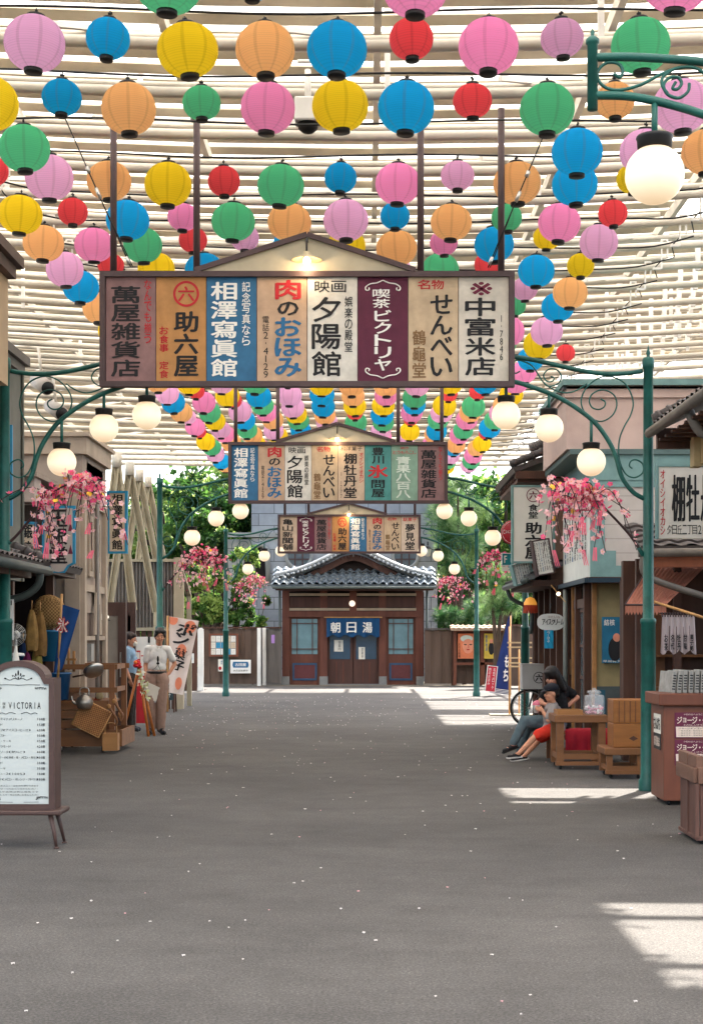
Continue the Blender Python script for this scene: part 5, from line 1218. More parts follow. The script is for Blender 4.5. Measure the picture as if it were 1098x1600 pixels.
# ------------------------------------------------------------------ left stall goods
def woven(name, c1, c2, sc_=60):
    m = mat(name, c1, .75, .2, 6, bump=.2); n = m.node_tree; L = n.links.new; b = n.nodes['Principled BSDF']; src = b.inputs['Base Color'].links[0].from_socket
    tc = n.nodes.new('ShaderNodeTexCoord'); ck = n.nodes.new('ShaderNodeTexChecker'); ck.inputs['Scale'].default_value = sc_; L(tc.outputs['Object'], ck.inputs[0])
    ck.inputs[1].default_value = (1, 1, 1, 1); ck.inputs[2].default_value = tuple(x for x in lin(c2)[:3])+(1,)
    mx = n.nodes.new('ShaderNodeMixRGB'); mx.blend_type = 'MULTIPLY'; mx.inputs[0].default_value = .8; L(src, mx.inputs[1]); L(ck.outputs[0], mx.inputs[2]); L(mx.outputs[0], b.inputs['Base Color']); return m
wick = woven('woven_wicker', '#9c6a3c', '#9a8068', 55); wick2 = woven('woven_bamboo', '#a98350', '#8a7355', 45)
# wooden cart
Yc = 20.6; X0, X1 = -4.25, -3.30
o = thing('wooden_cart', 'open wooden cart on small wheels hung with kitchen tools on the left', 'cart', ((X0+X1)/2, Yc, 0)); K = o.location
W2 = (X1-X0)/2; wdc = M_['wood_h']
q = MB(); q.box(-W2, W2+.02, 0, .03, .08, .30).box(-W2, W2+.02, 1.1, 1.13, .08, .30).box(W2-.01, W2+.02, .03, 1.1, .08, .30).box(-W2, -W2+.03, .03, 1.1, .08, .30); q.build('base_tray', wdc, o)
for x in (-W2+.03, W2-.16):
    for y in (.04, 1.05): MB().box(x, x+.075, y, y+.075, .30, 1.18).build('post', M_['wood'], o)
for (z, y) in ((1.11, .05), (.80, .03), (1.11, 1.06)): MB().box(-W2, W2-.05, y, y+.045, z, z+.07).build('rail', wdc, o)
for z in (1.11, .80): MB().box(W2-.14, W2-.10, .11, 1.05, z+.001, z+.066).build('side_rail', wdc, o)
for z in (.32, .45, .57): MB().box(-W2+.04, W2-.17, .06, .085, z, z+.11).build('front_plank', wdc, o)
MB().box(-W2+.04, W2-.17, .09, 1.05, .66, .69).build('shelf', wdc, o)
for x in (-W2+.12, W2-.25):
    for y in (.12, .95):
        w_ = thing('wheel', None, None, (x, y, .045)); w_.parent = o
        Mx = Matrix.Rotation(R(90), 4, 'Y'); MB().lathe([(0, -.018), (.04, -.018), (.045, -.01), (.045, .01), (.04, .018), (0, .018)], 16, M=Mx).build('tyre', M_['black'], w_); MB().lathe([(0, -.024), (.02, -.024), (.02, .024), (0, .024)], 12, M=Mx).build('rim', M_['metal'], w_)
mt = M_['metal']
def lay(px, py, Y): return P(px, py, Y)
c = lay(124, 1077, 20.95); p_ = thing('steamer_pot', 'wide aluminium pot standing on the wooden cart shelf', 'pot', (c.x-.15, 21.0, .692))
MB().lathe([(0, 0), (.20, 0), (.21, .02), (.21, .11), (.225, .115), (.225, .13), (.20, .13), (.195, .02), (0, .015)], 28).build('pot_body', mt, p_); MB().tube(spline([(.21, 0, .09), (.27, 0, .10), (.27, .05, .10), (.21, .06, .09)], 4), .01, 6).build('handle', mt, p_)
c = lay(148, 1052, 20.6); p_ = thing('frying_pan', 'shiny metal pan lid leaning on the cart rail', 'pan', (c.x, 20.62, c.z)); p_.rotation_euler = (R(-35), R(-25), 0)
MB().lathe([(0, 0), (.10, .005), (.14, .03), (.145, .06), (.14, .06), (.12, .03), (0, .012)], 24).build('pan_body', mt, p_); MB().tube([(-.13, 0, .05), (-.30, 0, .10)], .012, 8).build('handle', M_['wood_d'], p_)
c = lay(133, 1098, 20.45); p_ = thing('kettle', 'round dented metal kettle hanging on the cart front', 'kettle', (c.x, 20.42, c.z-.08))
MB().lathe([(0, -.01), (.08, .0), (.11, .05), (.115, .10), (.09, .155), (.05, .175), (.05, .185), (0, .19)], 24).ell((0, 0, .20), .015).build('kettle_body', mat('dented_pewter', '#9a9186', .35, .2, 8, metal=.8, bump=.4, bscale=15), p_)
MB().tube(spline([(-.09, 0, .06), (-.15, -.02, .10), (-.17, -.02, .17)], 4), [.022]*4+[.014]*5, 8).build('spout', MATS['dented_pewter'], p_); MB().tube(spline([(-.06, 0, .17), (-.05, 0, .27), (.05, 0, .27), (.06, 0, .17)], 4), .007, 6).build('handle', mt, p_)
c = lay(145, 1122, 20.5); p_ = thing('wicker_lid', 'tilted square wicker lid leaning on the cart front', 'lid', (c.x, 20.44, c.z)); p_.rotation_euler = (R(-6), R(27), 0)
MB().box(-.20, .20, -.015, .015, -.185, .185, bev=.012).build('weave', wick, p_); q = MB().tube([(-.2, 0, -.185), (.2, 0, -.185), (.2, 0, .185), (-.2, 0, .185), (-.2, 0, -.185)], .012, 6); q.build('rim', M_['bamboo'], p_)
c = lay(190, 1160, 20.45); p_ = thing('small_wooden_box', 'small open wooden box at right end of the cart tray', 'box', (-3.40, 20.42, .30))
q = MB().box(-.10, .10, 0, .015, -.18, .05).box(-.10, .10, .16, .175, -.18, .05).box(-.10, -.085, .015, .16, -.18, .05).box(.085, .10, .015, .16, -.18, .05).box(-.085, .085, .015, .16, -.18, -.165); q.build('box_body', M_['wood_l'], p_); MB().tube(spline([(-.08, .08, .04), (-.06, .08, .17), (.06, .08, .17), (.08, .08, .04)], 4), .005, 5).build('handle', M_['bamboo'], p_); p_.location.z = .22; p_.location.y = 20.36
rr = random.Random(21)
for i, (px, py, lab, cc) in enumerate(((152, 1096, 'small red brown gourd behind the kettle', '#7c3520'), (160, 1106, 'small dark clay cup beside the kettle', '#4c3324'), (156, 1086, 'small cream jar on the cart shelf', '#b5a27a'), (174, 1078, 'small pale jar near the cart post', '#c8b890'), (186, 1098, 'small wooden ladle hanging on the cart corner post', '#a1714a'))):
    c = lay(px, py, 20.8); p_ = thing(('gourd', 'cup', 'jar', 'jar', 'ladle')[i], lab, ('gourd', 'cup', 'jar', 'jar', 'ladle')[i], c)
    m = mat('ware_%s' % ('a', 'b', 'c', 'd', 'e')[i], cc, .45, .2, 9)
    if i < 4: MB().lathe([(0, -.06), (.045, -.055), (.055, -.01), (.04, .03), (.028, .04), (.03, .055), (0, .06)], 14).build('body', m, p_); MB().lathe([(0, .055), (.03, .056), (.02, .07), (0, .072)], 12).build('stopper', M_['wood_d'], p_)
    else: MB().tube([(0, -.32, .12), (.06, -.32, -.12)], .011, 6).build('handle', m, p_); MB().ell((.075, -.32, -.15), (.04, .03, .05), 12, 8).build('bowl', m, p_)
for i, (px, py) in enumerate(((180, 1118), (188, 1110))):
    c = lay(px, py, 20.38); p_ = thing('wooden_tongs', ('long thin dark wooden scoop leaning on cart corner', 'short curved wooden scoop leaning on cart corner')[i], 'scoop', c); MB().tube(spline([(-.07, 0, .10), (0, -.02, 0), (.03, 0, -.08), (.0, 0, -.14)], 4), .018, 8).build('handle', M_['wood'], p_); MB().ell((-.08, 0, .12), (.03, .02, .035)).build('bowl', M_['wood_l'], p_)
# two mallets / grips sticking up
p_ = thing('wooden_reel', 'turned wooden reel standing on the cart top rail', 'reel', (P(116, 0, 20.7).x, 20.7, 1.18)); MB().box(-.13, .02, -.02, .02, -.08, -.03).lathe([(0, -.12), (.02, -.12), (.02, .16), (0, .16)], 10).lathe([(0, -.1), (.018, -.1), (.018, .20), (0, .2)], 10, (-.07, 0, 0)).build('spindle', M_['wood_l'], p_); p_.location.z = 1.2
MB().box(-.10, .03, -.025, .025, .03, .06).build('cross_bar', M_['wood_l'], p_)
# hanging goods
c = P(76, 956, 19.9); p_ = thing('round_basket', 'large round shallow woven basket hung on the dark wall', 'basket', c)
Mx = Matrix.Rotation(R(90), 4, 'X'); MB().lathe([(0, .03), (.15, .02), (.20, -.02), (.215, -.02), (.215, .0), (.16, .045), (0, .05)], 28, M=Mx).build('weave', wick2, p_); MB().tube([(.21*math.cos(a*.3), .02, .21*math.sin(a*.3)) for a in range(22)], .014, 6).build('rim', M_['bamboo'], p_)
c = P(79, 1003, 19.7); p_ = thing('blue_tub', 'tall blue plastic tub beneath the round basket', 'tub', (c.x, 19.8, c.z-.25)); MB().lathe([(0, 0), (.15, 0), (.19, .38), (.205, .385), (.205, .40), (.18, .40), (.14, .02), (0, .02)], 24).build('tub_body', mat('blue_plastic', '#1f6c94', .4, .1, 5), p_); MB().lathe([(.206, .395), (.215, .39), (.21, .375)], 24).build('rim', MATS['blue_plastic'], p_)
p_ = thing('blue_tub', 'second blue tub standing low behind the cart rail', 'tub', (P(88, 0, 20.3).x, 20.3, .72)); MB().lathe([(0, 0), (.16, 0), (.19, .34), (.2, .345), (.2, .36), (.18, .36), (.15, .02), (0, .02)], 24).build('tub_body', mat('dark_blue_plastic', '#174a72', .4, .1, 5), p_); MB().lathe([(.2, .355), (.21, .35), (.205, .335)], 24).build('rim', MATS['dark_blue_plastic'], p_)
for i, (px, py, wd_, hh, cc, lab) in enumerate(((50, 985, .12, .5, '#8a6a3a', 'straw coloured cloth bag hanging left of the round basket'), (63, 990, .13, .55, '#7a5a30', 'brown cloth bag hanging beside the blue tub'), (58, 1030, .10, .4, '#8d7b3c', 'mustard cloth hanging low behind the menu board'), (43, 1035, .09, .25, '#7a2457', 'magenta cloth bundle behind the menu board'), (37, 1022, .10, .28, '#20375c', 'navy cloth bundle behind the menu board'), (55, 1048, .06, .3, '#b4574a', 'red and tan cloth hanging behind the menu board'))):
    c = P(px, py, 19.0+i*.1); p_ = thing('cloth_bag', lab, 'cloth bag', c); rr = random.Random(i)
    q = MB(); vs = []; n = 18; L_ = 8
    for j in range(L_+1):
        t = j/L_; 
        for k in range(n): a = 2*math.pi*k/n; r = wd_*.5*(.35+.9*math.sin(t*2.2)**.8 if t > 0 else .35)*(1+.16*math.sin(a*5+i)); vs.append((r*math.cos(a), r*.6*math.sin(a), hh*(.5-t)+.01*math.sin(a*3)))
    q.add(vs, [(j*n+k, j*n+(k+1) % n, (j+1)*n+(k+1) % n, (j+1)*n+k) for j in range(L_) for k in range(n)], 0, True); q.add([vs[L_*n+k] for k in range(n)], [tuple(range(n))]); q.build('cloth', mat('bag_cloth_%s' % 'abcdef'[i], cc, .9, .3, 12, bump=.3), p_)
    MB().tube([(0, 0, hh*.5), (0, .02, hh*.5+.12)], .006, 5).build('cord', M_['bamboo'], p_)
c = P(24, 992, 17.5); p_ = thing('electric_fan', 'small silver electric fan behind the near left post', 'fan', c)
q = MB()
for k in range(7): r = .03+.016*k; q.tube([(r*math.cos(a*.314), -.05+.006*k, r*math.sin(a*.314)) for a in range(21)], .003, 4)
for k in range(14): a = k*.449; q.tube([(0, -.06, 0), (.13*math.cos(a), -.0, .13*math.sin(a))], .0025, 4)
q.build('grille', mt, p_); MB().ell((0, .05, 0), (.05, .07, .05)).build('motor', M_['white'], p_); MB().tube([(0, .04, 0), (0, .06, -.2)], .015, 8).lathe([(0, -.24), (.10, -.24), (.09, -.21), (0, -.2)], 16, (0, .06, 0)).build('stand', M_['white'], p_)
c = P(28, 1040, 16.9); p_ = thing('pastry_tongs_rack', 'white paper cones hanging under the fan', 'paper cones', c)
for k in range(2): MB().lathe([(.06, -.12), (.05, -.10), (.008, .1), (0, .1)], 14, (-.02+.05*k, .0, .12-.24*k)).build('cone', paperm, p_)
# small noren at left edge and blue flag
p_ = thing('small_noren', 'white cloth strip curtain by the near left post', 'curtain', P(13, 1000, 15.9)); q = MB(); q.box(-.05, .06, 0, .006, -.0, .42); q.build('cloth', mat('white_noren_cloth', '#cfc9c2', .9, .05), p_)
textpart('lettering', lambda t: [vtext(t, '////', .0, .41, .35, .02, -.003, 0, 0)] and None or t.box(-.03, -.02, -.004, -.003, .36, .41).box(0, .01, -.004, -.003, .36, .41).box(.03, .04, -.004, -.003, .36, .41), p_)
def bf(t, uv): flat(t, uv, '氷', .25, .30, .7, .22, 1, .1); flat(t, uv, '氷', .25, .30, .7, .22, 2, .03)
flag('blue_flag', 'deep blue flag with red lettering on a bamboo pole beside the goods shop', [(97, 944), (125, 953), (98, 1046), (84, 1052)], 18.9, mat('deep_blue_flag_cloth', '#17427a', .85, .1, 4), bf, ((97, 928), (91, 1060), .016), None, .018)

# photo studio doors
def studio(px0, px1, py0, Y, label, txt):
    a = P(px0, 0, Y); b = P(px1, 0, Y); z1 = P(0, py0, Y).z; W = b.x-a.x
    o = thing('glass_door', label, 'door', (a.x, Y, 0)); fm = MATS['plum_brown_painted_frame']
    f = .13; q = MB().box(0, f, 0, .08, 0, z1-.22).box(W-f, W, 0, .08, 0, z1-.22).box(0, W, -.002, .082, z1-.22, z1).box(f, W-f, 0, .08, 0, .35); q.build('door_frame', fm, o)
    MB().box(f, W-f, .03, .045, .35, z1-.22).build('glass', mat('frosted_door_glass', '#857f76', .25, .25, 2, spec=.7), o)
    if txt:
        textpart('lettering', lambda t: vtext(t, '相澤寫眞館', W*.42, z1-.52, z1-1.35, .09, .026, 5, .02), o)
        MB().box(W-.09, W-.07, -.05, -.0, .9, 1.3).build('handle', M_['metal'], o)
    return o
o = studio(137, 197, 941, 24.9, 'brown framed glass studio door with faint gold lettering', True)
sp_ = thing('wall_lamp', 'round white lamp seen behind the studio door glass', 'lamp', P(160, 964, 24.75)); MB().ell((0, 0, 0), (.11, .03, .05), 14, 8).build('lamp_body', mat('lit_white_enamel', '#efe9dd', .4, .02, emit='#fff1dc', es=.3), sp_); MB().box(-.13, .13, -.0, .02, -.06, -.05).build('rim', M_['black'], sp_)
studio(192, 212, 941, 25.6, 'second brown door post set behind the studio door', False)
def vs_(name, label, px0, px1, py0, py1, Y, s_, fm, m=tanp, rz=0, bold=.03, fr=.035, top=.96):
    return board(name, label, 'sign', px0, px1, py0, py1, Y, m, lambda t, W, H: vtext(t, s_, 0, H*top, H*.05, W*.52, -.004, 0, bold, .16), fm, d=.05, rz=rz, fr=fr)
o = vs_('shop_sign', 'narrow vertical photo studio sign with bright blue frame before the struts', 168, 199, 767, 865, 23.6, '相澤寫眞館', blue_f)
MB().tube([(-.1, .02, .32), (-.28, .02, .32)], .012, 6).tube([(-.1, .02, .85), (-.28, .02, .85)], .012, 6).build('bracket', M_['brown_metal'], o)
# oval ended confectioner sign
Yo = 19.2; a = P(66, 895, Yo); b = P(118, 790, Yo); W = b.x-a.x; H = b.z-a.z
o = thing('hanging_sign', 'shield shaped sign with scalloped blue edge behind the left blossoms', 'sign', (a.x+W/2, Yo, a.z))
def shield(ins):
    w_ = W/2-ins; return [(-w_*.35, ins*.6), (0, ins*.2), (w_*.35, ins*.6), (w_*.62, H*.10+ins*.3), (w_, H*.14+ins*.3), (w_, H-ins), (-w_, H-ins), (-w_, H*.14+ins*.3), (-w_*.62, H*.10+ins*.3)]
MB().prism(shield(0), 0, .05).build('blue_edge', blue_f, o); MB().prism(shield(.035), -.006, .0).build('face', mat('sign_greyish', '#b4a79e', .75, .06, 4), o)
def sh(t): 
    vtext(t, '玉銀堂', 0, H*.95, H*.13, W*.5, -.010, 0, .04)
    for sx in (-1, 1):
        for z in (.28, .62): t.add([(sx*W*.36, -.010, H*(z+.14)), (sx*W*.36-.03, -.010, H*z), (sx*W*.36+.03, -.010, H*z)], [(0, 1, 2)], 4)
textpart('lettering', sh, o)
vs_('shop_sign', 'second sign with blue edge half hidden left of the shield sign', 30, 58, 815, 872, 20.2, '銀座', blue_f, rz=R(30), bold=.04)
o = board('shop_sign', 'thin upright sign with blue edges beside the near left post', 'sign', 9, 19, 664, 822, 16.4, mat('sign_greyish2', '#b4a79e', .75), None, blue_f, fr=.02)
# red and white board behind the man, easel with flower
def rw(t, W, H): t.add([(-W/2, -.004, .0), (W/2, -.004, 0), (W/2, -.004, H*.55), (-W/2, -.004, H*.55)], [(0, 1, 2, 3)], 1); htext(t, 'コーラ', -W*.4, W*.2, H*.78, H*.12, -.006, 1, .02); t.box(W*.15, W*.25, -.006, -.004, H*.93, H)
board('standing_sign', 'white and red standing board behind the man and the studio door', 'sign', 210, 243, 995, 1130, 26.6, M_['white'], rw)
o = thing('flower_easel', 'orange wooden easel topped with a red flower before the staff member', 'easel', (P(214, 0, 24.0).x, 24.0, 0))
ow = mat('orange_wood', '#b06428', .5, .2, 6)
for f_ in ((-.22, -.05), (.20, -.12), (.28, -.02)): MB().tube([(f_[0], f_[1], 0), (.02, .1, 1.08)], .022, 8).build('leg', ow, o)
q = MB(); [q.ell((.045*math.cos(k*2.4)*(1-k/22), .05+.045*math.sin(k*2.4)*(1-k/22), 1.08+.006*k), (.034, .034, .022), 8, 6) for k in range(16)]; q.build('red_flower', mat('red_flower', '#c2202c', .7, .3, 12, bump=.6), o); MB().ell((-.02, 0, 1.15), (.03, .03, .03)).build('orange_flower', mat('orange_flower', '#d96a28', .7), o)
q = MB(); rr = random.Random(3)
for i in range(40):
    p = Vector((.06+.10*i/40+rr.gauss(0, .02), .02, 1.02-.45*i/40)); d = Vector((rr.gauss(0, 1), rr.gauss(-.6, .4), rr.gauss(0, 1))).normalized(); e = d.orthogonal()*.02; q.add([p, p+d*.04+e, p+d*.08, p+d*.04-e], [(0, 1, 2, 3)], 0 if i % 2 else 1)
q.build('leaves', [mat('pale_leaf', '#b9bf8e', .8), mat('white_leaf', '#cfcbb8', .8)], o)

# ------------------------------------------------------------------ right: signs on the buildings
o = board('shop_sign', 'large white diner sign with maroon ring mark and black lettering', 'sign', 799, 866, 758, 880, 23.4, mat('sign_grey_white', '#d6d1c6', .75, .05, 4, dirt=.15), None, MATS['faded_teal_trim'], d=.08, fr=.03)
def ring(t, cx, cz, r, mi, y=-.004, w_=.12):
    N = 32; vs = []
    for q_ in range(N): a = 2*math.pi*q_/N; vs += [(cx+r*math.cos(a), y, cz+r*math.sin(a)), (cx+r*(1-w_)*math.cos(a), y, cz+r*(1-w_)*math.sin(a))]
    t.add(vs, [(2*q_, 2*q_+1, (2*q_+3) % (2*N), (2*q_+2) % (2*N)) for q_ in range(N)], mi)
H = 122/S(23.4); W = 67/S(23.4)
textpart('lettering', lambda t: (ring(t, 0, H*.87, .105, 4), put(t, '六', 0, H*.87, .12, .12, -.004, 4, .04), vtext(t, '食堂', 0, H*.76, H*.57, .14, -.004, 0, .03), vtext(t, '助六屋', 0, H*.53, H*.05, .24, -.004, 0, .05)), o)
MB().tube([(W/2, .04, H*.95), (W/2+.3, .04, H*.95)], .02, 6).build('bracket', M_['brown_metal'], o)
o = thing('disc_sign', 'round red drink sign peeking out behind the diner sign', 'sign', P(801, 832, 25.7))
Mx = Matrix.Rotation(R(90), 4, 'X'); MB().lathe([(0, .02), (.19, .02), (.205, .01), (.205, -.01), (.19, -.02), (0, -.02)], 36, M=Mx).build('disc', mat('enamel_red', '#b31e2b', .3, .06, 4, coat=.4), o)
textpart('lettering', lambda t: (htext(t, 'Coca-Cola', -.17, .17, .01, .07, -.026, 2, .015), ring(t, 0, 0, .185, 2, -.024, .03), put(t, 'コ', -.02, -.10, .05, .04, -.026, 2, .01)), o)
board('letter_sign', 'teal sign with white letter F under the red disc', 'sign', 783, 803, 864, 884, 26.0, mat('teal_enamel', '#1f7f86', .5, .08), lambda t, W, H: (put(t, 'F', -.04, H*.5, .07, .13, -.004, 2, .03), put(t, 'r', .06, H*.45, .05, .10, -.004, 2, .03)), M_['white'], fr=.012)
board('letter_sign', 'small pale sign with a blue katakana mark under the teal sign', 'sign', 784, 803, 885, 892, 26.0, paperm, lambda t, W, H: put(t, 'フ', .02, H*.5, .05, .05, -.004, 3, .02))
def vm(t, W, H):
    for i in range(7): vtext(t, ['天ぷらうどん', 'きつねそば定', '月見そば大盛', 'カツ丼天丼', '親子丼小鉢', '焼魚定食付', 'お新香味噌汁'][i], -W*.38+i*W*.127, H*.93, H*.10, W*.07, -.004, 0 if i != 2 else 3, .02)
o = board('tilted_menu', 'brown backed white menu board tilted on the small roof', 'menu board', 839, 867, 842, 898, 23.05, M_['white'], vm, M_['brown_metal'], d=.14, rz=R(8), tilt=R(-10), fr=.02)
o = board('tilted_menu', 'teal backed menu board tilted behind the brown one', 'menu board', 806, 836, 878, 912, 23.6, M_['white'], vm, MATS['faded_teal_trim'], d=.18, rz=R(8), tilt=R(-14), fr=.02)
o = board('red_upright_sign', 'tall narrow dark red sign on the diner wall behind the third globe', 'sign', 887, 897, 690, 765, 23.45, mat('dark_red_enamel', '#96243a', .5, .1), lambda t, W, H: vtext(t, 'たばこ', 0, H*.9, H*.3, .05, -.004, 2, .01), None, d=.5)
board('red_sign_board', 'dark red sign with pale lettering behind the right blossoms', 'sign', 872, 925, 776, 798, 20.40, MATS['dark_red_enamel'], lambda t, W, H: htext(t, '氣軽な食堂大衆料理', -W*.46, W*.46, H*.3, H*.42, -.004, 2, .02))
# ice cream sign, small banner, lamp
Yi = 22.9; c = P(860, 972, Yi); o = thing('ice_cream_sign', 'white rounded ice cream sign hanging from the diner eave', 'sign', c)
q = MB(); N = 32; q.prism([(.20*math.copysign(abs(math.cos(2*math.pi*i/N))**.75, math.cos(2*math.pi*i/N)), .125*math.copysign(abs(math.sin(2*math.pi*i/N))**.75, math.sin(2*math.pi*i/N))) for i in range(N)], 0, .04); q.build('panel', mat('enamel_white', '#c9c9c6', .35, .04, coat=.3), o)
textpart('lettering', lambda t: (htext(t, 'アイスクリーム', -.13, .19, -.0, .085, -.004, 0, .05, .05), htext(t, '冷たいね', -.05, .14, .075, .04, -.004, 5, 0)), o)
MB().tube([(0, .02, .12), (.0, .02, .28)], .01, 6).build('hanger', M_['black'], o)
p_ = thing('light_blue_banner', 'small bright blue banner hanging beneath the ice cream sign', 'banner', P(857, 1013, 22.8)); q = MB(); vs = [(x*.0135-.07, .008*math.sin(x*1.2+z), z*.03) for z in range(10) for x in range(11)]
q.add(vs, [(j*11+i, j*11+i+1, j*11+i+12, j*11+i+11) for j in range(9) for i in range(10)], 0, True); q.build('cloth', mat('bright_blue_cloth', '#1f8fb8', .8, .08), p_); textpart('lettering', lambda t: vtext(t, 'ラムネ', -.01, .26, .08, .04, -.012, 2, 0), p_)
p_ = thing('paper_lamp', 'small orange lamp with red fringe under the diner eave', 'lamp', P(828, 950, 24.2)); p_.scale = (.78, .78, .8); MB().lathe([(0, .22), (.08, .19), (.13, .10), (.135, .05)], 18).build('lamp_shade', mat('lit_orange_shade', '#d99a45', .6, .1, emit='#f0a040', es=.12), p_)
q = MB(); rr = random.Random(5)
for k in range(22): a = k*.2856; q.add([(.135*math.cos(a), .135*math.sin(a), .06), (.135*math.cos(a+.28), .135*math.sin(a+.28), .06), (.15*math.cos(a+.2), .15*math.sin(a+.2), -.10+rr.uniform(-.02, .02)), (.15*math.cos(a+.06), .15*math.sin(a+.06), -.10)], [(0, 1, 2, 3)])
q.build('fringe', mat('red_fringe', '#b04a35', .8, .2, trans=.3), p_)
p_ = thing('spot_lamp', 'small yellow lamp with thin wing shades under the tiled eave', 'lamp', P(872, 928, 22.4)); MB().ell((0, 0, 0), .028).build('bulb', M_['bulb'], p_); q = MB().beam((-.11, 0, .13), (.10, 0, -.12), .05, .008, up=(.7, 0, .7)); q.build('reflector', mat('brass_reflector', '#c79a58', .4, .1, metal=.5), p_)
q = board('wall_poster', 'blue poster on the yellow wall partly behind the brown post', 'poster', 940, 990, 964, 1036, 20.66, mat('poster_blue', '#1e6684', .6, .25, 3), lambda t, W, H: (htext(t, '結核', -W*.45, -W*.1, H*.88, H*.13, -.004, 2, .02), t.ell((-W*.1, -.004, H*.3), (.09, .003, .16), 12, 8, 0), t.ell((-W*.05, -.005, H*.55), (.05, .003, .06), 12, 8, 7), htext(t, '早期発見の日', -W*.48, W*.4, H*.04, H*.05, -.004, 2, 0)))
q = board('teal_board', 'blue sheet panel low on the wall beside the low stand', 'panel', 929, 945, 1078, 1125, 20.2, mat('teal_sheet', '#1b5468', .6, .1), None)

# ------------------------------------------------------------------ right: furniture
def leg_table(name, label, cat, px0, px1, Yt, zt, depth, th, lw, m, brace=.12):
    a = P(px0, 0, Yt); b = P(px1, 0, Yt); W = b.x-a.x; o = thing(name, label, cat, (a.x, Yt, 0))
    MB().box(-.015, W+.015, -.015, depth+.015, zt-th, zt, bev=.006).build('top', m, o)
    for x in (.01, W-lw-.01):
        for y in (.01, depth-lw): MB().box(x, x+lw, y, y+lw, .05, zt-th-.001).build('leg', m, o)
    for y in (.02, depth-lw+.01): MB().box(.01+lw, W-lw-.01, y, y+lw*.6, brace, brace+lw*.75).build('stretcher', m, o)
    for x in (.02, W-lw): MB().box(x, x+lw*.6, .01+lw, depth-lw, brace, brace+lw*.75).build('stretcher', m, o)
    MB().box(0, W, 0, lw, .05, .05+.045).build('foot_rail', m, o) 
    for x in (.06, W-.06):
        for y in (.05, depth-.05): MB().ell((x, y, .026), (.02, .025, .025), 10, 8).build('caster', M_['black'], o)
    return o
T = leg_table('wooden_table', 'warm brown wooden table holding a tray and glass jar', 'table', 868, 947, 17.9, .635, .62, .085, .085, M_['wood_h'])
a = T.location
o = thing('wooden_tray', 'shallow wooden tray at left on the table', 'tray', (a.x+.03, a.y+.1, .636)); q = MB().box(0, .30, 0, .01, 0, .055).box(0, .30, .34, .35, 0, .055).box(0, .01, .01, .34, 0, .055).box(.29, .30, .01, .34, 0, .055).box(.01, .29, .01, .34, 0, .01); q.build('tray_body', M_['wood_l'], o)
o = thing('glass_jar', 'square glass jar of pink and white sweets on the table', 'jar', (a.x+.47, a.y+.18, .636))
gl = bpy.data.materials.new('clear_glass'); gl.use_nodes = True; gb_ = gl.node_tree.nodes['Principled BSDF']; gb_.inputs['Base Color'].default_value = (.85, .88, .88, 1); gb_.inputs['Alpha'].default_value = .28; gb_.inputs['Roughness'].default_value = .08
MB().box(-.11, .11, -.09, .09, 0, .23, bev=.02).build('glass_body', gl, o); MB().lathe([(.06, .23), (.065, .25), (.085, .255), (.085, .27), (.05, .285), (.02, .29), (.025, .31), (0, .315)], 20).build('lid', gl, o)
q = MB(); rr = random.Random(9)
for k in range(60): q.ell((rr.uniform(-.09, .09), rr.uniform(-.075, .075), rr.uniform(.02, .10)), .016, 8, 6, rr.randrange(2))
s_ = q.build('sweets', [mat('pink_sweet', '#dc8fa4', .4), mat('white_sweet', '#e6dfdc', .4)], o); s_['kind'] = 'stuff'
# folding bench with red cloth
o = thing('bench', 'low bench with red cloth where woman and child sit', 'bench', (2.26, 18.92, 0))
MB().box(0, .80, 0, .78, .345, .375, bev=.004).build('seat', M_['wood_h'], o)
for x in (.03, .70):
    for y in (.04, .68): MB().box(x, x+.055, y, y+.055, 0, .344).build('leg', M_['wood'], o)
MB().box(.085, .70, .36, .39, .12, .16).build('stretcher', M_['wood'], o)
q = MB(); vs = []; n = 30
for i in range(n+1):
    x = .22+.62*i/n; w_ = .012*math.sin(i*1.1)
    vs += [(x, .77, .382), (x, -.012, .384), (x, -.02+w_, .25), (x+.02*math.sin(i*.7), -.03+w_*1.6, .13+.01*math.sin(i*.9))]
q.add(vs, [(4*i+k, 4*i+k+1, 4*i+k+5, 4*i+k+4) for i in range(n) for k in range(3)], 0, True); c_ = q.build('red_cloth', mat('crimson_cloth', '#9c1626', .9, .15, 5, bump=.1), None)
c_.location = (2.22, 18.92, 0); tag(c_, 'crimson cloth draped over the low bench behind the table', 'cloth')
St = leg_table('low_stand', 'low slatted wooden stand carrying the two stacked boxes', 'stand', 946, 1006, 16.75, .335, .55, .075, .065, M_['wood_h'], .09)
a = St.location
for k, (z0, z1, lab) in enumerate(((.336, .60, 'lower pale wooden box with diamond handle on the low stand'), (.603, .86, 'upper pale wooden box on top of the stacked pair'))):
    o = thing('wooden_box', lab, 'box', (a.x+.09, a.y+.06, z0)); MB().box(0, .40, 0, .42, 0, z1-z0, bev=.008).build('box_body', mat('honey_box_wood', '#8f5a2c', .5, .22, 6, bump=.15, stretch=(.3, 1, 2)), o)
    if k == 0: q = MB().prism([(.17, .10), (.22, .13), (.27, .10), (.22, .075)], -.004, 0); q.build('handle_cut', M_['wood_d'], o)
    else:
        q = MB()
        for x in (.06, .12, .18, .24, .30, .36): q.box(x, x+.006, -.004, 0, .01, z1-z0-.012)
        q.build('slat_line', M_['wood_d'], o)
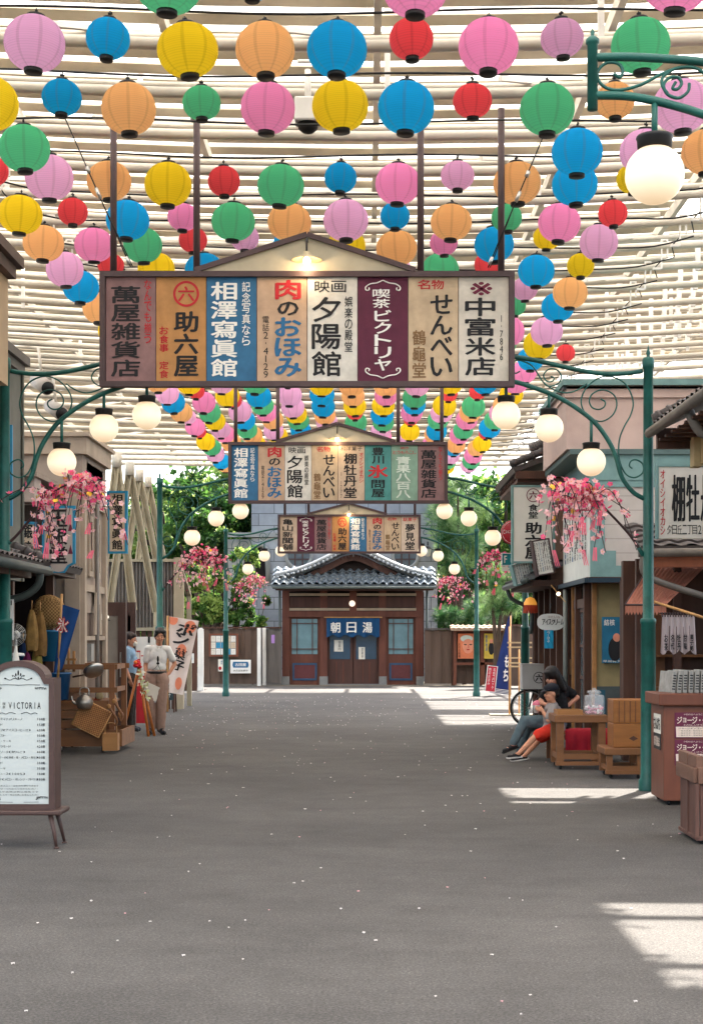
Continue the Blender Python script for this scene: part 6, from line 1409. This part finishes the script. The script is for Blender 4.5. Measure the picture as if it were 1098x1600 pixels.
# red brown cabinet with posters and newspapers
Yk = 14.1; x0 = P(1036, 0, Yk).x
o = thing('cabinet', 'tall red brown wooden counter cabinet at the right edge', 'cabinet', (x0, Yk, 0)); rw_ = M_['redwood']
MB().box(0, 1.0, 0, .62, .045, .92, bev=.006).build('cabinet_body', rw_, o); MB().box(-.05, 1.05, -.05, .67, .92, 1.03, bev=.01).build('cabinet_top', rw_, o)
for x in (.06, .94):
    for y in (.06, .56): MB().ell((x, y, .024), (.022, .022, .024), 10, 8).build('caster', M_['black'], o)
INKS.append(mat('wine_red_print', '#6b1f3c', .6)); INKS.append(mat('cream_print', '#d8c3b3', .7))
for k, z in enumerate((.62, .37)):
    p_ = thing('wine_poster', ('upper wine red concert poster on the cabinet front', 'lower wine red concert poster on the cabinet front')[k], 'poster', (x0+.10, Yk-.004, z)); MB().box(0, .36, -.004, 0, 0, .235).build('sheet', mat('wine_poster_paper', '#5f1d37', .6, .08, 4), p_)
    def wt(t): 
        t.add([(.015, -.006, .01), (.35, -.006, .01), (.345, -.006, .105), (.01, -.006, .105)], [(0, 1, 2, 3)], 11)
        htext(t, 'ジョージ・ダン', .02, .345, .165, .062, -.007, 11, .04, .02); htext(t, 'たのもしいぞつくる', .08, .30, .12, .018, -.007, 11, 0); htext(t, '夕日の丘へようこそ', .08, .28, .218, .014, -.007, 11, 0)
        htext(t, 'ジョージダンコンサート', .03, .33, .09, .016, -.009, 0, .01); 
        for i in range(3): htext(t, '一等ポスター限定販売入場券', .03, .33, .067-i*.02, .012, -.009, 0, 0)
    textpart('lettering', wt, p_)
Ms = Matrix(((0, 0, 0, 0), (0, 0, 0, 0), (0, 0, 0, 0), (0, 0, 0, 1)))
p_ = thing('side_label', 'cream and dark label on the cabinet side facing the street', 'label', (x0-.004, Yk+.45, .50)); p_.rotation_euler = (0, 0, R(-90))
MB().box(0, .34, -.003, 0, .15, .33).build('cream_half', M_['paper'], p_); MB().box(0, .34, -.003, 0, 0, .149).build('dark_half', mat('dark_label', '#2c2a2a', .7), p_)
textpart('lettering', lambda t: (htext(t, 'さんぱち', .02, .32, .24, .11, -.006, 0, .04), htext(t, '新聞雑誌', .03, .31, .075, .09, -.006, 11, .02)), p_)
for k in range(9):
    y_ = Yk+.16+.0*k; p_ = thing('newspaper', '%s folded newspaper from the left in the rack on the cabinet' % ordi(k), 'newspaper', (x0+.10+.055*k, y_, 1.031), 0, 'folded newspapers standing on the cabinet'); p_.rotation_euler = (0, R(6 if k < 2 else 2), R(12-2*k))
    q = MB().box(0, .042, 0, .30, 0, .20+.006*(k % 3), bev=.004); q.build('paper_fold', mat('newsprint', '#8f8c86', .85, .22, 14, bump=.2), p_)
    q = MB(); 
    for i in range(6): q.box(.006, .036, -.002, 0, .03+i*.025, .042+i*.025)
    q.build('print_lines', M_['ink'], p_)
# slatted crate at right edge
Yr = 11.45; x0 = P(1089, 0, Yr).x
o = thing('planter_crate', 'weathered brown slatted crate cut by the right edge', 'crate', (x0, Yr, 0)); gw = mat('weathered_plank', '#604238', .75, .25, 6, bump=.3, stretch=(1, 1, .15), dirt=.3); gw2 = mat('weathered_rim_plank', '#6b4c3d', .75, .22, 6, bump=.3, stretch=(.2, .2, 1), dirt=.3)
q = MB()
for k in range(14): q.box(-.0, .018, .03+k*.043, .03+k*.043+.038, .05, .50); q.box(.02+k*.055, .02+k*.055+.050, 0, .018, .05, .50)
q.build('slats', gw, o)
for (x_0, x_1, y_0, y_1, z_0, z_1, nm) in ((-.03, .0, -.0, .66, .46, .57, 'rim_board'), (.0, .8, -.03, -.0, .455, .575, 'rim_board'), (-.02, .01, -.02, .06, .05, .455, 'corner_post'), (-.015, .005, .30, .35, .05, .455, 'batten'), (.35, .40, -.02, -.0, .05, .455, 'batten'), (-.01, .04, 0, .3, .57, .66, 'upper_board'), (-.01, .04, .33, .66, .57, .66, 'upper_board'), (.0, .8, .01, .04, .57, .655, 'upper_board'), (-.01, .8, -.01, .66, .03, .06, 'base')):
    MB().box(x_0, x_1, y_0, y_1, z_0, z_1, bev=.004).build(nm, gw2 if 'board' in nm else gw, o)
for x in (.05, .7):
    for y in (.05, .6): MB().ell((x, y, .018), (.02, .02, .018), 10, 8).build('caster', M_['black'], o)
# awning and noren of the pastry shop
o = thing('awning', 'faded salmon striped awning behind the near right post', 'awning', (2.9, 17.9, 0)); K = o.location
m_aw = mat('salmon_striped_canvas', '#b97862', .85, .12, 5, trans=.25, wave=('X', 3.2, .35))
A0 = P(976, 945, 17.7)-K; B0 = P(1040, 945, 17.7)-K; A1_ = Vector((A0.x+.62, 1.3, A0.z+.62)); B1_ = Vector((B0.x+.9, 1.3, A0.z+.62)); q = MB(); n = 26; vs = []
for i in range(n+1):
    t = i/n; p = A0.lerp(B0+Vector((.0, 0, 0)), t); r_ = A1_.lerp(B1_, t); h = .012*(i % 2); vs += [(p.x, p.y, p.z+h), (r_.x, r_.y, r_.z+h), (p.x, p.y-.01, p.z-.11+h*1.5+ (.012 if i % 2 else -.012))]
q.add(vs, [(3*i, 3*i+3, 3*i+4, 3*i+1) for i in range(n)] + [(3*i+2, 3*i+5, 3*i+3, 3*i) for i in range(n)]); q.build('canvas', m_aw, o)
MB().tube([A0, A1_], .012, 6).tube([A0, B0], .012, 6).build('frame', M_['brown_metal'], o)
MB().tube([P(1020, 940, 17.6), P(1120, 972, 17.1)], .016, 8).build('wooden_pole', M_['bamboo'], o, True)
p_ = thing('white_noren', 'white pleated noren with black lettering under the awning', 'curtain', P(1034, 960, 17.6)); W = 50/S(17.6); H = 62/S(17.6); q = MB(); n = 60; vs = []
for i in range(n+1):
    x = W*i/n*(1.0); 
    for t in (0, .3, .65, 1.0): vs.append((x*(1-.06*t)+.01*t if False else x-.02*t+.04*t*i/n, .018*math.sin(i*.62)*(.5+t), -H*(t*(.94+.05*math.sin(i*.35))+.02)))
q.add(vs, [(i*4+k, i*4+k+1, i*4+k+5, i*4+k+4) for i in range(n) if i not in (14, 26, 38, 49) for k in range(3)] + [(i*4, i*4+1, i*4+5, i*4+4) for i in (14, 26, 38, 49)], 0, True); q.build('cloth', mat('white_noren_cotton', '#c3b4b4', .9, .05, 3, trans=.2), p_)
MB().tube([(-.03, .02, .015), (W+.05, .02, -.012)], .008, 6).build('rod', M_['black'], p_); 
for i in range(13): MB().box(W*i/12-.006, W*i/12+.006, -.01, .025, -.03, .025).build('tab', M_['brown_metal'], p_)
textpart('lettering', lambda t: [vtext(t, s_, W*(.10+.20*i), -H*.50, -H*(.92 - .02*(i % 2)), .038, -.034, 0, .05) for i, s_ in enumerate(['お茶', '名代', '牡丹', '甘味', '菓子処'])], p_)
# bicycle with delivery box beside the diner
Yw = 26.3; cx_ = P(826, 0, Yw).x; o = thing('bicycle', 'black delivery bicycle parked beside the diner wall', 'bicycle', (cx_, Yw, 0))
def wheel(c, nm):
    w_ = thing(nm, None, None, c); w_.parent = o; r = .31
    MB().tube([(r*math.cos(a*.1963), 0, r*math.sin(a*.1963)) for a in range(33)], .020, 8, cap=False).build('tyre', M_['black'], w_)
    q = MB().tube([((r-.03)*math.cos(a*.1963), 0, (r-.03)*math.sin(a*.1963)) for a in range(33)], .009, 6, cap=False)
    for k in range(14): a = k*.449; q.tube([(0, .02*(-1)**k, 0), ((r-.03)*math.cos(a), 0, (r-.03)*math.sin(a))], .002, 3)
    q.tube([(0, -.05, 0), (0, .05, 0)], .02, 8); q.build('rim', mt, w_)
wheel((0, 0, .33), 'wheel'); wheel((1.0, .25, .33), 'wheel')
q = MB()
for a, b in (((0, 0, .33), (.14, .04, .85)), ((.14, .04, .82), (.58, .15, .74)), ((.14, .04, .66), (.50, .13, .28)), ((.58, .15, .80), (.50, .13, .28)), ((.50, .13, .28), (1, .25, .33)), ((.58, .15, .72), (1, .25, .33))): q.tube([a, b], .016, 8)
q.build('frame', M_['black'], o); MB().tube(spline([(.10, -.22, .92), (.13, -.12, .98), (.14, .04, .90), (.16, .2, .98), (.14, .3, .92)], 4), .012, 8).build('handlebar', mt, o); MB().ell((.60, .16, .84), (.13, .08, .035)).build('saddle', mat('black_leather', '#1a1614', .5), o)
for s_ in (-1, 1): MB().tube([(.5, .13, .28), (.5+.1*s_, .13+.08*s_, .28-.1*s_), (.5+.1*s_, .13+.16*s_, .28-.1*s_)], .01, 6).build('pedal', mt, o)
o = thing('delivery_box', 'white box with black ring mark on legs above the bicycle', 'box', (P(815, 0, 25.6).x, 25.6, P(0, 1077, 25.6).z)); W = 40/S(25.6); H = 38/S(25.6)
MB().box(0, W, 0, .35, 0, H, bev=.008).build('box_body', mat('grey_white_enamel', '#a8a6a4', .5, .06, 5, dirt=.2), o); textpart('lettering', lambda t: (ring(t, W*.66, H*.48, .095, 0), put(t, '六', W*.66, H*.48, .11, .11, -.004, 0, .05)), o)
for x in (.03, W-.05): MB().box(x, x+.03, .02, .05, -o.location.z, 0).build('leg', M_['wood_d'], o)
q = MB().box(-.01, W+.01, -.01, .36, H, H+.02); q.build('lid', MATS['grey_white_enamel'], o)
# ------------------------------------------------------------------ people
def fused(mb, name, m, parent, vox=.007, smooth=5, folds=0, world=True):
    """one continuous skin: overlapping tapered limbs fused by a voxel remesh"""
    o = mb.build('tmp', m, None); o.location = (0, 0, 0)
    r = o.modifiers.new('r', 'REMESH'); r.mode = 'VOXEL'; r.voxel_size = vox; r.use_smooth_shade = True
    s_ = o.modifiers.new('s', 'SMOOTH'); s_.factor = .5; s_.iterations = smooth
    if folds:
        tx = bpy.data.textures.get('folds') or bpy.data.textures.new('folds', 'CLOUDS'); tx.noise_scale = .07; tx.noise_depth = 1
        d = o.modifiers.new('d', 'DISPLACE'); d.texture = tx; d.strength = folds; d.mid_level = .5; d.texture_coords = 'LOCAL'
    bpy.context.view_layer.update(); dg = bpy.context.evaluated_depsgraph_get()
    me = bpy.data.meshes.new_from_object(o.evaluated_get(dg)); me.name = name
    if world and parent is not None: me.transform(Matrix.Translation(-parent_loc(parent)))
    bpy.data.objects.remove(o)
    n = bpy.data.objects.new(name, me); COL.objects.link(n); n.parent = parent
    if not me.materials: me.materials.append(m)
    return n
skin_m = mat('skin', '#c58a6b', .55, .08, 9); skin2 = mat('fair_skin', '#c98f74', .55, .08, 9)
hair_m = mat('black_hair', '#15100e', .5, .2, 20, bump=.4, stretch=(3, 3, .4))
def hand(mb, w, d, palm_n, s=1.0, curl=.5):
    """five fingers from the wrist w along d; palm_n: direction the palm faces"""
    w = Vector(w); d = Vector(d).normalized(); n = (Vector(palm_n)-d*Vector(palm_n).dot(d)).normalized(); side = d.cross(n)
    pc = w+d*.045*s
    for k in range(4): a = side*(k-1.5)*.018*s; mb.cap(w+d*.012*s+a*.5, .014*s, w+d*.082*s+a, .0115*s, 8)
    for k, L_ in enumerate((.066, .078, .072, .055)):
        a = side*(k-1.5)*.0195*s; b = w+d*.082*s+a; c = b+(d+n*curl*.5).normalized()*L_*.45*s; e = c+(d*.8+n*curl*1.3).normalized()*L_*.35*s; f_ = e+(d*.4+n*curl*1.8).normalized()*L_*.3*s
        mb.cap(b, .0095*s, c, .0088*s, 7); mb.cap(c, .0088*s, e, .008*s, 7); mb.cap(e, .008*s, f_, .0068*s, 7)
    t0 = w+d*.025*s-side*.024*s; t1 = t0+(d*.5-side*.75+n*.35).normalized()*.038*s; t2 = t1+(d*.85-side*.2+n*.4).normalized()*.032*s
    mb.cap(t0, .012*s, t1, .0105*s, 8); mb.cap(t1, .010*s, t2, .0085*s, 8)
def headm(c, fwd, tilt=0, side=0):
    f = Vector(fwd).normalized(); up = Vector((0, 0, 1)); x = (-f).cross(up)*-1; x = up.cross(-f)*-1
    x = Vector((-f.y, f.x, 0)).normalized(); y = -f; z = x.cross(y).normalized()
    if z.z < 0: x = -x; z = x.cross(y).normalized()
    m = Matrix((x, y, z)).transposed().to_4x4()
    return Matrix.Translation(Vector(c)) @ m @ Matrix.Rotation(side, 4, 'Y')
def person(label, root, J, fwd, skin, cfg):
    s = cfg.get('s', 1.0); o = thing('person', label, 'person', root); b = MB(); hs = cfg.get('hs', 1.0)
    V = {k: Vector(v) for k, v in J.items()}
    HM = headm(V['head'], fwd, 0, cfg.get('side', 0))
    b.ell((0, .012*hs, .025*hs), (.076*hs, .095*hs, .098*hs), 18, 14, M=HM); b.ell((0, -.012*hs, -.035*hs), (.062*hs, .075*hs, .085*hs), 16, 12, M=HM)
    b.ell((0, -.045*hs, -.088*hs), (.034*hs, .036*hs, .028*hs), 12, 8, M=HM)
    b.ell((0, -.094*hs, -.022*hs), (.013*hs, .020*hs, .026*hs), 10, 8, M=HM); b.ell((0, -.084*hs, -.066*hs), (.024*hs, .012*hs, .012*hs), 10, 8, M=HM)
    for q in (-1, 1): b.ell((q*.077*hs, .008, -.015*hs), (.010*hs, .02*hs, .032*hs), 8, 8, M=HM); b.ell((q*.035*hs, -.068*hs, -.035*hs), (.022*hs, .02*hs, .022*hs), 8, 6, M=HM)
    b.cap(V['neck'], .052*s, V['head']+Vector((0, 0, -.06*hs)), .050*s)
    b.cap(V['chest'], .088*s, V['pelvis'], .088*s)
    for q in 'LR':
        sh, el, wr, hp, kn, an, to = [V[q+k] for k in ('sh', 'el', 'wr', 'hip', 'kn', 'an', 'toe')]
        b.cap(V['neck']-Vector((0, 0, .04*s)), .05*s, sh, .05*s); b.cap(sh, .047*s, el, .036*s); b.cap(el, .037*s, wr, .025*s)
        hand(b, wr, cfg['hd'+q], cfg['hn'+q], s*cfg.get('hands', 1), cfg.get('curl', .6))
        b.cap(V['pelvis'], .10*s, hp, .085*s); b.cap(hp, .082*s, kn, .052*s); b.cap(kn, .053*s, kn.lerp(an, .35), .052*s); b.cap(kn.lerp(an, .3), .053*s, an, .034*s); b.cap(an, .036*s, an.lerp(to, .9)+Vector((0, 0, -.005)), .028*s)
    fused(b, 'body', skin, o, .0065, 4)
    for q in (-1, 1):
        e = MB().ell((q*.031*hs, -.083*hs, -.004*hs), (.013*hs, .006, .0065*hs), 10, 8, M=HM); e.build('eye', M_['black'], o, True)
        e = MB().tube([HM @ Vector((q*x*hs, -.089*hs, z*hs)) for x, z in ((.014, .020), (.030, .027), (.046, .020))], .0035*hs, 6); e.build('eyebrow', hair_m, o, True)
    MB().ell((0, -.093*hs, -.058*hs), (.022*hs, .006, .005*hs), 10, 6, M=HM).build('mouth', mat('lip', '#8d4440', .5), o, True)
    return o, V, HM
def shoe(o, an, to, m, sole, s=1.0, sandal=False):
    q = MB(); an = Vector(an); to = Vector(to); d = (to-an); d.z = min(d.z, 0); fl = Vector((d.x, d.y, d.z)).normalized(); zl = an.z-.045*s
    h0 = an-fl*.04*s+Vector((0, 0, -.035*s)); 
    q.cap(h0, .036*s, to+fl*.02*s+Vector((0, 0, .0)), .034*s); q.cap(an+Vector((0, 0, -.01)), .040*s, an.lerp(to, .5)+Vector((0, 0, .0)), .038*s)
    n = fused(q, 'shoe', m, o, .008, 4)
    w_ = fl.cross(Vector((0, 0, 1))).normalized()*.040*s; u = fl.cross(w_).normalized(); u = u if u.z < 0 else -u
    a = h0-fl*.03+u*.030*s; c = to+fl*.055*s+u*.030*s
    t = MB(); t.add([a-w_*.8, a+w_*.8, c+w_*.9, c-w_*.9, a-w_*.8-u*.018, a+w_*.8-u*.018, c+w_*.9-u*.018, c-w_*.9-u*.018], [(0, 1, 2, 3), (7, 6, 5, 4), (0, 4, 5, 1), (1, 5, 6, 2), (2, 6, 7, 3), (3, 7, 4, 0)])
    so_ = t.build('sole', sole, n, True)
def limbs(mb, segs):
    for a, ra, b_, rb in segs: mb.cap(a, ra, b_, rb, 14)
# --- standing man
Ym = 24.4; rt = Vector((P(245, 0, Ym).x, Ym, 0))
def m_(x, y, z): return rt+Vector((x, y, z))
J = dict(head=m_(.055, -.03, 1.56), neck=m_(.035, .0, 1.41), chest=m_(.02, .0, 1.22), pelvis=m_(.0, .0, .96),
         Lsh=m_(-.135, .0, 1.365), Lel=m_(-.18, .03, 1.09), Lwr=m_(-.155, -.05, .84), Rsh=m_(.175, .01, 1.355), Rel=m_(.275, .10, 1.12), Rwr=m_(.20, .02, .97),
         Lhip=m_(-.08, 0, .90), Lkn=m_(-.10, -.02, .50), Lan=m_(-.085, .05, .09), Ltoe=m_(-.10, -.10, .04), Rhip=m_(.085, 0, .90), Rkn=m_(.08, -.02, .50), Ran=m_(.06, .03, .09), Rtoe=m_(.13, -.10, .04))
o, V, HM = person('standing man in white short sleeved shirt and khaki trousers holding white papers', rt, J, (.18, -1, -.12), skin_m,
                  dict(hdL=(.1, -.15, -1), hnL=(.6, -.2, 0), hdR=(-.9, -.3, -.3), hnR=(0, .5, -.4), curl=.7, side=R(4)))
sh = MB(); limbs(sh, [(V['chest']+Vector((0, 0, .04)), .09, m_(.0, 0, 1.09), .11),
    (V['Lsh'], .054, V['Lsh'].lerp(V['Lel'], .66), .060), (V['Rsh'], .054, V['Rsh'].lerp(V['Rel'], .66), .060), (m_(.0, 0, 1.365), .052, V['Lsh'], .056), (m_(.06, 0, 1.365), .052, V['Rsh'], .056), (m_(.03, .01, 1.37), .075, m_(.03, 0, 1.33), .09)])
sh.ell(m_(.02, .01, 1.23), (.150, .108, .20), 20, 14).ell(m_(.01, .01, 1.08), (.142, .108, .15), 20, 14)
shirt = fused(sh, 'shirt', mat('white_shirt_cotton', '#d9d6d0', .85, .04, 6), o, .008, 4, .010)
MB().add([HM @ Vector((x, -.07, z)) for x, z in ((0, -.17), (-.055, -.125), (-.03, -.20))], [(0, 1, 2)]).add([HM @ Vector((x, -.075, z)) for x, z in ((0, -.17), (.055, -.125), (.03, -.20))], [(0, 1, 2)]).build('collar', MATS['white_shirt_cotton'], shirt, True)
tr = MB(); limbs(tr, [(V['pelvis']+Vector((-.05, 0, -.01)), .118, V['Lhip']+Vector((0, 0, -.05)), .118), (V['pelvis']+Vector((.05, 0, -.01)), .118, V['Rhip']+Vector((0, 0, -.05)), .118),
    (V['Lhip']+Vector((0, 0, -.05)), .112, V['Lkn'], .086), (V['Lkn'], .086, V['Lan']+Vector((0, 0, .02)), .070), (V['Rhip']+Vector((0, 0, -.05)), .112, V['Rkn'], .086), (V['Rkn'], .086, V['Ran']+Vector((0, 0, .02)), .070)])
fused(tr, 'trousers', mat('khaki_cotton', '#947869', .9, .08, 6), o, .008, 4, .014)
MB().lathe([(.128, -.02), (.132, -.018), (.132, .018), (.128, .02)], 28, (0, 0, 0), M=Matrix.Translation(m_(0, 0, .985)) @ Matrix.Diagonal((1.22, .98, 1, 1))).build('belt', M_['black'], o, True)
for q in 'LR': shoe(o, V[q+'an'], V[q+'toe'], mat('black_shoe_leather', '#17130f', .35), M_['black'])
h = MB(); h.ell((0, .022, .045), (.088, .103, .098), 16, 12, M=HM); h.ell((-.05, -.045, .075), (.045, .045, .035), 10, 8, M=HM); h.ell((.04, -.05, .08), (.05, .04, .032), 10, 8, M=HM); h.ell((0, .06, -.02), (.078, .06, .08), 12, 10, M=HM)
for q in (-1, 1): h.ell((q*.074, .0, .02), (.018, .035, .05), 8, 8, M=HM)
fused(h, 'hair', hair_m, o, .008, 2, .012)
q = MB().ell(m_(.04, -.142, 1.20), (.018, .012, .05), 8, 8).ell(m_(.04, -.142, 1.13), (.024, .012, .022), 8, 8); q.build('hung_sunglasses', M_['black'], o, True)
MB().tube(spline([m_(-.06, -.125, 1.02), m_(0, -.135, 1.06), m_(.04, -.14, 1.10), m_(.07, -.135, 1.04), m_(.09, -.125, 1.0)], 4), .0035, 5).build('cord', M_['black'], o, True)
p_ = thing('papers', 'sheaf of white papers in the standing man\'s hand', 'papers', V['Lwr']+Vector((.10, -.06, -.15))); p_.rotation_euler = (R(10), R(25), R(10))
MB().box(-.12, .12, 0, .008, -.13, .10).build('sheet', paperm, p_); MB().box(-.10, .13, .010, .016, -.15, .08).build('sheet', mat('paper_grey', '#b7b7b5', .8), p_)
# --- staff member behind the studio door
Ys_ = 25.25; rt = Vector((P(205, 0, Ys_).x, Ys_, 0))
J = dict(head=m_(.0, -.0, 1.50), neck=m_(-.02, .0, 1.36), chest=m_(-.03, .0, 1.16), pelvis=m_(-.02, .0, .92), Lsh=m_(-.05, -.17, 1.31), Lel=m_(-.06, -.20, 1.04), Lwr=m_(.02, -.22, .86), Rsh=m_(-.03, .17, 1.31), Rel=m_(-.03, .22, 1.04), Rwr=m_(.04, .2, .86),
         Lhip=m_(-.02, -.08, .86), Lkn=m_(-.01, -.09, .48), Lan=m_(-.03, -.09, .09), Ltoe=m_(.10, -.10, .04), Rhip=m_(-.02, .08, .86), Rkn=m_(-.01, .09, .48), Ran=m_(-.03, .09, .09), Rtoe=m_(.10, .10, .04))
o, V, HM = person('person in light blue shirt and dark trousers half hidden behind the studio door', rt, J, (1, -.25, -.1), skin_m, dict(s=.94, hs=.97, hdL=(.2, 0, -1), hnL=(.3, .6, 0), hdR=(.2, 0, -1), hnR=(.3, -.6, 0)))
sh = MB(); limbs(sh, [(V['chest'], .138, V['pelvis']+Vector((0, 0, .04)), .130), (m_(-.03, -.09, 1.26), .10, m_(-.03, .09, 1.26), .10), (V['Lsh'], .072, V['Lsh'].lerp(V['Lel'], .6), .072), (V['Rsh'], .072, V['Rsh'].lerp(V['Rel'], .6), .072), (m_(-.03, 0, 1.34), .07, V['Lsh'], .066), (m_(-.03, 0, 1.34), .07, V['Rsh'], .066)])
fused(sh, 'shirt', mat('light_blue_cotton', '#7f9cb5', .85, .06, 6), o, .010, 5, .02)
tr = MB(); limbs(tr, [(V['pelvis'], .125, V[k+'hip'], .115) for k in 'LR'] + [(V[k+'hip'], .11, V[k+'kn'], .085) for k in 'LR'] + [(V[k+'kn'], .085, V[k+'an'], .068) for k in 'LR']); fused(tr, 'trousers', mat('dark_trouser_cloth', '#2a2420', .9, .1), o, .010, 4, .02)
for q in 'LR': shoe(o, V[q+'an'], V[q+'toe'], mat('dark_blue_shoe', '#252b38', .5), M_['black'])
h = MB(); h.ell((0, .025, .04), (.087, .100, .097), 16, 12, M=HM); h.ell((0, .07, -.03), (.07, .055, .08), 12, 10, M=HM); h.ell((0, -.05, .078), (.06, .04, .03), 10, 8, M=HM); fused(h, 'hair', mat('dark_brown_hair', '#2a1a15', .5, .2, 20, bump=.4), o, .008, 2, .01)
MB().ell((0, -.078, -.055), (.05, .035, .045), 12, 8, M=HM).build('face_mask', paperm, o, True)
# --- boy on the bench
def px(a, b_, c): return P(a, b_, c)
rt = Vector((P(866, 0, 19.1).x, 19.1, 0))
J = dict(head=px(860.5, 1083, 19.1), neck=px(864, 1099, 19.12), chest=px(863, 1115, 19.14), pelvis=px(866, 1136, 19.15), Lsh=px(864, 1107, 18.98), Lel=px(856, 1126, 18.88), Lwr=px(847, 1110, 18.97), Rsh=px(860, 1106, 19.28), Rel=px(852, 1122, 19.32), Rwr=px(846, 1108, 19.17),
         Lhip=px(863, 1139, 19.05), Lkn=px(838, 1149, 18.98), Lan=px(808, 1179, 18.92), Ltoe=px(796, 1182, 18.86), Rhip=px(863, 1139, 19.25), Rkn=px(844, 1153, 19.25), Ran=px(818, 1182, 19.22), Rtoe=px(802, 1187, 19.15))
o, V, HM = person('child in grey shirt, red shorts and dark cap eating pink ice on the bench', rt, J, (-1, -.30, -.10), skin_m, dict(s=.76, hs=.88, hands=1.0, hdL=(-.9, .25, .35), hnL=(.1, .9, 0), hdR=(-.9, -.3, .3), hnR=(.1, -.9, 0), curl=.8))
sh = MB(); limbs(sh, [(V['chest'], .125, V['pelvis']+Vector((0, 0, -.01)), .138), (px(863, 1109, 19.04), .082, px(860, 1108, 19.24), .082), (V['Lsh'], .058, V['Lsh'].lerp(V['Lel'], .75), .062), (V['Rsh'], .058, V['Rsh'].lerp(V['Rel'], .75), .062), (V['neck']+Vector((0.01, 0, -.02)), .05, V['chest'], .10), (px(856, 1139, 19.08), .085, px(870, 1141, 19.15), .11)])
fused(sh, 'shirt', mat('grey_marl_cotton', '#8b8380', .9, .1, 12), o, .008, 4, .010)
tr = MB(); limbs(tr, [(V['pelvis']+Vector((0, 0, -.03)), .095, V[k+'hip'], .088) for k in 'LR'] + [(V[k+'hip'], .085, V[k+'hip'].lerp(V[k+'kn'], .88)+Vector((0, 0, -.005)), .074) for k in 'LR']); fused(tr, 'shorts', mat('bright_red_shorts', '#d2301c', .8, .08, 6), o, .008, 3, .02)
for q in 'LR': shoe(o, V[q+'an'], V[q+'toe'], mat('black_sandal', '#181517', .6), mat('white_sole', '#cfcac4', .6), .72)
h = MB(); h.ell((0, .028, .038), (.074, .088, .080), 16, 12, M=HM); h.ell((0, .06, -.02), (.064, .045, .06), 12, 10, M=HM); fused(h, 'hair', hair_m, o, .008, 2, .008)
h = MB(); h.ell((0, .012, .062), (.083, .098, .066), 16, 12, M=HM); fused(h, 'cap', mat('dark_navy_cap', '#14161f', .8, .1), o, .008, 2)
q = MB(); n = 12; vs = [HM @ Vector((0.075*math.cos(math.pi*i/n), -.055-.085*math.sin(math.pi*i/n), .045-.02*math.sin(math.pi*i/n))) for i in range(n+1)] + [HM @ Vector((.08*math.cos(math.pi*i/n), -.035, .052)) for i in range(n+1)]
q.add(vs, [(i, i+1, n+2+i, n+1+i) for i in range(n)]); bb_ = q.build('cap_brim', MATS['dark_navy_cap'], o, True); md = bb_.modifiers.new('s', 'SOLIDIFY'); md.thickness = .006
c = (V['Lwr']+V['Rwr'])/2+Vector((-.075, -.01, .035)); p_ = thing('shaved_ice_cup', 'white paper cup of pink shaved ice held by the child', 'cup', c)
MB().lathe([(0, -.075), (.028, -.075), (.045, .02), (.047, .022), (.04, .022), (0, .0)], 18).build('cup_body', M_['white'], p_); q = MB().ell((0, 0, .035), (.048, .048, .04), 12, 10).ell((.01, .01, .06), (.03, .03, .025), 10, 8); q.build('pink_ice', mat('pink_ice', '#e07a8c', .6, .2, 20, bump=.6), p_)
# --- woman behind the boy
rt = Vector((P(868, 0, 19.55).x, 19.55, 0))
J = dict(head=px(861, 1057, 19.42), neck=px(868, 1073, 19.5), chest=px(868, 1090, 19.54), pelvis=px(876, 1126, 19.55), Lsh=px(855, 1078, 19.42), Lel=px(843, 1097, 19.38), Lwr=px(852, 1101, 19.30), Rsh=px(884, 1078, 19.6), Rel=px(901, 1090, 19.62), Rwr=px(885, 1104, 19.54),
         Lhip=px(870, 1129, 19.45), Lkn=px(819, 1127, 19.40), Lan=px(802, 1165, 19.40), Ltoe=px(789, 1172, 19.36), Rhip=px(870, 1129, 19.62), Rkn=px(824, 1134, 19.65), Ran=px(812, 1176, 19.70), Rtoe=px(801, 1185, 19.65))
o, V, HM = person('woman with long black hair, black top and grey jeans seated beside the child', rt, J, (-1, -.75, -.62), skin2, dict(s=.9, hs=.93, hdL=(.9, -.1, .1), hnL=(0, -.8, -.2), hdR=(-.9, -.1, -.4), hnR=(-.1, .6, 0), curl=.6))
sh = MB(); limbs(sh, [(V['chest'], .125, V['pelvis']+Vector((0, 0, .0)), .135), (px(860, 1083, 19.48), .085, px(879, 1083, 19.58), .085), (V['Lsh'], .064, V['Lsh'].lerp(V['Lel'], .5), .064), (V['Rsh'], .064, V['Rsh'].lerp(V['Rel'], .55), .064), (V['neck']+Vector((0, 0, -.04)), .06, V['chest'], .11)])
fused(sh, 'top', mat('black_cotton', '#121113', .9, .1), o, .009, 4, .02)
tr = MB(); limbs(tr, [(V['pelvis']+Vector((0, 0, -.02)), .12, V[k+'hip'], .105) for k in 'LR'] + [(V[k+'hip'], .10, V[k+'kn'], .072) for k in 'LR'] + [(V[k+'kn'], .071, V[k+'an']+Vector((0, 0, .04)), .052) for k in 'LR']); fused(tr, 'jeans', mat('faded_grey_denim', '#56656a', .9, .14, 9, bump=.2), o, .009, 4, .018)
for q in 'LR': shoe(o, V[q+'an'], V[q+'toe'], MATS['black_sandal'], M_['black'], .85)
h = MB(); h.ell((0, .022, .035), (.092, .104, .100), 16, 12, M=HM); h.cap(HM @ Vector((.07, .03, 0)), .038, HM @ Vector((.075, .05, -.20)), .045); h.cap(HM @ Vector((-.07, .03, 0)), .038, HM @ Vector((-.075, .06, -.18)), .045); h.cap(HM @ Vector((0, .08, 0)), .06, HM @ Vector((0, .13, -.22)), .06); h.ell((0, -.04, .08), (.065, .04, .03), 10, 8, M=HM)
fused(h, 'hair', hair_m, o, .009, 2, .014)
